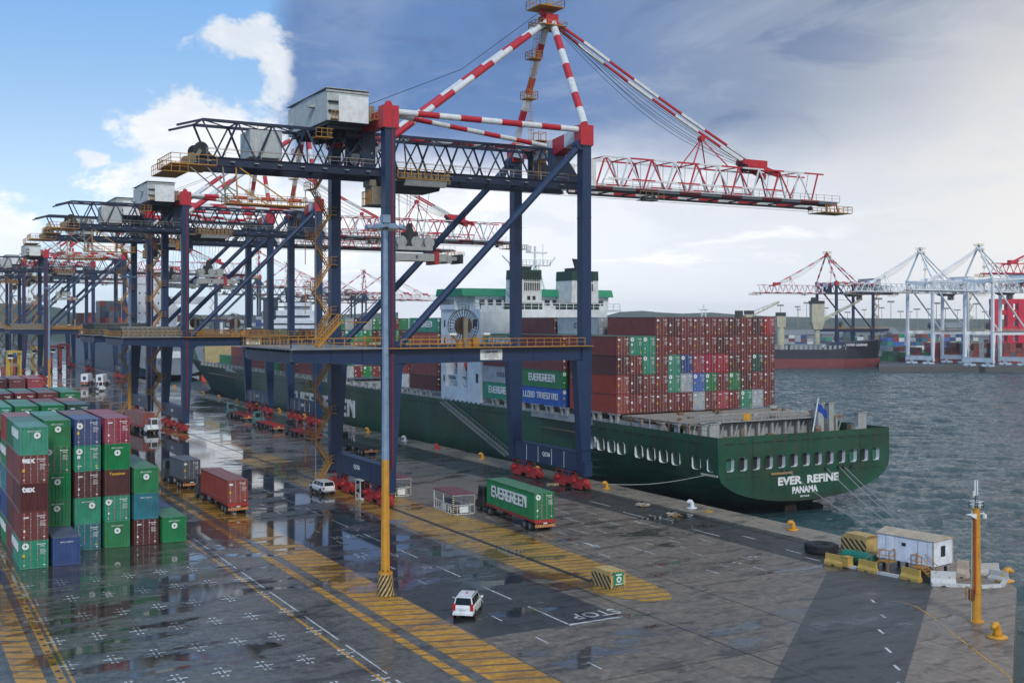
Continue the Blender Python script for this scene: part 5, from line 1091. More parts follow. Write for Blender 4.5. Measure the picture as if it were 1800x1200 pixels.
# mooring lines
def line(label, p, q, sag, r=.05, group='mooring lines at the stern'):
    mb = MB(); p, q = Vector(p), Vector(q); n = 14
    mb.path([p.lerp(q, i/n)-Vector((0, 0, sag*math.sin(math.pi*i/n)))-p for i in range(n+1)], r, ROPE, 6)
    o = mb.obj('mooring_line', None, p); tag(o, label, 'mooring line', group)
line('pale mooring line from the stern corner to the bollard behind the crane wheels', (SX0-.1, 111, 3.0), (86.6, 124, .6), .5)
line('leftmost mooring line slanting down from the middle of the stern', (MIDX-3.6, SYS-.2, 3.0), (88.6, 72.6, .3), 1.0, .035)
line('upper mooring line of the pair from the right side of the stern', (MIDX+5.6, SYS-.2, 3.0), (88.8, 70.6, .35), .8)
line('lower mooring line of the pair beside the ship\'s name', (MIDX+3.2, SYS-.2, 3.0), (88.6, 71.4, .35), .9)
line('rightmost mooring line running from the stern to the pier corner', (MIDX+6.5, SYS-.2, 3.0), (88.9, 69.9, .35), .6)
# ================================================================ YARD STACKS
YG = 'containers stacked in the yard'
YX = [11.2+2.835*i for i in range(6)]
COLN = ['leftmost', 'second', 'third', 'fourth', 'fifth', 'rightmost']
TEX = text('tex', .8, LET, .04, .004); TEXT_ = text('Textainer', .4, paint('label_yellow', (.7, .42, .03, 1)), .02, .004)
EGS = block('EVERGREEN', .75, LET, 1.15, 5.4)
def yc(ci, y, ti, col, label, **k):
    return container(YX[ci]+1.22, y, .03+ti*2.6, col, label, YG, **k)
E_ = lambda dx=0, dz=.85: (dx, dz)
yard = [ # column, near y, tiers bottom to top: (colour, door?, emblem, face text, description)
 (0, 108.9, [('teal', 1, (-.75, .5), None, 'with a white compass emblem on its door'), ('maroon', 1, None, None, 'with closed doors, second from the ground'), ('dmaroon', 0, None, (TEX, -.5, .5), 'blank end lettered tex, third from the ground'), ('maroon', 1, None, (TEX, -.5, .45), 'door end lettered tex, fourth from the ground'), ('teal', 0, (.25, .8), None, 'with a round emblem, topmost')]),
 (1, 108.9, [('blue', 0, None, None, 'alone in front of the green stack')]),
 (1, 115.1, [('dgreen', 0, None, None, 'on the ground behind the lone blue one'), ('green', 0, (-.05, .85), None, 'with an emblem just above the blue one'), ('green', 0, (0, .85), None, 'with an emblem, third from the ground'), ('green', 1, (-.8, .5), None, 'with doors and emblem, fourth from the ground'), ('green', 0, (.05, .9), None, 'with an emblem, topmost')]),
 (2, 115.1, [('cyan', 1, None, None, 'with doors, on the ground'), ('teal', 0, (.4, .8), None, 'with an emblem, second from the ground'), ('dmaroon', 1, None, None, 'with doors, third from the ground'), ('teal', 1, (-.8, .6), None, 'with doors and emblem, fourth from the ground'), ('blue', 1, (-.75, .7), None, 'with a pale roof, topmost')]),
 (3, 115.1, [('green', 0, (0, .9), None, 'with an emblem, on the ground'), ('teal', 1, (-.85, .6), None, 'with doors and emblem, second from the ground'), ('dmaroon', 0, None, (TEXT_, .0, .4), 'with yellow lettering, third from the ground'), ('green', 0, (0, .9), None, 'with an emblem, fourth from the ground'), ('crimson', 1, None, None, 'with doors, topmost')]),
 (4, 115.1, [('dmaroon', 1, None, None, 'with doors, on the ground'), ('cyan', 0, None, None, 'blank end, second from the ground'), ('green', 0, (0, .9), None, 'with an emblem, topmost')]),
 (5, 115.1, [('green', 0, (0, .9), None, 'with an emblem, alone at the right end')]),
]
CW = ['first', 'second', 'third', 'fourth', 'fifth', 'sixth']
for ci, y, tiers in yard:
    for ti, (col, door, emb, face, desc) in enumerate(tiers):
        if desc.startswith('with'): d_ = desc
        else: d_ = desc
        yc(ci, y, ti, col, f'{CN[col]} container {d_}, {CW[ci]} front stack'.replace('  ', ' ')[:200], door=bool(door), emb=emb, face=face, mk=(ci+ti) % 6 if door or not face else None, side=(EGS, 1.2, .45) if (ci == 0 and col == 'teal') else None)
back = {0: ['maroon', 'maroon', 'maroon', 'maroon', 'green'], 1: None, 2: None, 3: None}
def fill(ci, y, cols, row):
    for ti, col in enumerate(cols):
        if col: yc(ci, y, ti, col, f'{CN[col]} container, {TN[ti]} tier, {CW[ci]} column, {row} row of the near block', door=False, fine=(ci == 0), mk=None, side=(EGS, .6, .3) if ci == 0 and col in ('green', 'teal') else None)
fill(0, 115.1, ['maroon', 'dmaroon', 'maroon', 'maroon', 'dgreen'], 'second')
fill(0, 121.3, ['green', 'blue', 'cyan', 'green', 'brick'], 'third')
for ci, a_, b_ in ((1, 'teal', 'green'), (2, 'maroon', 'maroon'), (3, 'crimson', 'maroon')):
    for ti in range(5): 
        c_ = random.Random(ci*9+ti).choice(['green', 'maroon', 'blue', 'dgreen']) if ti < 4 else a_
        yc(ci, 121.3, ti, c_, f'{CN[c_]} container, {TN[ti]} tier, {CW[ci]} column, third row of the near block', mk=None, fine=False)
fill(4, 121.3, ['maroon', 'blue', 'dgreen'], 'third'); fill(5, 121.3, ['blue'], 'third')
# farther blocks
def blockrow(x0, n, y, tiers, tops, faces, word, doors=()):
    for i in range(n):
        for ti in range(tiers):
            top = ti == tiers-1; col = faces[i % len(faces)] if top else random.Random(int(y)*3+i*7+ti).choice(['maroon', 'green', 'dmaroon', 'teal', 'blue', 'brick'])
            if not top and ti < tiers-2 and i < n-1: continue
            container(x0+i*2.835, y, .03+ti*2.6, col, f'{CN[col]} container, {TN[ti]} tier, {CW[i]} from left, {word}', YG, door=i in doors, emb=(0, .85) if col in ('green', 'teal') and i not in doors else ((-.75, .5) if col in ('green', 'teal') else None), mk=i % 6, fine=False, rods=False)
blockrow(9.0, 5, 135.6, 5, None, ['maroon', 'teal', 'green', 'green', 'dteal'], 'second block', doors=(1, 4))
blockrow(9.0, 5, 141.9, 5, None, ['maroon', 'teal', 'green', 'maroon', 'brick'], 'second block back row')
blockrow(8.6, 6, 159.5, 5, None, ['maroon', 'red', 'dmaroon', 'maroon', 'maroon', 'green'], 'third block', doors=(2, 3))
blockrow(8.6, 6, 165.8, 5, None, ['maroon', 'teal', 'green', 'green', 'dgreen', 'teal'], 'third block back row')
blockrow(14.4, 4, 199.0, 5, None, ['dmaroon', 'dmaroon', 'maroon', 'red'], 'fourth block')
blockrow(14.4, 4, 205.3, 5, None, ['dmaroon', 'blue', 'brick', 'red'], 'fourth block back row')
blockrow(12.0, 3, 232.0, 5, None, ['brick', 'maroon', 'brick'], 'fifth block'); blockrow(10.0, 5, 262.0, 5, None, ['brick', 'maroon', 'red', 'brick', 'maroon'], 'sixth block')
blockrow(12.0, 4, 330.0, 4, None, ['brick', 'maroon', 'red', 'brick'], 'seventh block')
# ================================================================ LIGHT POLES
PG = paint('pole_blue_grey', (.20, .28, .38, 1), .5, dirt=.2); PY = paint('pole_yellow', (.58, .27, .025, 1), .5, dirt=.22)
STRY = paint('stripe_yellow', (.50, .34, .12, 1), .6, dirt=.35); STRK = paint('stripe_black', (.02, .02, .022, 1), .6, dirt=.2)
def light_pole(x, y, label, H=31.2, ysplit=11.2):
    t_ = thing('light_pole', (x, y, 0), label, 'light pole', 'tall yard light poles')
    mb = MB(); r = lambda z: .40-.20*z/H
    mb.path([(0, 0, 1.7), (0, 0, ysplit)], [r(0), r(ysplit)], PY, 8); mb.path([(0, 0, ysplit), (0, 0, H)], [r(ysplit), r(H)], PG, 8)
    mb.disc((0, 0, 1.85), .58, (0, 0, 1), .22, PY, 12)
    for k in range(8): a_ = k*math.pi/4; mb.box(math.cos(a_)*.5-.04, math.cos(a_)*.5+.04, math.sin(a_)*.5-.04, math.sin(a_)*.5+.04, 1.9, 2.1, DARK)
    for z in range(14, 30, 2): mb.tube((-.1, -.4, z), (.1, -.4, z), .02, GREY, 4)
    mb.obj('mast', t_)
    mb = MB(); n = 24
    for k in range(n):
        a0, a1 = 2*math.pi*k/n, 2*math.pi*(k+1)/n; tw = .9
        p = lambda a_, z, rr: (math.cos(a_)*rr, math.sin(a_)*rr, z)
        for q in range(4):
            z0, z1 = q*.43, (q+1)*.43; s0 = tw*z0; s1 = tw*z1; rr0, rr1 = .74-.03*q, .74-.03*(q+1)
            mb.add([p(a0+s0, z0, rr0), p(a1+s0, z0, rr0), p(a1+s1, z1, rr1), p(a0+s1, z1, rr1)], [(0, 1, 2, 3)], STRK if k % 2 else STRY)
    mb.disc((0, 0, 1.72), .62, (0, 0, 1), .06, STRY, 12); mb.obj('striped_base', t_)
    mb = MB(); mb.disc((0, 0, H-.6), .55, (0, 0, 1), .2, GREY, 12)
    for k in range(10):
        a_ = 2*math.pi*k/10; c_, s_ = math.cos(a_), math.sin(a_); mb.bar((c_*.4, s_*.4, H-.7), (c_*1.5, s_*1.5, H-.7), .08, .08, GREY)
    mb.obj('lamp_ring', t_)
    for k in range(8):
        a_ = 2*math.pi*k/8; mb = MB(); mb.frus((-.42, .42, -.25, .25), (-.3, .3, -.18, .18), -.12, .14, PG); mb.box(-.36, .36, -.2, .2, -.15, -.12, SIGNW); mb.obj('lamp_head', t_, (math.cos(a_)*1.5, math.sin(a_)*1.5, H-.65), (.35, 0, a_+math.pi/2))
    mb = MB(); mb.box(-.34, .34, -.3, .3, H-.3, H+.35, PG); mb.obj('junction_box', t_)
    return t_
for x, y, lb in ((37.0, 84.9, 'tall light pole with yellow foot and striped drum base, nearest the camera'), (48.3, 251, 'blue grey light pole with yellow foot beside the second crane\'s legs'), (44.3, 352, 'third light pole, rising behind the red containers at the left'), (45.5, 470, 'leftmost far light pole beside the distant yard cranes')): light_pole(x, y, lb, 31.2 if y < 100 else 33)
# ================================================================ VEHICLES
CARW = paint('car_white', (.70, .72, .73, 1), .22, dirt=.08, dcol=(.3, .27, .22, 1)); TYRE = paint('tyre_rubber', (.015, .015, .016, 1), .7, dirt=.3); RIM = paint('wheel_rim', (.30, .31, .32, 1), .35, .6, dirt=.2)
CGL = glass('car_glass', (.012, .016, .02, 1), .06); TAIL = paint('tail_lamp_red', (.45, .01, .01, 1), .25, dirt=0); TRIM = paint('black_trim', (.018, .018, .02, 1), .5, dirt=.1)
def wheel(parent, x, y, r=.33, w_=.22, name='wheel'):
    mb = MB(); mb.disc((0, 0, 0), r, (1, 0, 0), w_, TYRE, 18); mb.disc((0, 0, 0), r*.55, (1, 0, 0), w_+.02, RIM, 12); return mb.obj(name, parent, (x, y, r))
def vehicle_body(root, L, W, sill, belt, roof, hood, screen, rear, tail, wb, r, mat, name='body'):
    """car drawn towards +y; rounded sections, cut arches, proud glass"""
    h = W/2; mb = MB()
    secs = [(-L/2, sill+.15, belt-.12, .86), (-L/2+.08, sill, belt, .95), (-L/2+.5, sill-.03, belt+.01, 1), (0, sill-.05, belt+.0, 1.0), (L/2-hood-.1, sill-.05, belt-.02, 1), (L/2-.35, sill-.03, belt-.20, .96), (L/2-.06, sill+.02, belt-.34, .84), (L/2, sill+.1, belt-.42, .76)]
    rings = []
    for y, z0, z1, k in secs:
        q = h*k; rings.append([(-q*.92, y, z0), (-q, y, z0+.16), (-q, y, z1-.14), (-q*.93, y, z1), (q*.93, y, z1), (q, y, z1-.14), (q, y, z0+.16), (q*.92, y, z0)])
    vs = [p for r_ in rings for p in r_]; fs = []
    for i in range(len(rings)-1):
        for j in range(8): fs.append((i*8+j, i*8+(j+1) % 8, (i+1)*8+(j+1) % 8, (i+1)*8+j))
    fs.append(tuple(range(8))); fs.append(tuple(reversed(range(len(vs)-8, len(vs))))); mb.add(vs, [tuple(reversed(f)) for f in fs], mat)
    # roof and pillars
    ys = [rear[0], rear[1], tail, 0, screen[1], screen[0]]
    g0, g1 = h*.91, h*.74
    A = [(-g0, rear[0], belt), (-g1, rear[1], roof-.05), (-g1, (rear[1]+screen[1])/2, roof), (-g1, screen[1], roof-.06), (-g0, screen[0], belt-.03)]
    B = [(-x, y, z) for x, y, z in A]
    mb.add(A+B, [(0, 1, 6, 5), (1, 2, 7, 6), (2, 3, 8, 7), (3, 4, 9, 8), (0, 4, 3, 2, 1), (5, 6, 7, 8, 9)], mat)
    o = mb.obj(name, root)
    def pane(nm, q, m_=CGL): p = MB(); p.add(q, [(0, 1, 2, 3)], m_); p.add([tuple(Vector(v)*1) for v in q], [(3, 2, 1, 0)], m_); return p.obj(nm, o)
    def lp(a_, b_, t_): return tuple(a_[i]+(b_[i]-a_[i])*t_ for i in range(3))
    off = .012
    rl, ru = A[0], A[1]; rr, rur = B[0], B[1]
    q = [lp(lp(rl, ru, .12), lp(rr, rur, .12), .06), lp(lp(rl, ru, .12), lp(rr, rur, .12), .94), lp(lp(rl, ru, .92), lp(rr, rur, .92), .94), lp(lp(rl, ru, .92), lp(rr, rur, .92), .06)]
    pane('rear_window', [(x, y-.02, z+.01) for x, y, z in q])
    q = [lp(lp(A[4], A[3], .08), lp(B[4], B[3], .08), t_) for t_ in (.05, .95)]+[lp(lp(A[4], A[3], .93), lp(B[4], B[3], .93), t_) for t_ in (.95, .05)]
    pane('windscreen', [(x, y+.02, z+.01) for x, y, z in q])
    for sg in (-1, 1):
        lo = lambda y: (sg*(g0+off), y, belt+.05); 
        def hi(y): return (sg*(g1+off+.02), y, roof-.13)
        y0, y1 = rear[1]+.0, screen[1]; n = 3; e0 = rear[0]+.18; e1 = screen[0]-.35
        for i in range(n):
            t0, t1 = (i+.04)/n, (i+.94)/n
            pane('side_window', [lo(e0+(e1-e0)*t0), lo(e0+(e1-e0)*t1), hi(y0+(y1-y0)*t1), hi(y0+(y1-y0)*t0)])
    return o
def minivan(x, y, rz, label):
    R_ = thing('minivan', (x, y, 0), label, 'minivan', None, rz); L, W = 4.15, 1.66
    b = vehicle_body(R_, L, W, .33, 1.02, 1.70, .95, (1.25, .55), (-1.93, -1.72), 0, 2.6, .3, CARW)
    for sx in (-1, 1):
        for yy in (-1.3, 1.35): wheel(R_, sx*(W/2-.10), yy, .30, .2); 
        mb = MB(); mb.disc((sx*(W/2-.03), -1.3, .33), .37, (1, 0, 0), .09, TRIM, 18); mb.disc((sx*(W/2-.03), 1.35, .33), .37, (1, 0, 0), .09, TRIM, 18); mb.obj('wheel_arch', b)
        mb = MB(); mb.box(sx*.68-.11, sx*.68+.11, -2.11, -1.98, .72, 1.22, TAIL); mb.obj('tail_lamp', R_)
        mb = MB(); mb.box(sx*.90-.1, sx*.90+.1, 1.02, 1.14, 1.02, 1.18, CARW); mb.obj('mirror', R_)
        mb = MB(); mb.box(sx*.55-.16, sx*.55+.16, 1.98, 2.06, .55, .72, SIGNW); mb.obj('headlight', R_)
    mb = MB(); mb.box(-.28, .28, -2.10, -2.04, .72, .84, SIGNW); mb.obj('number_plate', R_)
    link('lettering', text('ND 40 212', .1, LETB, .01, .002), R_, (0, -2.105, .78), FY)
    mb = MB(); mb.box(-.78, .78, -2.16, -2.0, .38, .56, CARW); mb.box(-.80, .80, 1.95, 2.12, .34, .52, CARW); mb.obj('bumper', R_)
    mb = MB(); mb.disc((.05, -.7, 1.76), .07, (0, 0, 1), .12, ORG, 10); mb.obj('beacon', R_)
    mb = MB(); mb.bar((-.62, -1.5, 1.72), (-.62, .3, 1.73), .04, .04, TRIM); mb.bar((.62, -1.5, 1.72), (.62, .3, 1.73), .04, .04, TRIM); mb.obj('roof_rail', R_)
minivan(40.3, 76.4, -rad(39), 'small white minivan seen from behind with a red beacon, beside the yellow hatching')
def pickup(x, y, rz, label):
    R_ = thing('pickup_truck', (x, y, 0), label, 'pickup', None, rz); L, W = 5.05, 1.78
    b = vehicle_body(R_, L, W, .48, 1.12, 1.78, 1.15, (1.35, .75), (-2.42, -2.22), 0, 3, .38, CARW)
    for sx in (-1, 1):
        for yy in (-1.55, 1.55): wheel(R_, sx*(W/2-.12), yy, .38, .25)
        mb = MB(); mb.disc((sx*(W/2-.03), -1.55, .42), .46, (1, 0, 0), .09, TRIM, 18); mb.disc((sx*(W/2-.03), 1.55, .42), .46, (1, 0, 0), .09, TRIM, 18); mb.obj('wheel_arch', b)
        mb = MB(); mb.box(sx*.80-.08, sx*.80+.08, -2.56, -2.46, .78, 1.1, TAIL); mb.obj('tail_lamp', R_)
        mb = MB(); mb.box(sx*.98-.1, sx*.98+.1, 1.15, 1.28, 1.12, 1.3, TRIM); mb.obj('mirror', R_)
    mb = MB(); mb.box(-.25, .25, -2.6, -2.52, .62, .74, SIGNW); mb.obj('number_plate', R_)
    mb = MB(); mb.box(-.82, .82, -2.64, -2.5, .46, .6, GREY); mb.obj('bumper', R_)
pickup(51.4, 138.9, rad(3), 'white double-cab pickup with rear canopy parked by the crane stair foot')
CHASR = paint('chassis_red', (.34, .03, .025, 1), .5, dirt=.45)
def tractor(root, y, cabmat, face=1):
    """low terminal tractor towards +y; y = rear of its frame"""
    mb = MB(); mb.box(-.45, .45, y, y+5.0, .75, 1.0, DARK); mb.box(-1.15, -.5, y+1.6, y+2.5, .5, 1.1, DARK); mb.box(.5, 1.15, y+1.6, y+2.7, .5, 1.1, DARK); mb.disc((0, y+.9, 1.12), .45, (0, 0, 1), .16, DARK, 14); mb.box(-1.2, 1.2, y+3.0, y+5.1, .55, 1.25, cabmat); mb.box(-1.22, 1.22, y+4.95, y+5.2, .5, .85, TRIM); mb.obj('tractor_frame', root)
    mb = MB(); mb.frus((-1.15, .25, y+3.0, y+4.7), (-1.08, .2, y+3.1, y+4.4), 1.25, 2.95, cabmat); mb.box(-1.12, .22, y+3.05, y+4.45, 2.95, 3.05, cabmat); cb = mb.obj('cab', root)
    for q in ([(-1.0, y+2.98, 1.9), (.12, y+2.98, 1.9), (.08, y+3.06, 2.8), (-.98, y+3.06, 2.8)], [(-1.05, y+4.63, 1.8), (.15, y+4.63, 1.8), (.1, y+4.47, 2.8), (-1.0, y+4.47, 2.8)], [(-1.17, y+4.4, 1.8), (-1.17, y+3.2, 1.8), (-1.12, y+3.25, 2.8), (-1.12, y+4.2, 2.8)], [(.27, y+3.2, 1.8), (.27, y+4.4, 1.8), (.24, y+4.2, 2.8), (.24, y+3.25, 2.8)]):
        p = MB(); p.add(q, [(0, 1, 2, 3)], CGL); p.obj('window', cb)
    mb = MB(); mb.tube((.75, y+3.1, 1.2), (.75, y+3.1, 2.9), .08, GREY, 8); mb.box(.45, 1.1, y+3.2, y+4.7, 1.25, 1.75, cabmat); mb.obj('exhaust', root)
    for sx in (-1, 1):
        wheel(root, sx*1.0, y+4.2, .5, .32); wheel(root, sx*.98, y+.95, .5, .55)
        mb = MB(); mb.box(sx*.85-.14, sx*.85+.14, y+5.18, y+5.24, .9, 1.1, SIGNW); mb.obj('headlight', root)
def trailer(root, y0, L, mat):
    mb = MB()
    for sx in (-1, 1): mb.box(sx*.5-.09, sx*.5+.09, y0, y0+L, 1.02, 1.3, mat)
    for k in range(8): mb.box(-1.15, 1.15, y0+.1+k*(L-.4)/7, y0+.3+k*(L-.4)/7, 1.12, 1.28, mat)
    for sx in (-1, 1): mb.box(sx*1.18-.05, sx*1.18+.05, y0, y0+L, 1.05, 1.32, mat)
    mb.box(-1.22, 1.22, y0-.1, y0+.08, .95, 1.32, mat); mb.box(-.1, .1, y0+L*.7, y0+L*.72, .3, 1.1, mat); mb.obj('trailer_frame', root)
    mb = MB(); mb.box(-1.2, 1.2, y0-.18, y0-.1, .52, .82, STRY)
    for k in range(8): x = -1.15+k*.3; mb.add([(x, y0-.185, .52), (x+.13, y0-.185, .52), (x+.25, y0-.185, .82), (x+.12, y0-.185, .82)], [(0, 1, 2, 3)], paint('chevron_red', (.5, .05, .02, 1), .4))
    mb.box(-.22, .22, y0-.19, y0-.12, .88, 1.02, SIGNW)
    mb.obj('rear_bumper', root)
    for sx in (-1, 1):
        for yy in (y0+1.2, y0+2.5): wheel(root, sx*.92, yy, .5, .55)
        mb = MB(); mb.box(sx*1.0-.1, sx*1.0+.1, y0-.2, y0-.12, .9, 1.05, TAIL); mb.obj('tail_lamp', root)
    mb = MB(); mb.box(-.5, -.4, y0+L-3.4, y0+L-3.2, .1, 1.1, DARK); mb.box(.4, .5, y0+L-3.4, y0+L-3.2, .1, 1.1, DARK); mb.obj('landing_leg', root)
def truck(x, y, rz, label, L=12.4, cab=None, tmat=None):
    """x, y = rear centre of the trailer"""
    R_ = thing('container_truck', (x, y, 0), label, 'truck', 'terminal trucks with trailers', rz); trailer(R_, 0, L, tmat or CHASR); tractor(R_, L-1.9, cab or CARW); return R_
CABD = paint('cab_dark', (.03, .035, .04, 1), .4); CABB = paint('cab_blue_green', (.06, .20, .20, 1), .4)
rz = -rad(4.0)
truck(63.1, 101.9, rz, 'terminal truck with red trailer carrying the green lettered container', 12.4, CABD)
container(63.1-math.sin(rz)*.1, 102.0, 1.33, 'green', 'long green container lettered EVERGREEN on the truck by the cages', 'containers riding on trucks', L=12.19, Hh=2.9, door=True, emb=(-.75, .5), side=(block('EVERGREEN', 1.25, LET, .98, 5.6), .3, .2), rz=rz, mk=1)
rz = rad(.3)
truck(37.0, 128.1, rz, 'terminal truck with long red container, crossing the yellow hatching', 12.4, CABD)
container(37.0, 128.2, 1.33, 'brick', 'long brick red container on the truck crossing the hatching', 'containers riding on trucks', L=12.19, Hh=2.7, door=True, rz=rz, mk=0)
rz = rad(3)
truck(37.0, 150.2, rz, 'terminal truck carrying a slate grey container, ahead of the red one', 7.6, CABD, DARK)
container(37.0, 150.3, 1.33, 'slate', 'short slate grey container on the truck ahead of the red one', 'containers riding on trucks', door=True, rz=rz, mk=3)
tr_ = truck(46.6, 242.5, math.pi+rad(6), 'truck facing the camera with a red container, right of the yard stacks', 12.4, CARW)
container(46.6+.2, 242.5, 1.33, 'brick', 'red container on the truck that faces the camera', 'containers riding on trucks', L=12.19, rz=math.pi+rad(6), mk=None)
truck(72.3, 198.7, rad(-1), 'empty red flatbed trailer waiting under the near crane, the closer of two', 12.4, CABD)
truck(71.9, 219.6, rad(-1), 'empty red flatbed trailer with blue green cab, second one', 12.4, CABB)
truck(73.5, 246, rad(-1), 'empty red flatbed trailer farthest back under the second crane\'s boom', 12.4, CABB)
truck(72.9, 173.4, rad(0), 'dark flatbed truck beyond the QC06 sill, seen from behind', 9.5, CABD, DARK)
R_ = thing('terminal_tractor', (61.6, 372, 0), 'white terminal tractor without a trailer on the open wet quay', 'truck', None, -rad(80)); tractor(R_, -3, CARW)
for i, (x, y) in enumerate(((62.5, 405), (66.4, 398))):
    R2 = truck(x, y, rad(-20), ('white box truck standing left of its twin on the wet quay', 'white box truck standing right of its twin on the wet quay')[i], 9.5, CARW)
    mb = MB(); mb.box(-1.2, 1.2, .1, 7.4, 1.35, 4.0, SWHITE); mb.box(-.5, .5, .08, .12, 2, 3.2, BLUE); mb.obj('cargo_box', R2)
# ================================================================ LASHING CAGES, HUTS
CAGE = paint('cage_white', (.62, .62, .56, 1), .5, dirt=.35)
def cage(x, y, L, W, Hh, rz, label, roof=True):
    t_ = thing('lashing_cage', (x, y, 0), label, 'lashing cage', 'white lashing cages', rz)
    mb = MB(); s_ = .1
    for a_ in (0, W):
        for b_ in (0, L/2, L): mb.box(a_-s_/2, a_+s_/2, b_-s_/2, b_+s_/2, 0, Hh, CAGE)
    for z in (.08, Hh*.48, Hh-.05):
        for a_ in (0, W): mb.bar((a_, 0, z), (a_, L, z), s_*.8, s_*.8, CAGE)
        for b_ in (0, L): mb.bar((0, b_, z), (W, b_, z), s_*.8, s_*.8, CAGE)
    for k in range(1, 5): mb.bar((W*k/5, 0, 0), (W*k/5, 0, Hh*.48), .05, .05, CAGE)
    for k in range(1, 8): mb.bar((0, L*k/8, 0), (0, L*k/8, Hh*.48), .05, .05, CAGE)
    mb.bar((0, 0, .1), (0, L*.25, Hh*.48), .05, .05, CAGE); mb.obj('cage_frame', t_)
    mb = MB(); mb.box(-.1, W+.1, -.1, L+.1, Hh, Hh+.08, paint('cage_roof', (.17, .05, .055, 1), .5, dirt=.4)); mb.obj('cage_roof', t_)
    for a_ in (0, W):
        mb = MB()
        for k in range(10): mb.box(a_-.09, a_+.09, -.09, .02, k*Hh/10, (k+.5)*Hh/10, STRK); mb.box(a_-.09, a_+.09, -.09, .02, (k+.5)*Hh/10, (k+1)*Hh/10, paint('stripe_cream', (.6, .5, .35, 1), .5))
        mb.obj('striped_post', t_)
    mb = MB(); mb.box(W*.3, W*.72, -.05, -.02, .25, Hh*.42, SIGNW); mb.box(-.05, -.02, L*.35, L*.55, .25, Hh*.42, SIGNW); mb.obj('notice_board', t_)
    mb = MB(); mb.box(W*.2, W*.8, L*.5, L*.7, .05, .9, LASH); mb.box(W*.3, W*.6, L*.7, L*.85, .05, 1.3, GREY); mb.obj('lashing_gear', t_)
cage(58.9, 115.4, 5.9, 2.7, 2.35, -rad(4), 'larger white lashing cage with striped posts, in front of the green truck')
cage(58.0, 131.0, 5.6, 2.6, 2.35, -rad(2), 'smaller looking white lashing cage behind the landside crane leg')
t_ = thing('lift_cabin', (54.2, 131.4, 0), 'narrow white glazed cabin standing under the QC06 sill beam', 'cabin', None)
mb = MB()
for x in (-.7, .7):
    for y in (-.7, .7): mb.box(x-.06, x+.06, y-.06, y+.06, 0, 2.5, CAGE)
mb.box(-.8, .8, -.8, .8, 2.45, 2.56, CAGE); mb.box(-.76, .76, -.76, .76, 0, .1, CAGE); mb.box(-.74, -.68, -.7, .7, 0, .9, CAGE); mb.box(-.7, .7, -.74, -.68, 0, .3, CAGE); mb.obj('cabin_frame', t_)
mb = MB(); mb.quad((-.73, .6, .95), (-.73, -.6, .95), (-.73, -.6, 2.4), (-.73, .6, 2.4), CGL); mb.quad((-.6, -.73, .35), (.6, -.73, .35), (.6, -.73, 2.4), (-.6, -.73, 2.4), CGL); mb.obj('cabin_glass', t_)
mb = MB(); mb.disc((-.76, .2, .5), .28, (1, 0, 0), .02, TAIL, 14); mb.obj('cabin_sign', t_)
# rail end buffer
t_ = thing('buffer_block', (55.1, 78.6, 0), 'striped concrete rail buffer with a green sign at the island tip', 'buffer block', 'striped buffer blocks')
def buffer(t_, w_, l_, h_, sgn=True):
    mb = MB(); mb.prismX([(l_*-.5, 0), (l_*.5, 0), (l_*.5, h_*.75), (l_*.32, h_), (-l_*.5, h_)], -w_/2, w_/2, STRY); mb.obj('concrete_block', t_)
    mb = MB(); n = 6; c_ = -w_/2-.006
    for k in range(n):
        a_ = -l_*.5+k*l_/n*1.3-h_*.5; pts = []
        for (y, z) in ((a_, 0), (a_+.3, 0), (a_+.3+h_*.75, h_*.75), (a_+h_*.75, h_*.75)):
            pts.append((c_, max(-l_/2, min(l_/2, y)), z if -l_/2 <= y <= l_/2 else max(0, min(h_*.75, z+(-l_/2-y if y < -l_/2 else l_/2-y)))))
        mb.add(pts, [(3, 2, 1, 0)], STRK)
    d_ = -l_/2-.006
    for k in range(5):
        x = -w_/2+k*w_/5; mb.add([(x, d_, 0.0), (x+.16, d_, 0.0), (min(w_/2, x+.16+.35), d_, .35), (min(w_/2, x+.35), d_, .35)], [(0, 1, 2, 3)], STRK); mb.add([(x, d_, h_-.3), (x+.16, d_, h_-.3), (min(w_/2, x+.4), d_, h_-.02), (min(w_/2, x+.25), d_, h_-.02)], [(0, 1, 2, 3)], STRK)
    mb.obj('hazard_stripe', t_)
buffer(t_, 1.5, 2.9, 1.5)
mb = MB(); gs = paint('sign_green', (.01, .22, .13, 1), .4, dirt=.1); mb.box(-.5, .45, -1.56, -1.52, .35, 1.45, gs); mb.disc((0, -1.57, .85), .26, (0, 1, 0), .02, SIGNW, 12); mb.disc((0, -1.585, .85), .13, (0, 1, 0), .02, gs, 8); mb.box(-.3, .3, -1.575, -1.56, 1.2, 1.3, SIGNW); mb.box(-.36, .32, -1.575, -1.56, .42, .5, SIGNW); mb.obj('green_sign', t_)
# ================================================================ PIER CORNER
CABW = paint('cabin_white', (.70, .74, .80, 1), .5, dirt=.1, dcol=(.4, .35, .3, 1)); CABT = paint('cabin_trim', (.48, .40, .30, 1), .5, dirt=.2)
t_ = thing('site_cabin', (82.4, 69.6, 0), 'white portable office on supports with shallow beige roof near the pier corner', 'cabin', None, rad(9)); hx, hy = 1.55, 2.75
mb = MB(); mb.box(-hx, hx, -hy, hy, 1.15, 3.4, CABW)
for k in range(22): y = -hy+k*.25; mb.box(-hx-.006, -hx, y+.02, y+.235, 1.2, 3.36, CABW)
for x in (-hx, hx):
    for y in (-hy, hy): mb.box(x-.05, x+.05, y-.05, y+.05, 1.12, 3.42, CABT)
cb = mb.obj('cabin_body', t_)
mb = MB(); mb.prismY([(-hx-.12, 3.38), (hx+.12, 3.38), (0, 3.78)], -hy-.15, hy+.15, CABT)
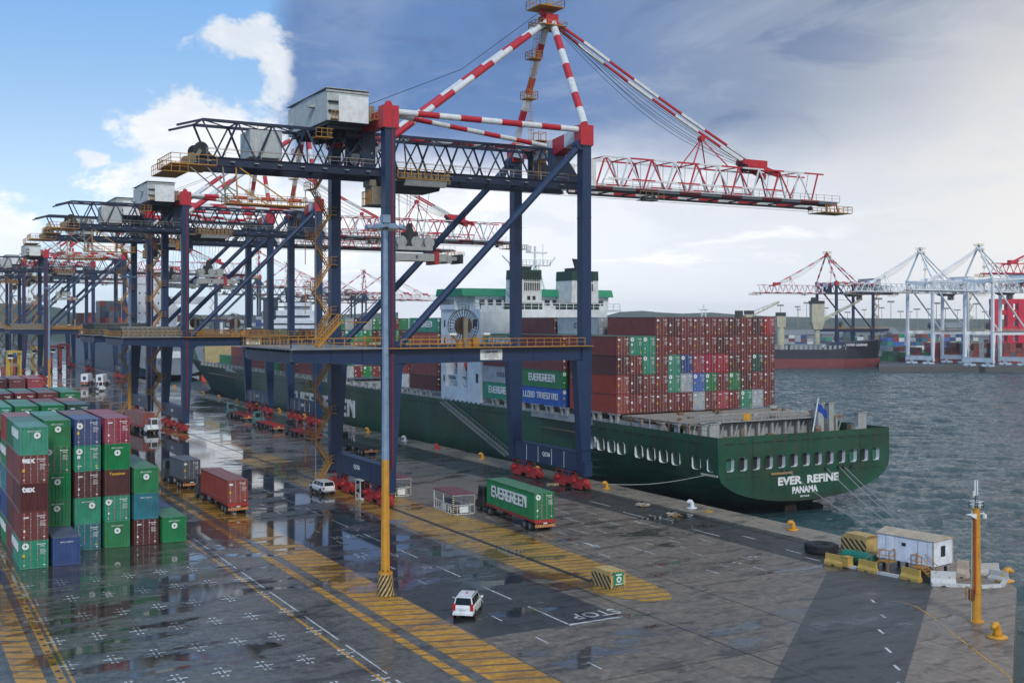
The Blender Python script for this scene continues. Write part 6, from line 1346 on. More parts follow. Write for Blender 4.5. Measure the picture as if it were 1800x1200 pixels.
for k in range(20): y = -hy-.1+k*.29; mb.prismY([(-hx-.13, 3.40), (-hx-.13, 3.43), (0, 3.82), (0, 3.79)], y, y+.05, CABT)
mb.obj('roof', t_)
for y in (1.4, -1.75): mb = MB(); mb.box(-hx-.04, -hx, y-.42, y+.42, 1.2, 3.15, CABW); mb.box(-hx-.045, -hx-.01, y-.46, y-.42, 1.2, 3.2, CABT); mb.box(-hx-.045, -hx-.01, y+.42, y+.46, 1.2, 3.2, CABT); mb.box(-hx-.07, -hx-.04, y-.34, y-.28, 2.1, 2.2, DARK); mb.obj('door', t_)
for q in ((-hx-.03, -hx, -.1, .3, 2.55, 2.85), (-.35, .35, -hy-.03, -hy, 1.9, 2.85)): mb = MB(); mb.box(*q, CGL); mb.obj('window', t_)
mb = MB()
for y in (-2.3, 0, 2.3): mb.box(-1.3, -1.1, y-.1, y+.1, 0, 1.15, DARK); mb.box(1.1, 1.3, y-.1, y+.1, 0, 1.15, DARK)
mb.box(-1.5, 1.5, -2.6, -2.4, .95, 1.15, GREY); mb.obj('support_frame', t_)
for yy, s_ in ((1.4, 1), (-1.75, -1)):
    mb = MB(); mb.box(-2.6, -hx-.02, yy-.5, yy+.5, 1.02, 1.12, YEL); mb.rail([(-hx-.1, yy-.5*s_, 1.12), (-2.6, yy-.5*s_, 1.12), (-2.6, yy+.5*s_, 1.12)], 1.0, YEL, .8, .03)
    for dx_ in (-2.6, -1.7):
        mb.bar((dx_, yy+s_*.5, 1.1), (dx_, yy+s_*1.9, .05), .06, .14, YEL); mb.bar((dx_, yy+s_*.5, 2.1), (dx_, yy+s_*1.9, 1.05), .05, .05, YEL); mb.bar((dx_, yy+s_*1.9, 0), (dx_, yy+s_*1.9, 1.05), .05, .05, YEL)
    for k in range(5): mb.box(-2.6, -1.7, yy+s_*(.6+k*.27)-.11, yy+s_*(.6+k*.27)+.11, .88-k*.2, .92-k*.2, YEL)
    mb.bar((-2.6, yy-.4, 0), (-2.6, yy-.4, 1.05), .07, .07, YEL); mb.obj('steps', t_)
t_ = thing('storage_tank', (84.9, 70.5, 0), 'pale box behind the white portable office', 'cabinet', None, rad(9)); mb = MB(); mb.box(-.6, .6, -1.0, .9, .4, 2.5, HGREY); mb.box(-.65, .65, -1.05, .95, 2.5, 2.56, GREY); mb.obj('cabinet_body', t_)
mb = MB(); mb.box(-.61, -.6, -.5, -.46, .5, 2.4, DARK); mb.box(-.5, -.4, -.9, -.8, 0, .4, DARK); mb.box(.4, .5, .7, .8, 0, .4, DARK); mb.obj('cabinet_seam', t_)
t_ = thing('buffer_block', (84.6, 78.1, 0), 'striped concrete block behind the big tyre, by the white office', 'buffer block', 'striped buffer blocks', rad(4)); buffer(t_, 1.6, 3.0, 1.9)
t_ = thing('fuel_tank', (80.7, 74.4, 0), 'green cylindrical tank lying behind the yellow barriers', 'tank', None, rad(12)); mb = MB(); gt = paint('tank_green', (.01, .16, .10, 1), .4); mb.path([(0, -1.75, .62), (0, -1.6, .62), (0, 1.6, .62), (0, 1.75, .62)], [.35, .58, .58, .35], gt, 18); mb.obj('tank_shell', t_)
mb = MB(); mb.box(-.5, .5, -1.2, -1.0, 0, .3, GREY); mb.box(-.5, .5, 1.0, 1.2, 0, .3, GREY); mb.disc((0, .3, 1.22), .15, (0, 0, 1), .1, gt, 10); mb.obj('tank_cradle', t_)
# big tyre lying flat as a fender
mb = MB(); n = 36; prof_ = [(.62, .25), (.58, .6), (.66, 1.05), (1.0, 1.2), (1.42, 1.13), (1.52, .9), (1.52, .3), (1.42, .07), (1.0, .0), (.66, .1)]
vs = []; fs = []
for k in range(n):
    a_ = 2*math.pi*k/n
    for r_, z_ in prof_: rr = r_*(1.03 if (k % 2 and r_ > 1.4) else 1); vs.append((math.cos(a_)*rr, math.sin(a_)*rr, z_*.78))
m_ = len(prof_)
for k in range(n):
    for j in range(m_): fs.append((k*m_+j, ((k+1) % n)*m_+j, ((k+1) % n)*m_+(j+1) % m_, k*m_+(j+1) % m_))
mb.add(vs, fs, TYRE)
for k in range(n): a_ = 2*math.pi*k/n; c_, s_ = math.cos(a_), math.sin(a_); mb.bar((c_*1.5, s_*1.5, .12), (math.cos(a_+.12)*1.56, math.sin(a_+.12)*1.56, .8), .12, .1, TYRE)
tag(mb.obj('fender_tyre', None, (81.4, 79.9, .01)), 'huge black tractor tyre lying flat beside the yellow barrier', 'tyre')
mb = MB(); mb.bar((-.8, 0, 0), (.3, .1, 0), .06, .03, LET); mb.bar((-.8, 0, 0), (-.9, .4, 0), .06, .03, LET)
# barriers along the kerb
BARY = paint('barrier_yellow', (.52, .33, .07, 1), .6, dirt=.4, dcol=(.25, .16, .08, 1)); BARW = paint('barrier_white', (.55, .56, .54, 1), .65, dirt=.75, dcol=(.2, .15, .09, 1), scale=2.6, streak=False)
def barrier(x, y, rz, L, Hh, mat, label, w_=.6, nm='road_barrier'):
    mb = MB(); mb.prismY([(-w_/2, 0), (w_/2, 0), (w_/2, Hh*.25), (w_*.18, Hh*.5), (w_*.14, Hh), (-w_*.14, Hh), (-w_*.18, Hh*.5), (-w_/2, Hh*.25)], -L/2, L/2, mat); mb.box(-w_/2-.01, w_/2+.01, -.15, .15, 0, .1, DARK)
    return tag(mb.obj(nm, None, (x, y, 0), (0, 0, rz)), label, 'barrier', 'barriers along the kerb')
barrier(78.3, 75.2, rad(8), 1.9, 1.0, BARY, 'yellow barrier nearest the big tyre'); barrier(78.9, 71.8, rad(4), 1.9, 1.0, BARY, 'yellow barrier in the middle of the kerb row'); barrier(79.6, 67.6, rad(2), 1.9, 1.05, BARY, 'yellow barrier at the foot of the office steps')
barrier(80.4, 64.9, rad(48), 2.0, 1.25, BARW, 'tall chipped white barrier right of the office steps', .7)
mb = MB(); mb.frus((-.35, .35, -.35, .35), (-.32, .32, -.32, .32), .1, .95, BARY); mb.box(-.37, .37, -.37, .37, .95, 1.02, BARY); o = mb.obj('litter_bin', None, (78.6, 73.9, 0)); tag(o, 'yellow square litter bin between the barriers and the green tank', 'bin')
kb = [(78.5, 74.7), (78.8, 72.9)], [(79.0, 70.8), (79.4, 68.7)], [(80.9, 64.4), (82.4, 62.9)], [(82.5, 62.8), (84.4, 62.3)], [(84.5, 62.25), (86.4, 63.3)]
for i, (p, q) in enumerate(kb):
    mb = MB(); mb.bar((*p, .12), (*q, .12), .34, .26, BARW); tag(mb.obj('kerb_stone'), ['white kerb length between the bin and the middle barrier', 'white kerb length left of the office steps barrier', 'first white kerb length right of the tall white barrier', 'white kerb length just behind the yellow mast', 'last white kerb length by the corner bollard'][i], 'kerb', 'white kerb lengths')
barrier(84.6, 66.2, rad(20), .9, 1.5, paint('cone_cream', (.5, .40, .3, 1), .6, dirt=.3), 'small cream striped stand between office and mast', .8, 'striped_stand')
barrier(87.4, 66.0, rad(70), 2.4, 1.0, CONC, 'tilted broken concrete slab at the pier corner', .9, 'concrete_slab'); barrier(86.3, 63.9, rad(15), 1.6, .9, CONC, 'grey concrete block beside the corner bollard', .8, 'concrete_block'); barrier(88.4, 67.8, rad(110), 2.0, .8, CONC, 'rust stained rubble block at the water\'s edge', .9, 'concrete_block')
# bollards
def bollard(x, y, rz, mat, label, k=1.0):
    k *= .78; mb = MB(); mb.disc((0, 0, .06), .85*k, (0, 0, 1), .12, mat, 18)
    pts = [(.12, 0, .1), (.12, 0, .5), (.06, 0, .85), (-.12, 0, 1.08), (-.38, 0, 1.1), (-.60, 0, .95), (-.66, 0, .8)]
    mb.path([tuple(c*k for c in p) for p in pts], [.42*k, .33*k, .30*k, .30*k, .29*k, .25*k, .14*k], mat, 14)
    tag(mb.obj('bollard', None, (x, y, 0), (0, 0, rz), True), label, 'bollard', 'bollards along the quay edge')
WB = paint('bollard_white', (.62, .66, .70, 1), .4)
bl = [(87.4, 90.0, BOLY, 'yellow bollard on the cope below the ship\'s name', 1), (86.7, 106.2, WB, 'white bollard under the ship\'s stern quarter', 1), (86.5, 123.9, BOLY, 'yellow bollard just right of the near crane\'s red wheels', 1), (87.0, 142.2, BOLY, 'yellow bollard behind the red crane wheels', .9), (87.2, 160.4, BOLY, 'yellow bollard at the foot of the gangway', 1), (86.9, 176.5, paint('bollard_red', (.5, .02, .03, 1), .4), 'red bollard drum left of the gangway foot', .9), (87.2, 191.0, WB, 'white bollard seen just right of the crane leg', 1), (87.2, 209, BOLY, 'yellow bollard under the last letters on the hull', 1), (87.2, 228, BOLY, 'yellow bollard left of the last hull letters', 1)]
bl += [(87.2, 247+18.5*i, BOLY, f'small yellow bollard, {cnum(i)} of those receding towards the bow', 1) for i in range(8)]
for x, y, m_, lb, k in bl: bollard(x, y, -rad(20), m_, lb, k)
bollard(86.6, 62.9+.6, rad(140), BOLY, 'yellow bollard at the outermost pier corner', 1.15); bollard(70.7, 52.5, rad(10), BOLY, 'large yellow bollard on the pier edge below the mast', 1.1)
mb = MB(); mb.disc((0, 0, .03), .5, (0, 0, 1), .06, BOLY, 14); tag(mb.obj('mooring_plate', None, (87.0, 103.4, 0)), 'flat yellow base plate on the cope beside the white bollard', 'plate')
# rope heaps
for i, (x, y, n_) in enumerate(((82.3, 110.0, 26), (81.4, 102.8, 16), (81.5, 129.6, 16))):
    mb = MB()
    for k in range(n_): a_ = random.uniform(0, 6.28); q = [(math.cos(a_+j*.5)*random.uniform(.2, 1.0), math.sin(a_+j*.5)*random.uniform(.2, 1.0)*1.1, .06+random.random()*.25) for j in range(5)]; mb.path(q, .045, ROPE if k % 3 else paint('rope_ochre', (.35, .2, .06, 1), .8), 5, False)
    tag(mb.obj('rope_heap', None, (x, y, 0)), ['largest heap of loose lashing rope near the red crane wheels', 'smaller flat heap of rope below the white bollard', 'heap of rope under the waterside sill beam'][i], 'rope', 'rope heaps on the asphalt')
# yellow mast with aerials
t_ = thing('signal_mast', (73.05, 56.0, 0), 'thick yellow mast with white aerials on top, at the pier corner', 'mast')
mb = MB(); mb.path([(0, 0, .0), (0, 0, 8.6)], [.36, .27], PY, 14); mb.disc((0, 0, .05), .55, (0, 0, 1), .1, PY, 16)
for z in (2.2, 4.5, 6.5): mb.disc((0, 0, z), .4-z*.012, (0, 0, 1), .06, PY, 14)
mb.obj('mast_tube', t_)
mb = MB(); mb.path([(-.40, .1, 0), (-.36, .1, 8.4)], .045, HGREY, 8); mb.path([(-.33, -.2, 2.2), (-.33, -.2, 7.8)], .05, ORG, 6); mb.obj('cable_pipe', t_)
mb = MB(); mb.box(-1.0, .9, -.04, .04, 8.1, 8.18, SIGNW); mb.disc((.95, 0, 7.9), .16, (0, 0, 1), .3, SIGNW, 8); mb.prismY([(-1.0, 8.15), (0, 7.7), (0, 8.2)], -.2, .2, SIGNW); mb.obj('lamp_bracket', t_)
mb = MB(); mb.rail([(-.35, -.35, 8.6), (.35, -.35, 8.6), (.35, .35, 8.6), (-.35, .35, 8.6), (-.35, -.35, 8.6)], .5, SIGNW, .4, .02); mb.tube((-.1, 0, 8.6), (-.1, 0, 9.6), .04, DARK, 6); mb.obj('mast_cage', t_)
for dx_, z in ((-.22, 0), (.18, -.0), (-.42, -.1)): mb = MB(); mb.tube((dx_*.7, 0, 9.55+z), (dx_*.7, 0, 10.7+z*8), .06, SIGNW, 8); mb.obj('aerial', t_)
mb = MB(); mb.box(-.7, -.35, -.15, .15, 1.7, 2.5, paint('box_brown', (.12, .05, .04, 1), .5)); mb.rail([(-.9, -.2, 1.7), (-.9, .2, 1.7)], 1.0, YEL, .4, .03); mb.obj('control_box', t_)
# ================================================================ BEYOND THE BASIN
def at(px, py, d):                                      # a point seen in that direction, d metres ahead
    a_ = (px-840)/FP; return Vector((d*(SY+a_*CY), d*(CY-a_*SY), CAM_H-(py-562.66)/FP*d))
AZV = -rad(28.3187)                                      # rotation that turns +y to the viewing direction
# grey ship moored ahead, its stern towards the camera
GS = paint('naval_grey', (.17, .21, .26, 1), .5, dirt=.12, dcol=(.08, .08, .08, 1), scale=.15); GSW = paint('far_white', (.62, .66, .70, 1), .5, dirt=.1, scale=.3)
gy = 463.0
g = thing('cargo_ship', (109, gy, WATER_Z), 'large grey cargo ship with high white stern tower, moored ahead of the green ship', 'cargo ship'); gz = -WATER_Z
mb = MB(); hb = 16; rows = []
for y, kb_, kw in ((0, 1, .25), (8, 1, .55), (22, 1, .85), (50, 1, 1), (190, 1, 1), (225, .8, .55), (250, .4, .1), (262, .03, .02)):
    rows.append([(-hb*kb_, y, 13.2+gz+(3 if y > 220 else 0)), (-hb*kb_, y, 3.5+gz), (-hb*kw, y, .2 if y > 30 else 3.0-y*.08), (hb*kw, y, .2 if y > 30 else 3.0-y*.08), (hb*kb_, y, 3.5+gz), (hb*kb_, y, 13.2+gz+(3 if y > 220 else 0))])
vs = [p for r_ in rows for p in r_]; fs = []
for i in range(len(rows)-1):
    for j in range(6): fs.append((i*6+j, (i+1)*6+j, (i+1)*6+(j+1) % 6, i*6+(j+1) % 6))
fs.append((5, 4, 3, 2, 1, 0)); mb.add(vs, [tuple(reversed(f)) for f in fs], GS); mb.obj('hull', g)
mb = MB(); mb.box(9.5, 13.5, 1, 5, -1.5, 4.6, paint('rudder_orange', (.5, .06, .02, 1), .5)); mb.obj('rudder', g)
for x in (-9.5, -4.5, -1.5): mb = MB(); mb.box(x, x+3.0, -.15, .1, 7.2+gz, 10+gz, GSW); mb.obj('stern_opening', g)
link('lettering', text('GA', 2.6, LETB, .03), g, (-7, -.2, 5.4+gz), FY)
mb = MB(); mb.box(-15, -4, 14, 30, 13+gz, 40+gz, GSW); mb.box(-15.5, 15.5, 16, 29, 30+gz, 33+gz, GSW); mb.prismY([(-4, 13+gz), (12, 13+gz), (12, 18+gz), (-4, 37+gz)], 16, 28, GSW)
mb.box(-15.3, -3.7, 13.6, 30.4, 38+gz, 41+gz, GSW); tw = mb.obj('accommodation_block', g)
for k in range(5):
    for j in range(4): mb = MB(); mb.box(-13.6+j*2.6, -13.0+j*2.6, 13.9, 14.0, 17+k*4.2+gz, 17.8+k*4.2+gz, CGL); mb.obj('window', tw)
mb = MB(); mb.box(0, 8, 5, 12, 13+gz, 22+gz, GSW); mb.box(1.2, 2.4, 4.9, 5, 15+gz, 19+gz, CGL); mb.box(4.2, 7, 4.9, 5, 15+gz, 19+gz, CGL); mb.box(1.5, 5, 7, 10, 22+gz, 25+gz, paint('box_brown', (.12, .05, .04, 1), .5)); mb.obj('stern_deckhouse', g)
for i in range(11):
    for j in range(4):
        for k in range(3 + (2 if i < 3 else 0)):
            pass
FC = {}
def far_stack(root, x, y, nx, nz, w_, l_, h_, z0, cols, seed, name='container'):
    rnd = random.Random(seed)
    for i in range(nx):
        for k in range(nz):
            key = (w_, l_, h_)
            if key not in FC: mb = MB(); mb.box(-w_/2+.05, w_/2-.05, -l_/2, l_/2, 0, h_-.06, CPM); FC[key] = mb.mesh(name)
            o = link(name, FC[key], root, (x+i*w_, y, z0+k*h_)); o.color = CC[rnd.choice(cols)]
for j in range(4):
    rt = thing('container_stack', (109-15, gy+62+j*36, 10.6), ['nearest', 'second', 'third', 'farthest'][j]+' block of dark containers on the grey ship\'s deck', 'container stack', 'container blocks on the grey ship')
    far_stack(rt, 0, 0, 12, 5 if j != 1 else 7, 2.5, 12.2, 2.7, 2.7, ['maroon', 'dmaroon', 'brick', 'slate', 'dblue', 'red', 'slate'], j+5)
# ----- container piles and quay across the far basin
LANDM = paint('far_ground', (.10, .10, .095, 1), .8, dirt=.3, streak=False, scale=.02); QW = paint('far_quay_wall', (.045, .045, .042, 1), .8, dirt=.3)
def land(name, px0, px1, d0, d1, z=.0):
    a_, b_, c_, e_ = at(px0, 0, d0), at(px1, 0, d0), at(px1, 0, d1), at(px0, 0, d1)
    mb = MB(); mb.prism([(a_.x, a_.y), (b_.x, b_.y), (c_.x, c_.y), (e_.x, e_.y)], -6, z, LANDM); tag(mb.obj(name), kind='structure')
land('far_quay_ground', -700, 1335, 1010, 2400)
land('port_ground', 1215, 2300, 668, 2400, .02)
land('pier_ground', 1545, 2300, 545, 668, .04)
ALL = ['maroon', 'brick', 'grey', 'blue', 'lblue', 'teal', 'slate', 'red', 'white', 'green', 'cyan']
def pile(px0, px1, d, n, nz, label, cols=ALL, seed=1, z0=.1, L=12):
    p0, p1 = at(px0, 600, d), at(px1, 600, d); W_ = (p1-p0).length/n
    rt = thing('container_pile', (p0.x, p0.y, 0), label, 'container pile', 'distant container piles', AZV)
    rnd = random.Random(seed)
    for i in range(n):
        h_ = max(1, nz - rnd.choice([0, 0, 0, 1, 1, 2])) if nz > 2 else nz
        for k in range(h_):
            key = ('p', round(W_, 1))
            if key not in FC: mb = MB(); mb.box(.06, round(W_, 1)-.06, 0, L, 0, 2.6, CPM); FC[key] = mb.mesh('container')
            o = link('container', FC[key], rt, (i*W_, 0, z0+k*2.66)); o.color = CC[rnd.choice(cols)]
PALE = ['grey', 'white', 'grey', 'blue', 'maroon', 'grey', 'slate']
pile(398, 470, 900, 7, 9, 'tall pale container pile left of the middle crane legs', PALE, 3, 2)
pile(470, 560, 940, 8, 7, 'pale container pile beside the distant white ship', PALE, 4, 2)
pile(560, 700, 1060, 10, 6, 'container pile far behind the green ship\'s cargo', PALE, 5)
# right bank: coloured piles behind the white cranes
for i, (a_, b_, d_, n_, z_, cs, lb) in enumerate(((1540, 1590, 620, 5, 3, ['brick', 'green', 'brick', 'grey', 'dgreen'], 'rusty container pile just right of the black ship\'s bow'), (1592, 1640, 600, 5, 3, ['brick', 'maroon', 'green'], 'container pile between bow and first white crane'), (1640, 1690, 596, 5, 4, ['brick', 'red', 'brick', 'maroon'], 'brick red pile behind the first white crane\'s legs'), (1692, 1740, 592, 5, 4, ['brick', 'maroon', 'grey', 'brick'], 'striped looking pile behind the second white crane\'s legs'), (1742, 1830, 588, 8, 4, ['maroon', 'brick', 'slate'], 'dark pile at the right edge behind the red crane'),
        (1380, 1450, 700, 7, 2, ALL, 'low mixed pile behind the black ship\'s deck'), (1560, 1640, 760, 8, 5, ALL, 'mixed coloured pile far behind the piles near the bow'), (1640, 1720, 780, 8, 5, ALL, 'mixed pile far behind the first white crane'), (1440, 1540, 800, 9, 4, ALL, 'low grey pile beyond the cream ship cranes'), (1365, 1440, 900, 7, 4, PALE, 'faint pile between the cream ship cranes'))): pile(a_, b_, d_, n_, z_, lb, cs, i+11)
# sheds and roofs on the horizon
SH = paint('shed_grey', (.20, .22, .24, 1), .6, dirt=.2, scale=.1)
for i, (a_, b_, d_, h_) in enumerate(((1375, 1440, 1000, 14), (1445, 1500, 1150, 12), (1505, 1580, 1100, 16), (1580, 1660, 1000, 12), (1665, 1700, 1300, 20), (1705, 1790, 950, 13))):
    p0, p1 = at(a_, 600, d_), at(b_, 600, d_); W_ = (p1-p0).length; rt = thing('shed', (p0.x, p0.y, 0), f'{cnum(i)} long grey shed from the left along the right-hand horizon', 'shed', 'sheds on the horizon', AZV)
    mb = MB(); mb.box(0, W_, 0, 40, 0, h_*.7, SH); mb.obj('wall', rt); mb = MB(); mb.prismX([(-1, h_*.7), (41, h_*.7), (20, h_)], -1, W_+1, GREY); mb.obj('roof', rt)
    mb = MB()
    for k in range(int(W_/9)): mb.box(3+k*9, 7+k*9, -.2, -.02, 0, h_*.5, DARK)
    mb.obj('door', rt)
# light masts of the far port
mb = MB(); mb.tube((0, 0, 0), (0, 0, 33), .35, GREY, 6, .2); LM1 = mb.mesh('mast'); mb = MB(); mb.box(-2.6, 2.6, -.5, .5, 32.4, 33.6, GREY); LM2 = mb.mesh('lamp_ring')
rnd = random.Random(5)
ORD_ = [cnum(k) for k in range(13)]+['fourteenth', 'fifteenth', 'sixteenth', 'seventeenth', 'eighteenth', 'nineteenth', 'twentieth', 'twenty-first', 'twenty-second', 'twenty-third']
for i, (px, d_) in enumerate(sorted(((1372, 900), (1402, 1080), (1418, 940), (1452, 1180), (1490, 1000), (1519, 1150), (1544, 760), (1550, 1100), (1566, 860), (1583, 1000), (1612, 900), (1632, 1120), (1646, 760), (1662, 820), (1683, 1000), (1700, 760), (1716, 900), (1731, 1080), (1760, 900), (1404, 1400), (1476, 1500), (1600, 1400), (1655, 1500)), key=lambda q: q[0])):
    p = at(px, 600, d_); o = thing('light_mast', (p.x, p.y, 0), f'slim light mast, {ORD_[i]} from the left along the far right-hand horizon', 'light mast', 'light masts in the far port', AZV); o.scale = (1, 1, 1.0+rnd.uniform(-.1, .15)); link('mast', LM1, o); link('lamp_ring', LM2, o)
# ----- hills
def hills(name, pts, d, mat, depth=500):
    mb = MB(); vs = []
    for px, py in pts: a_ = at(px, py, d); b_ = at(px, 0, d-depth*.5); e_ = at(px, py, d+depth); vs += [(b_.x, b_.y, -3), (a_.x, a_.y, a_.z), (e_.x, e_.y, -3)]
    mb.add(vs, [f for i in range(len(pts)-1) for f in ((3*i, 3*i+3, 3*i+4, 3*i+1), (3*i+1, 3*i+4, 3*i+5, 3*i+2))], mat); tag(mb.obj(name), kind='structure')
HM, t, b = newmat('hill_woodland'); gp = t.N('ShaderNodeNewGeometry').outputs['Position']; n_ = t.noise(gp, .022, 6, .65); t.l.new(t.mix(t.step(n_, .4, .6), (.028, .05, .024, 1), (.07, .085, .06, 1)), b.inputs['Base Color']); b.inputs['Roughness'].default_value = .9
def ridge(px0, px1, base, amp, seed, n=60):
    r = random.Random(seed); ph = [r.uniform(0, 6) for _ in range(4)]
    return [(px0+(px1-px0)*i/n, base-amp*(.5+.28*math.sin(i*.11+ph[0])+.17*math.sin(i*.31+ph[1])+.09*math.sin(i*.83+ph[2])+r.uniform(-.03, .03))) for i in range(n+1)]
hills('bluff_hills', [(-900, 520), (-600, 528), (-300, 534), (0, 533), (30, 534), (60, 531), (85, 538), (105, 541), (125, 549), (150, 553), (200, 558), (280, 561), (420, 562), (520, 563)], 1500, HM, 700)
hills('distant_hills', [(1000, 562), (1060, 556), (1090, 548), (1130, 546), (1160, 549), (1200, 551), (1250, 549), (1300, 553), (1360, 556), (1500, 559), (1800, 561), (2400, 562)], 2700, HM, 500)
hills('left_distant_hills', ridge(-1500, 700, 562, 14, 4), 2600, HM, 500)
# ----- black bulk carrier with cream deck cranes
sh = thing('bulk_carrier', at(1546, 600, 606)*1, 'black and red bulk carrier with cream deck cranes, bow towards the right', 'cargo ship', None, AZV); sh.location.z = WATER_Z
BKH = paint('hull_black', (.018, .020, .028, 1), .45, dirt=.15, scale=.2); RDH = paint('boot_red', (.19, .035, .035, 1), .5, dirt=.25, scale=.2); CRM = paint('crane_cream', (.50, .46, .32, 1), .5, dirt=.25, scale=.4)
mb = MB(); S2 = []
for x, kb_, top in ((-235, 1, 9.9), (-31, 1, 9.9), (-25, 1, 10.6), (-22, .98, 13.4), (-10, .8, 14.2), (-3, .45, 14.8), (1, .04, 15.4)):
    S2.append([(x, -14*kb_, top), (x-.35*(235+x)/40 if False else x-(2.0 if x > -20 else 0), -14*(kb_**1.6), 4.9), (x-(2.0 if x > -20 else 0), 14*(kb_**1.6), 4.9), (x, 14*kb_, top)])
vs = [p for r_ in S2 for p in r_]; fs = [(i*4+j, (i+1)*4+j, (i+1)*4+(j+1) % 4, i*4+(j+1) % 4) for i in range(len(S2)-1) for j in range(4)]; mb.add(vs, fs, BKH); mb.obj('hull', sh)
mb = MB(); S3 = []
for x, kb_ in ((-235, 1), (-24, 1), (-12, .75), (-5, .4), (0, .06)): S3.append([(x, -14.05*kb_, 5.0), (x+(1.5 if x > -20 else 0), -14.05*kb_, -1.5), (x+(1.5 if x > -20 else 0), 14.05*kb_, -1.5), (x, 14.05*kb_, 5.0)])
vs = [p for r_ in S3 for p in r_]; fs = [(i*4+j, (i+1)*4+j, (i+1)*4+(j+1) % 4, i*4+(j+1) % 4) for i in range(len(S3)-1) for j in range(4)]; mb.add(vs, fs, RDH); mb.obj('boot_topping', sh)
link('lettering', text('NORD LEGEND', 1.7, LET, .03), sh, (-17, -13.6, 12.4), (rad(90), 0, rad(6)))
mb = MB()
for k in range(14): mb.box(-58+k*2.6, -56.6+k*2.6, -13.8, -13.4, 9.9, 12.2, LASH)
mb.rail([(-235, -13.8, 9.9), (-60, -13.8, 9.9)], 1.1, LASH, 4, .08); mb.obj('deck_railing', sh)
for k in range(5): mb = MB(); mb.box(-50-k*22, -34-k*22, -9, 9, 9.9, 12.4, GREY); mb.obj('hatch_cover', sh)
mb = MB(); mb.box(-130, -66, -6, 12, 9.9, 19, paint('deck_grey_block', (.15, .16, .18, 1), .6)); mb.obj('deck_house', sh)
def deckcrane(px, jib):
    p = at(px, 600, 606); lx = (p-at(1546, 600, 606)).length; x = -lx
    mb = MB(); mb.tube((x, 0, 9), (x, 0, 20.5), 1.7 if jib else 2.0, CRM, 12, 1.5); mb.frus((x-2.2, x+2.2, -2.2, 2.2), (x-3.4, x+3.4, -2.6, 2.6), 20.5, 24.5, CRM); mb.box(x-3.4, x+3.4, -2.6, 2.6, 24.5, 34.5, CRM); mb.box(x-3.8, x+3.4, -2.7, 2.7, 34.5, 36.2, DARK); mb.box(x-2.6, x-1.2, -2.7, 2.7, 36.2, 38.0, DARK); c_ = mb.obj('deck_crane', sh)
    mb = MB()
    if jib:
        a_, b_ = Vector((x+3, 0, 25)), Vector((x+23.5, 0, 36))
        for dy in (-1, 1):
            for dz_ in (0, 1.4): mb.bar(a_+Vector((0, dy, dz_)), b_+Vector((0, dy*.4, dz_*.5)), .35, .35, CRM)
        for k in range(10): q0 = a_.lerp(b_, k/10); q1 = a_.lerp(b_, (k+1)/10); mb.bar(q0+Vector((0, -1, 0)), q1+Vector((0, -1, 1.2)), .2, .2, CRM); mb.bar(q0+Vector((0, -1, 1.3)), q1+Vector((0, -1, 0)), .2, .2, CRM)
        mb.bar((x, 0, 37.5), b_, .15, .15, DARK)
        mb.obj('crane_jib', c_)
deckcrane(1436, True)
p = at(1372, 600, 600); t_ = thing('ship_crane', (p.x, p.y, 0), 'cream ship crane post with a black cap right of the container block', 'ship crane', None, AZV)
mb = MB(); mb.tube((0, 0, -1), (0, 0, 19), 2.1, CRM, 12); mb.frus((-2.1, 2.1, -2, 2), (-2.6, 2.6, -2.2, 2.2), 19, 25, CRM); mb.box(-2.2, 2.4, -2, 2, 25, 27, DARK); mb.obj('crane_post', t_)
mb = MB(); mb.bar((-1, 0, 25), (-22, 0, 24), .25, .25, DARK); mb.bar((-1, 0, 23.5), (-22, 0, 22.6), .3, .3, CRM); mb.obj('crane_jib', t_)
p = at(1315, 556, 600); t_ = thing('ship_crane', (p.x, p.y, 0), 'cream lattice jib rising behind the top tier at its right end', 'ship crane', None, AZV)
mb = MB(); mb.box(-7, -3, -1, 1, 20, 28, DARK); mb.box(-1.5, 2, -1, 1, 20, 27, CRM); mb.box(-2, 3, -1.2, 1.2, 26, 28, DARK); mb.bar((0, 0, 24), (17, 0, 32.5), .7, .7, CRM); mb.bar((0, 0, 26.5), (17, 0, 33.2), .4, .4, CRM)
for k in range(7): mb.bar((k*2.4, 0, 24+k*1.2), (k*2.4+1.6, 0, 26.6+k*1.0), .2, .2, CRM)
mb.obj('crane_jib', t_)
p = at(1237, 556, 620); t_ = thing('ship_mast', (p.x, p.y, 0), 'small pale lattice mast showing above the middle of the top tier', 'ship mast', None, AZV)
mb = MB()
for x in (-1.5, 1.5): mb.bar((x, 0, 18), (x*.6, 0, 29), .4, .4, SWHITE)
for z in (22, 24, 26, 28.5): mb.bar((-1.8, 0, z), (1.8, 0, z), .3, .3, SWHITE)
mb.box(-2.8, 2.8, -.5, .5, 28.6, 29, SWHITE); mb.tube((0, 0, 29), (0, 0, 31.5), .3, SWHITE, 6); mb.obj('mast_frame', t_)
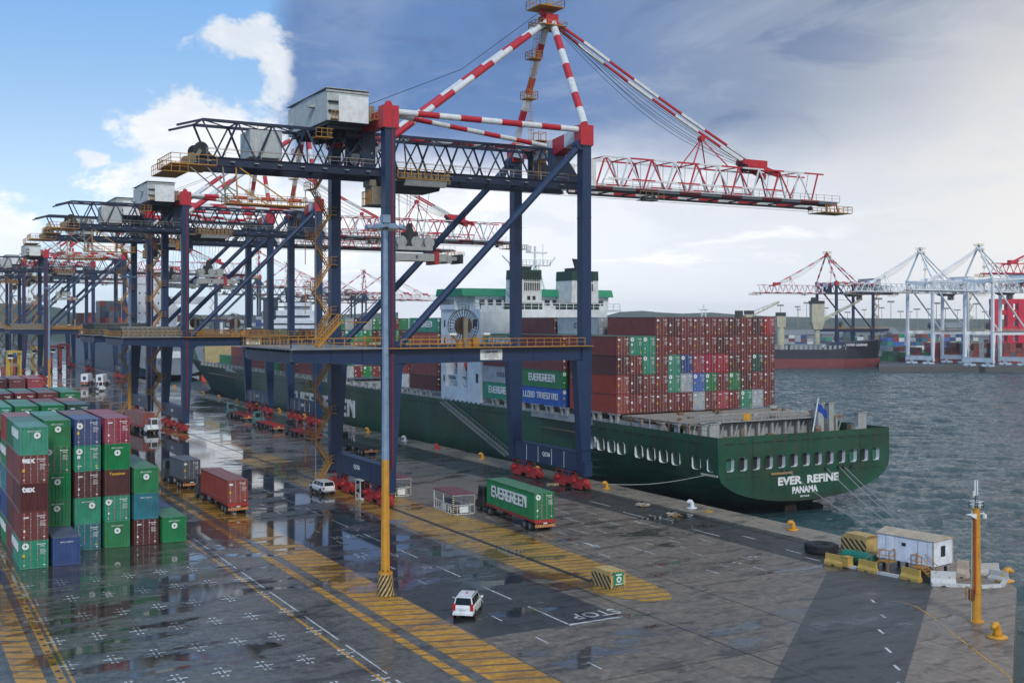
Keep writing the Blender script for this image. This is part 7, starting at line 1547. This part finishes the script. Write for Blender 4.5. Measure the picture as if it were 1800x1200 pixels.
# ----- cranes on the far banks, recoloured copies of the quay crane
def recolour(root, table, cache):
    for ch in root.children:
        if ch.type == 'MESH':
            me = ch.data
            if me.name not in cache:
                n2 = me.copy(); 
                for i, m_ in enumerate(n2.materials):
                    if m_ and m_.name in table: n2.materials[i] = table[m_.name]
                cache[me.name] = n2
            ch.data = cache[me.name]
        recolour(ch, table, cache)
def strip(root, names):
    for ch in list(root.children):
        if names is None: strip(ch, None); bpy.data.objects.remove(ch, do_unlink=True); continue
        if ch.name.split('.')[0] in names:
            strip(ch, None); bpy.data.objects.remove(ch, do_unlink=True)
        else: strip(ch, names)
FW = paint('far_crane_white', (.74, .77, .79, 1), .5, dirt=.12, scale=.3); FR = paint('far_crane_red', (.60, .012, .045, 1), .5, dirt=.1, scale=.3)
WT = {m_: FW for m_ in ('crane_blue', 'girder_blue', 'crane_red', 'crane_white', 'bogie_red', 'house_grey', 'house_white')}
WT['railing_yellow'] = CRM; RT = {m_: FR for m_ in ('crane_blue', 'girder_blue', 'crane_red', 'crane_white', 'house_grey', 'house_white', 'bogie_red')}
DROP = ('name_board', 'service_platform', 'cable_trunk', 'spreader', 'spreader_rope', 'lettering', 'wheel', 'walkway_railing', 'boom_railing')
wc, rc = {}, {}
def far_crane(px, d_, apex_y, rz, label, table=None, cache=None, group='cranes across the harbour', drop=DROP):
    """px = column of its mast; apex_y = row of the mast head"""
    c_ = copy_tree(CR2); zs = (CAM_H-(apex_y-562.66)/FP*d_)/66.0; s_ = zs
    off = Matrix.Rotation(rz, 3, 'Z') @ Vector((14.2*s_, 0, 0)); p = at(px, 600, d_); c_.location = (p.x-off.x, p.y-off.y, 0); c_.rotation_euler = (0, 0, rz); c_.scale = (s_, s_, s_); c_['label'] = label; c_['group'] = group
    strip(c_, drop)
    if table: recolour(c_, table, cache)
    return c_
LEFT = math.pi+AZV
far_crane(1453, 640, 447, LEFT+rad(22), 'blue crane with red and white striped top behind the cream ship cranes')
far_crane(1617, 575, 440, LEFT+rad(26), 'white gantry crane nearer the black ship\'s bow, left of the pair', WT, wc)
far_crane(1720, 545, 434, LEFT+rad(26), 'white gantry crane right of its twin on the far pier', WT, wc)
far_crane(1900, 600, 392, LEFT+rad(14), 'crimson gantry crane at the right edge of the view', RT, rc); far_crane(1885, 690, 430, LEFT+rad(20), 'second crimson gantry crane, partly cut off at the right edge', RT, rc)
p = at(1760, 640, 600); t_ = thing('steel_gantry', (p.x, p.y, 0), 'massive crimson steel structure behind the white cranes\' legs', 'steel structure', None, AZV); mb = MB()
for x in (-4, 4, 10, 17, 24, 31): mb.box(x-1.6, x+1.6, -2, 2, 0, 34, FR)
for z in (10, 18, 27, 33): mb.box(-6, 33, -1.5, 1.5, z-1.3, z+1.3, FR)
for x in (-4, 10): mb.bar((x, 0, 10), (x+14, 0, 27), 1.2, 1.2, FR)
mb.obj('frame', t_)
for i, (px, d_, ay) in enumerate(((455, 930, 441), (506, 940, 464), (640, 950, 477), (676, 970, 480), (585, 990, 487))):
    far_crane(px, d_, ay, rad(8)+AZV*0+rad(-20), f'{["first", "second", "third", "fourth", "fifth"][i]} distant crane of the row seen through the quay cranes', None, None, 'distant crane row behind the green ship')
# white ship among the middle-distance piles
p = at(478, 600, 850); t_ = thing('distant_ship', (p.x, p.y, WATER_Z), 'distant white ship superstructure with dark funnel, seen between crane legs', 'cargo ship', None, AZV)
mb = MB(); mb.box(-40, 60, -8, 8, -1, 12, GS); mb.obj('hull', t_); mb = MB(); mb.box(0, 44, -6, 6, 12, 26, GSW); mb.box(4, 36, -5, 5, 26, 33, GSW); mb.box(10, 30, -4, 4, 33, 39, GSW); mb.obj('superstructure', t_)
mb = MB(); mb.box(-6, 4, -4, 4, 12, 41, paint('funnel_dark', (.03, .04, .06, 1), .5)); mb.box(-8, 6, -5, 5, 41, 43, DARK); mb.obj('funnel', t_)
mb = MB()
for z in (14, 18, 22, 28, 35): mb.box(2, 42 if z < 26 else 30, -6.15, -6.0, z, z+1.2, CGL)
mb.obj('window_row', t_)
# far left quay clutter: red straddle carriers and yellow machines
SR = paint('straddle_red', (.35, .03, .03, 1), .5); SYL = paint('machine_yellow', (.5, .36, .05, 1), .5)
def straddle(px, py, d_, label, mat, k=1.0):
    p = at(px, py, d_); t_ = thing('straddle_carrier', (p.x, p.y, 0), label, 'straddle carrier', 'straddle carriers on the far quay'); t_.scale = (k, k, k); mb = MB()
    for x in (-2, 2):
        for y in (-4, 4): mb.box(x-.35, x+.35, y-.35, y+.35, .6, 11, mat)
        mb.box(x-.4, x+.4, -5, 5, .9, 1.7, mat); mb.box(x-.4, x+.4, -5, 5, 10.4, 11.2, mat)
    mb.box(-2.4, 2.4, -5.2, -4.2, 10.6, 11.3, mat); mb.box(-2.4, 2.4, 4.2, 5.2, 10.6, 11.3, mat); mb.obj('frame', t_)
    mb = MB(); mb.box(-2.6, -.8, -6, -4.4, 8.4, 10.4, SIGNW); mb.box(-2.65, -.75, -6.05, -5.2, 9, 10.2, CGL); mb.obj('cab', t_)
    for x in (-2, 2):
        for y in (-4, -1.4, 1.4, 4): wheel(t_, x, y, .65, .5)
straddle(97, 640, 500, 'red straddle carrier right of the third light pole', SR); straddle(112, 640, 540, 'red straddle carrier farther off beside the first one', SR); straddle(66, 640, 480, 'yellow straddle carrier left of the red ones', SYL)
straddle(24, 640, 420, 'yellow straddle carrier at the left edge among the crane legs', SYL)
for i, (x, y, c_) in enumerate(((70, 600, 'white'), (64, 640, 'maroon'), (58, 560, 'grey'), (70, 690, 'blue'), (52, 520, 'brick'), (74, 745, 'cyan'))):
    container(x, y, .03, c_, f'{CN[c_]} container standing alone on the far quay among crane legs', 'loose containers on the far quay', rz=rad(70), mk=None, fine=False)
for i in range(5):
    rt = thing('container_pile', (-40+i*14, 560+i*34, 0), f'{cnum(i)} long container pile on the far left quay', 'container pile', 'piles on the far left quay'); far_stack(rt, 0, 0, 7, 5, 2.6, 12.2, 2.6, .1, ['brick', 'maroon', 'teal', 'grey', 'blue', 'slate'], i+40)
# ================================================================ HAZE
m = bpy.data.materials.new('haze_air'); m.use_nodes = True; t = NT(m.node_tree); t.n.clear()
v = t.N('ShaderNodeVolumePrincipled'); v.inputs['Color'].default_value = (.97, .985, 1, 1); v.inputs['Density'].default_value = .0001; v.inputs['Anisotropy'].default_value = .3
t.l.new(v.outputs[0], t.N('ShaderNodeOutputMaterial').inputs['Volume'])
mb = MB(); mb.box(-2300, 3700, -1000, 3800, -7.5, 90, m); hz = tag(mb.obj('haze'), kind='stuff')
SC.cycles.volume_step_rate = 10; SC.cycles.volume_bounces = 2; SC.cycles.max_bounces = 6; SC.cycles.use_denoising = True
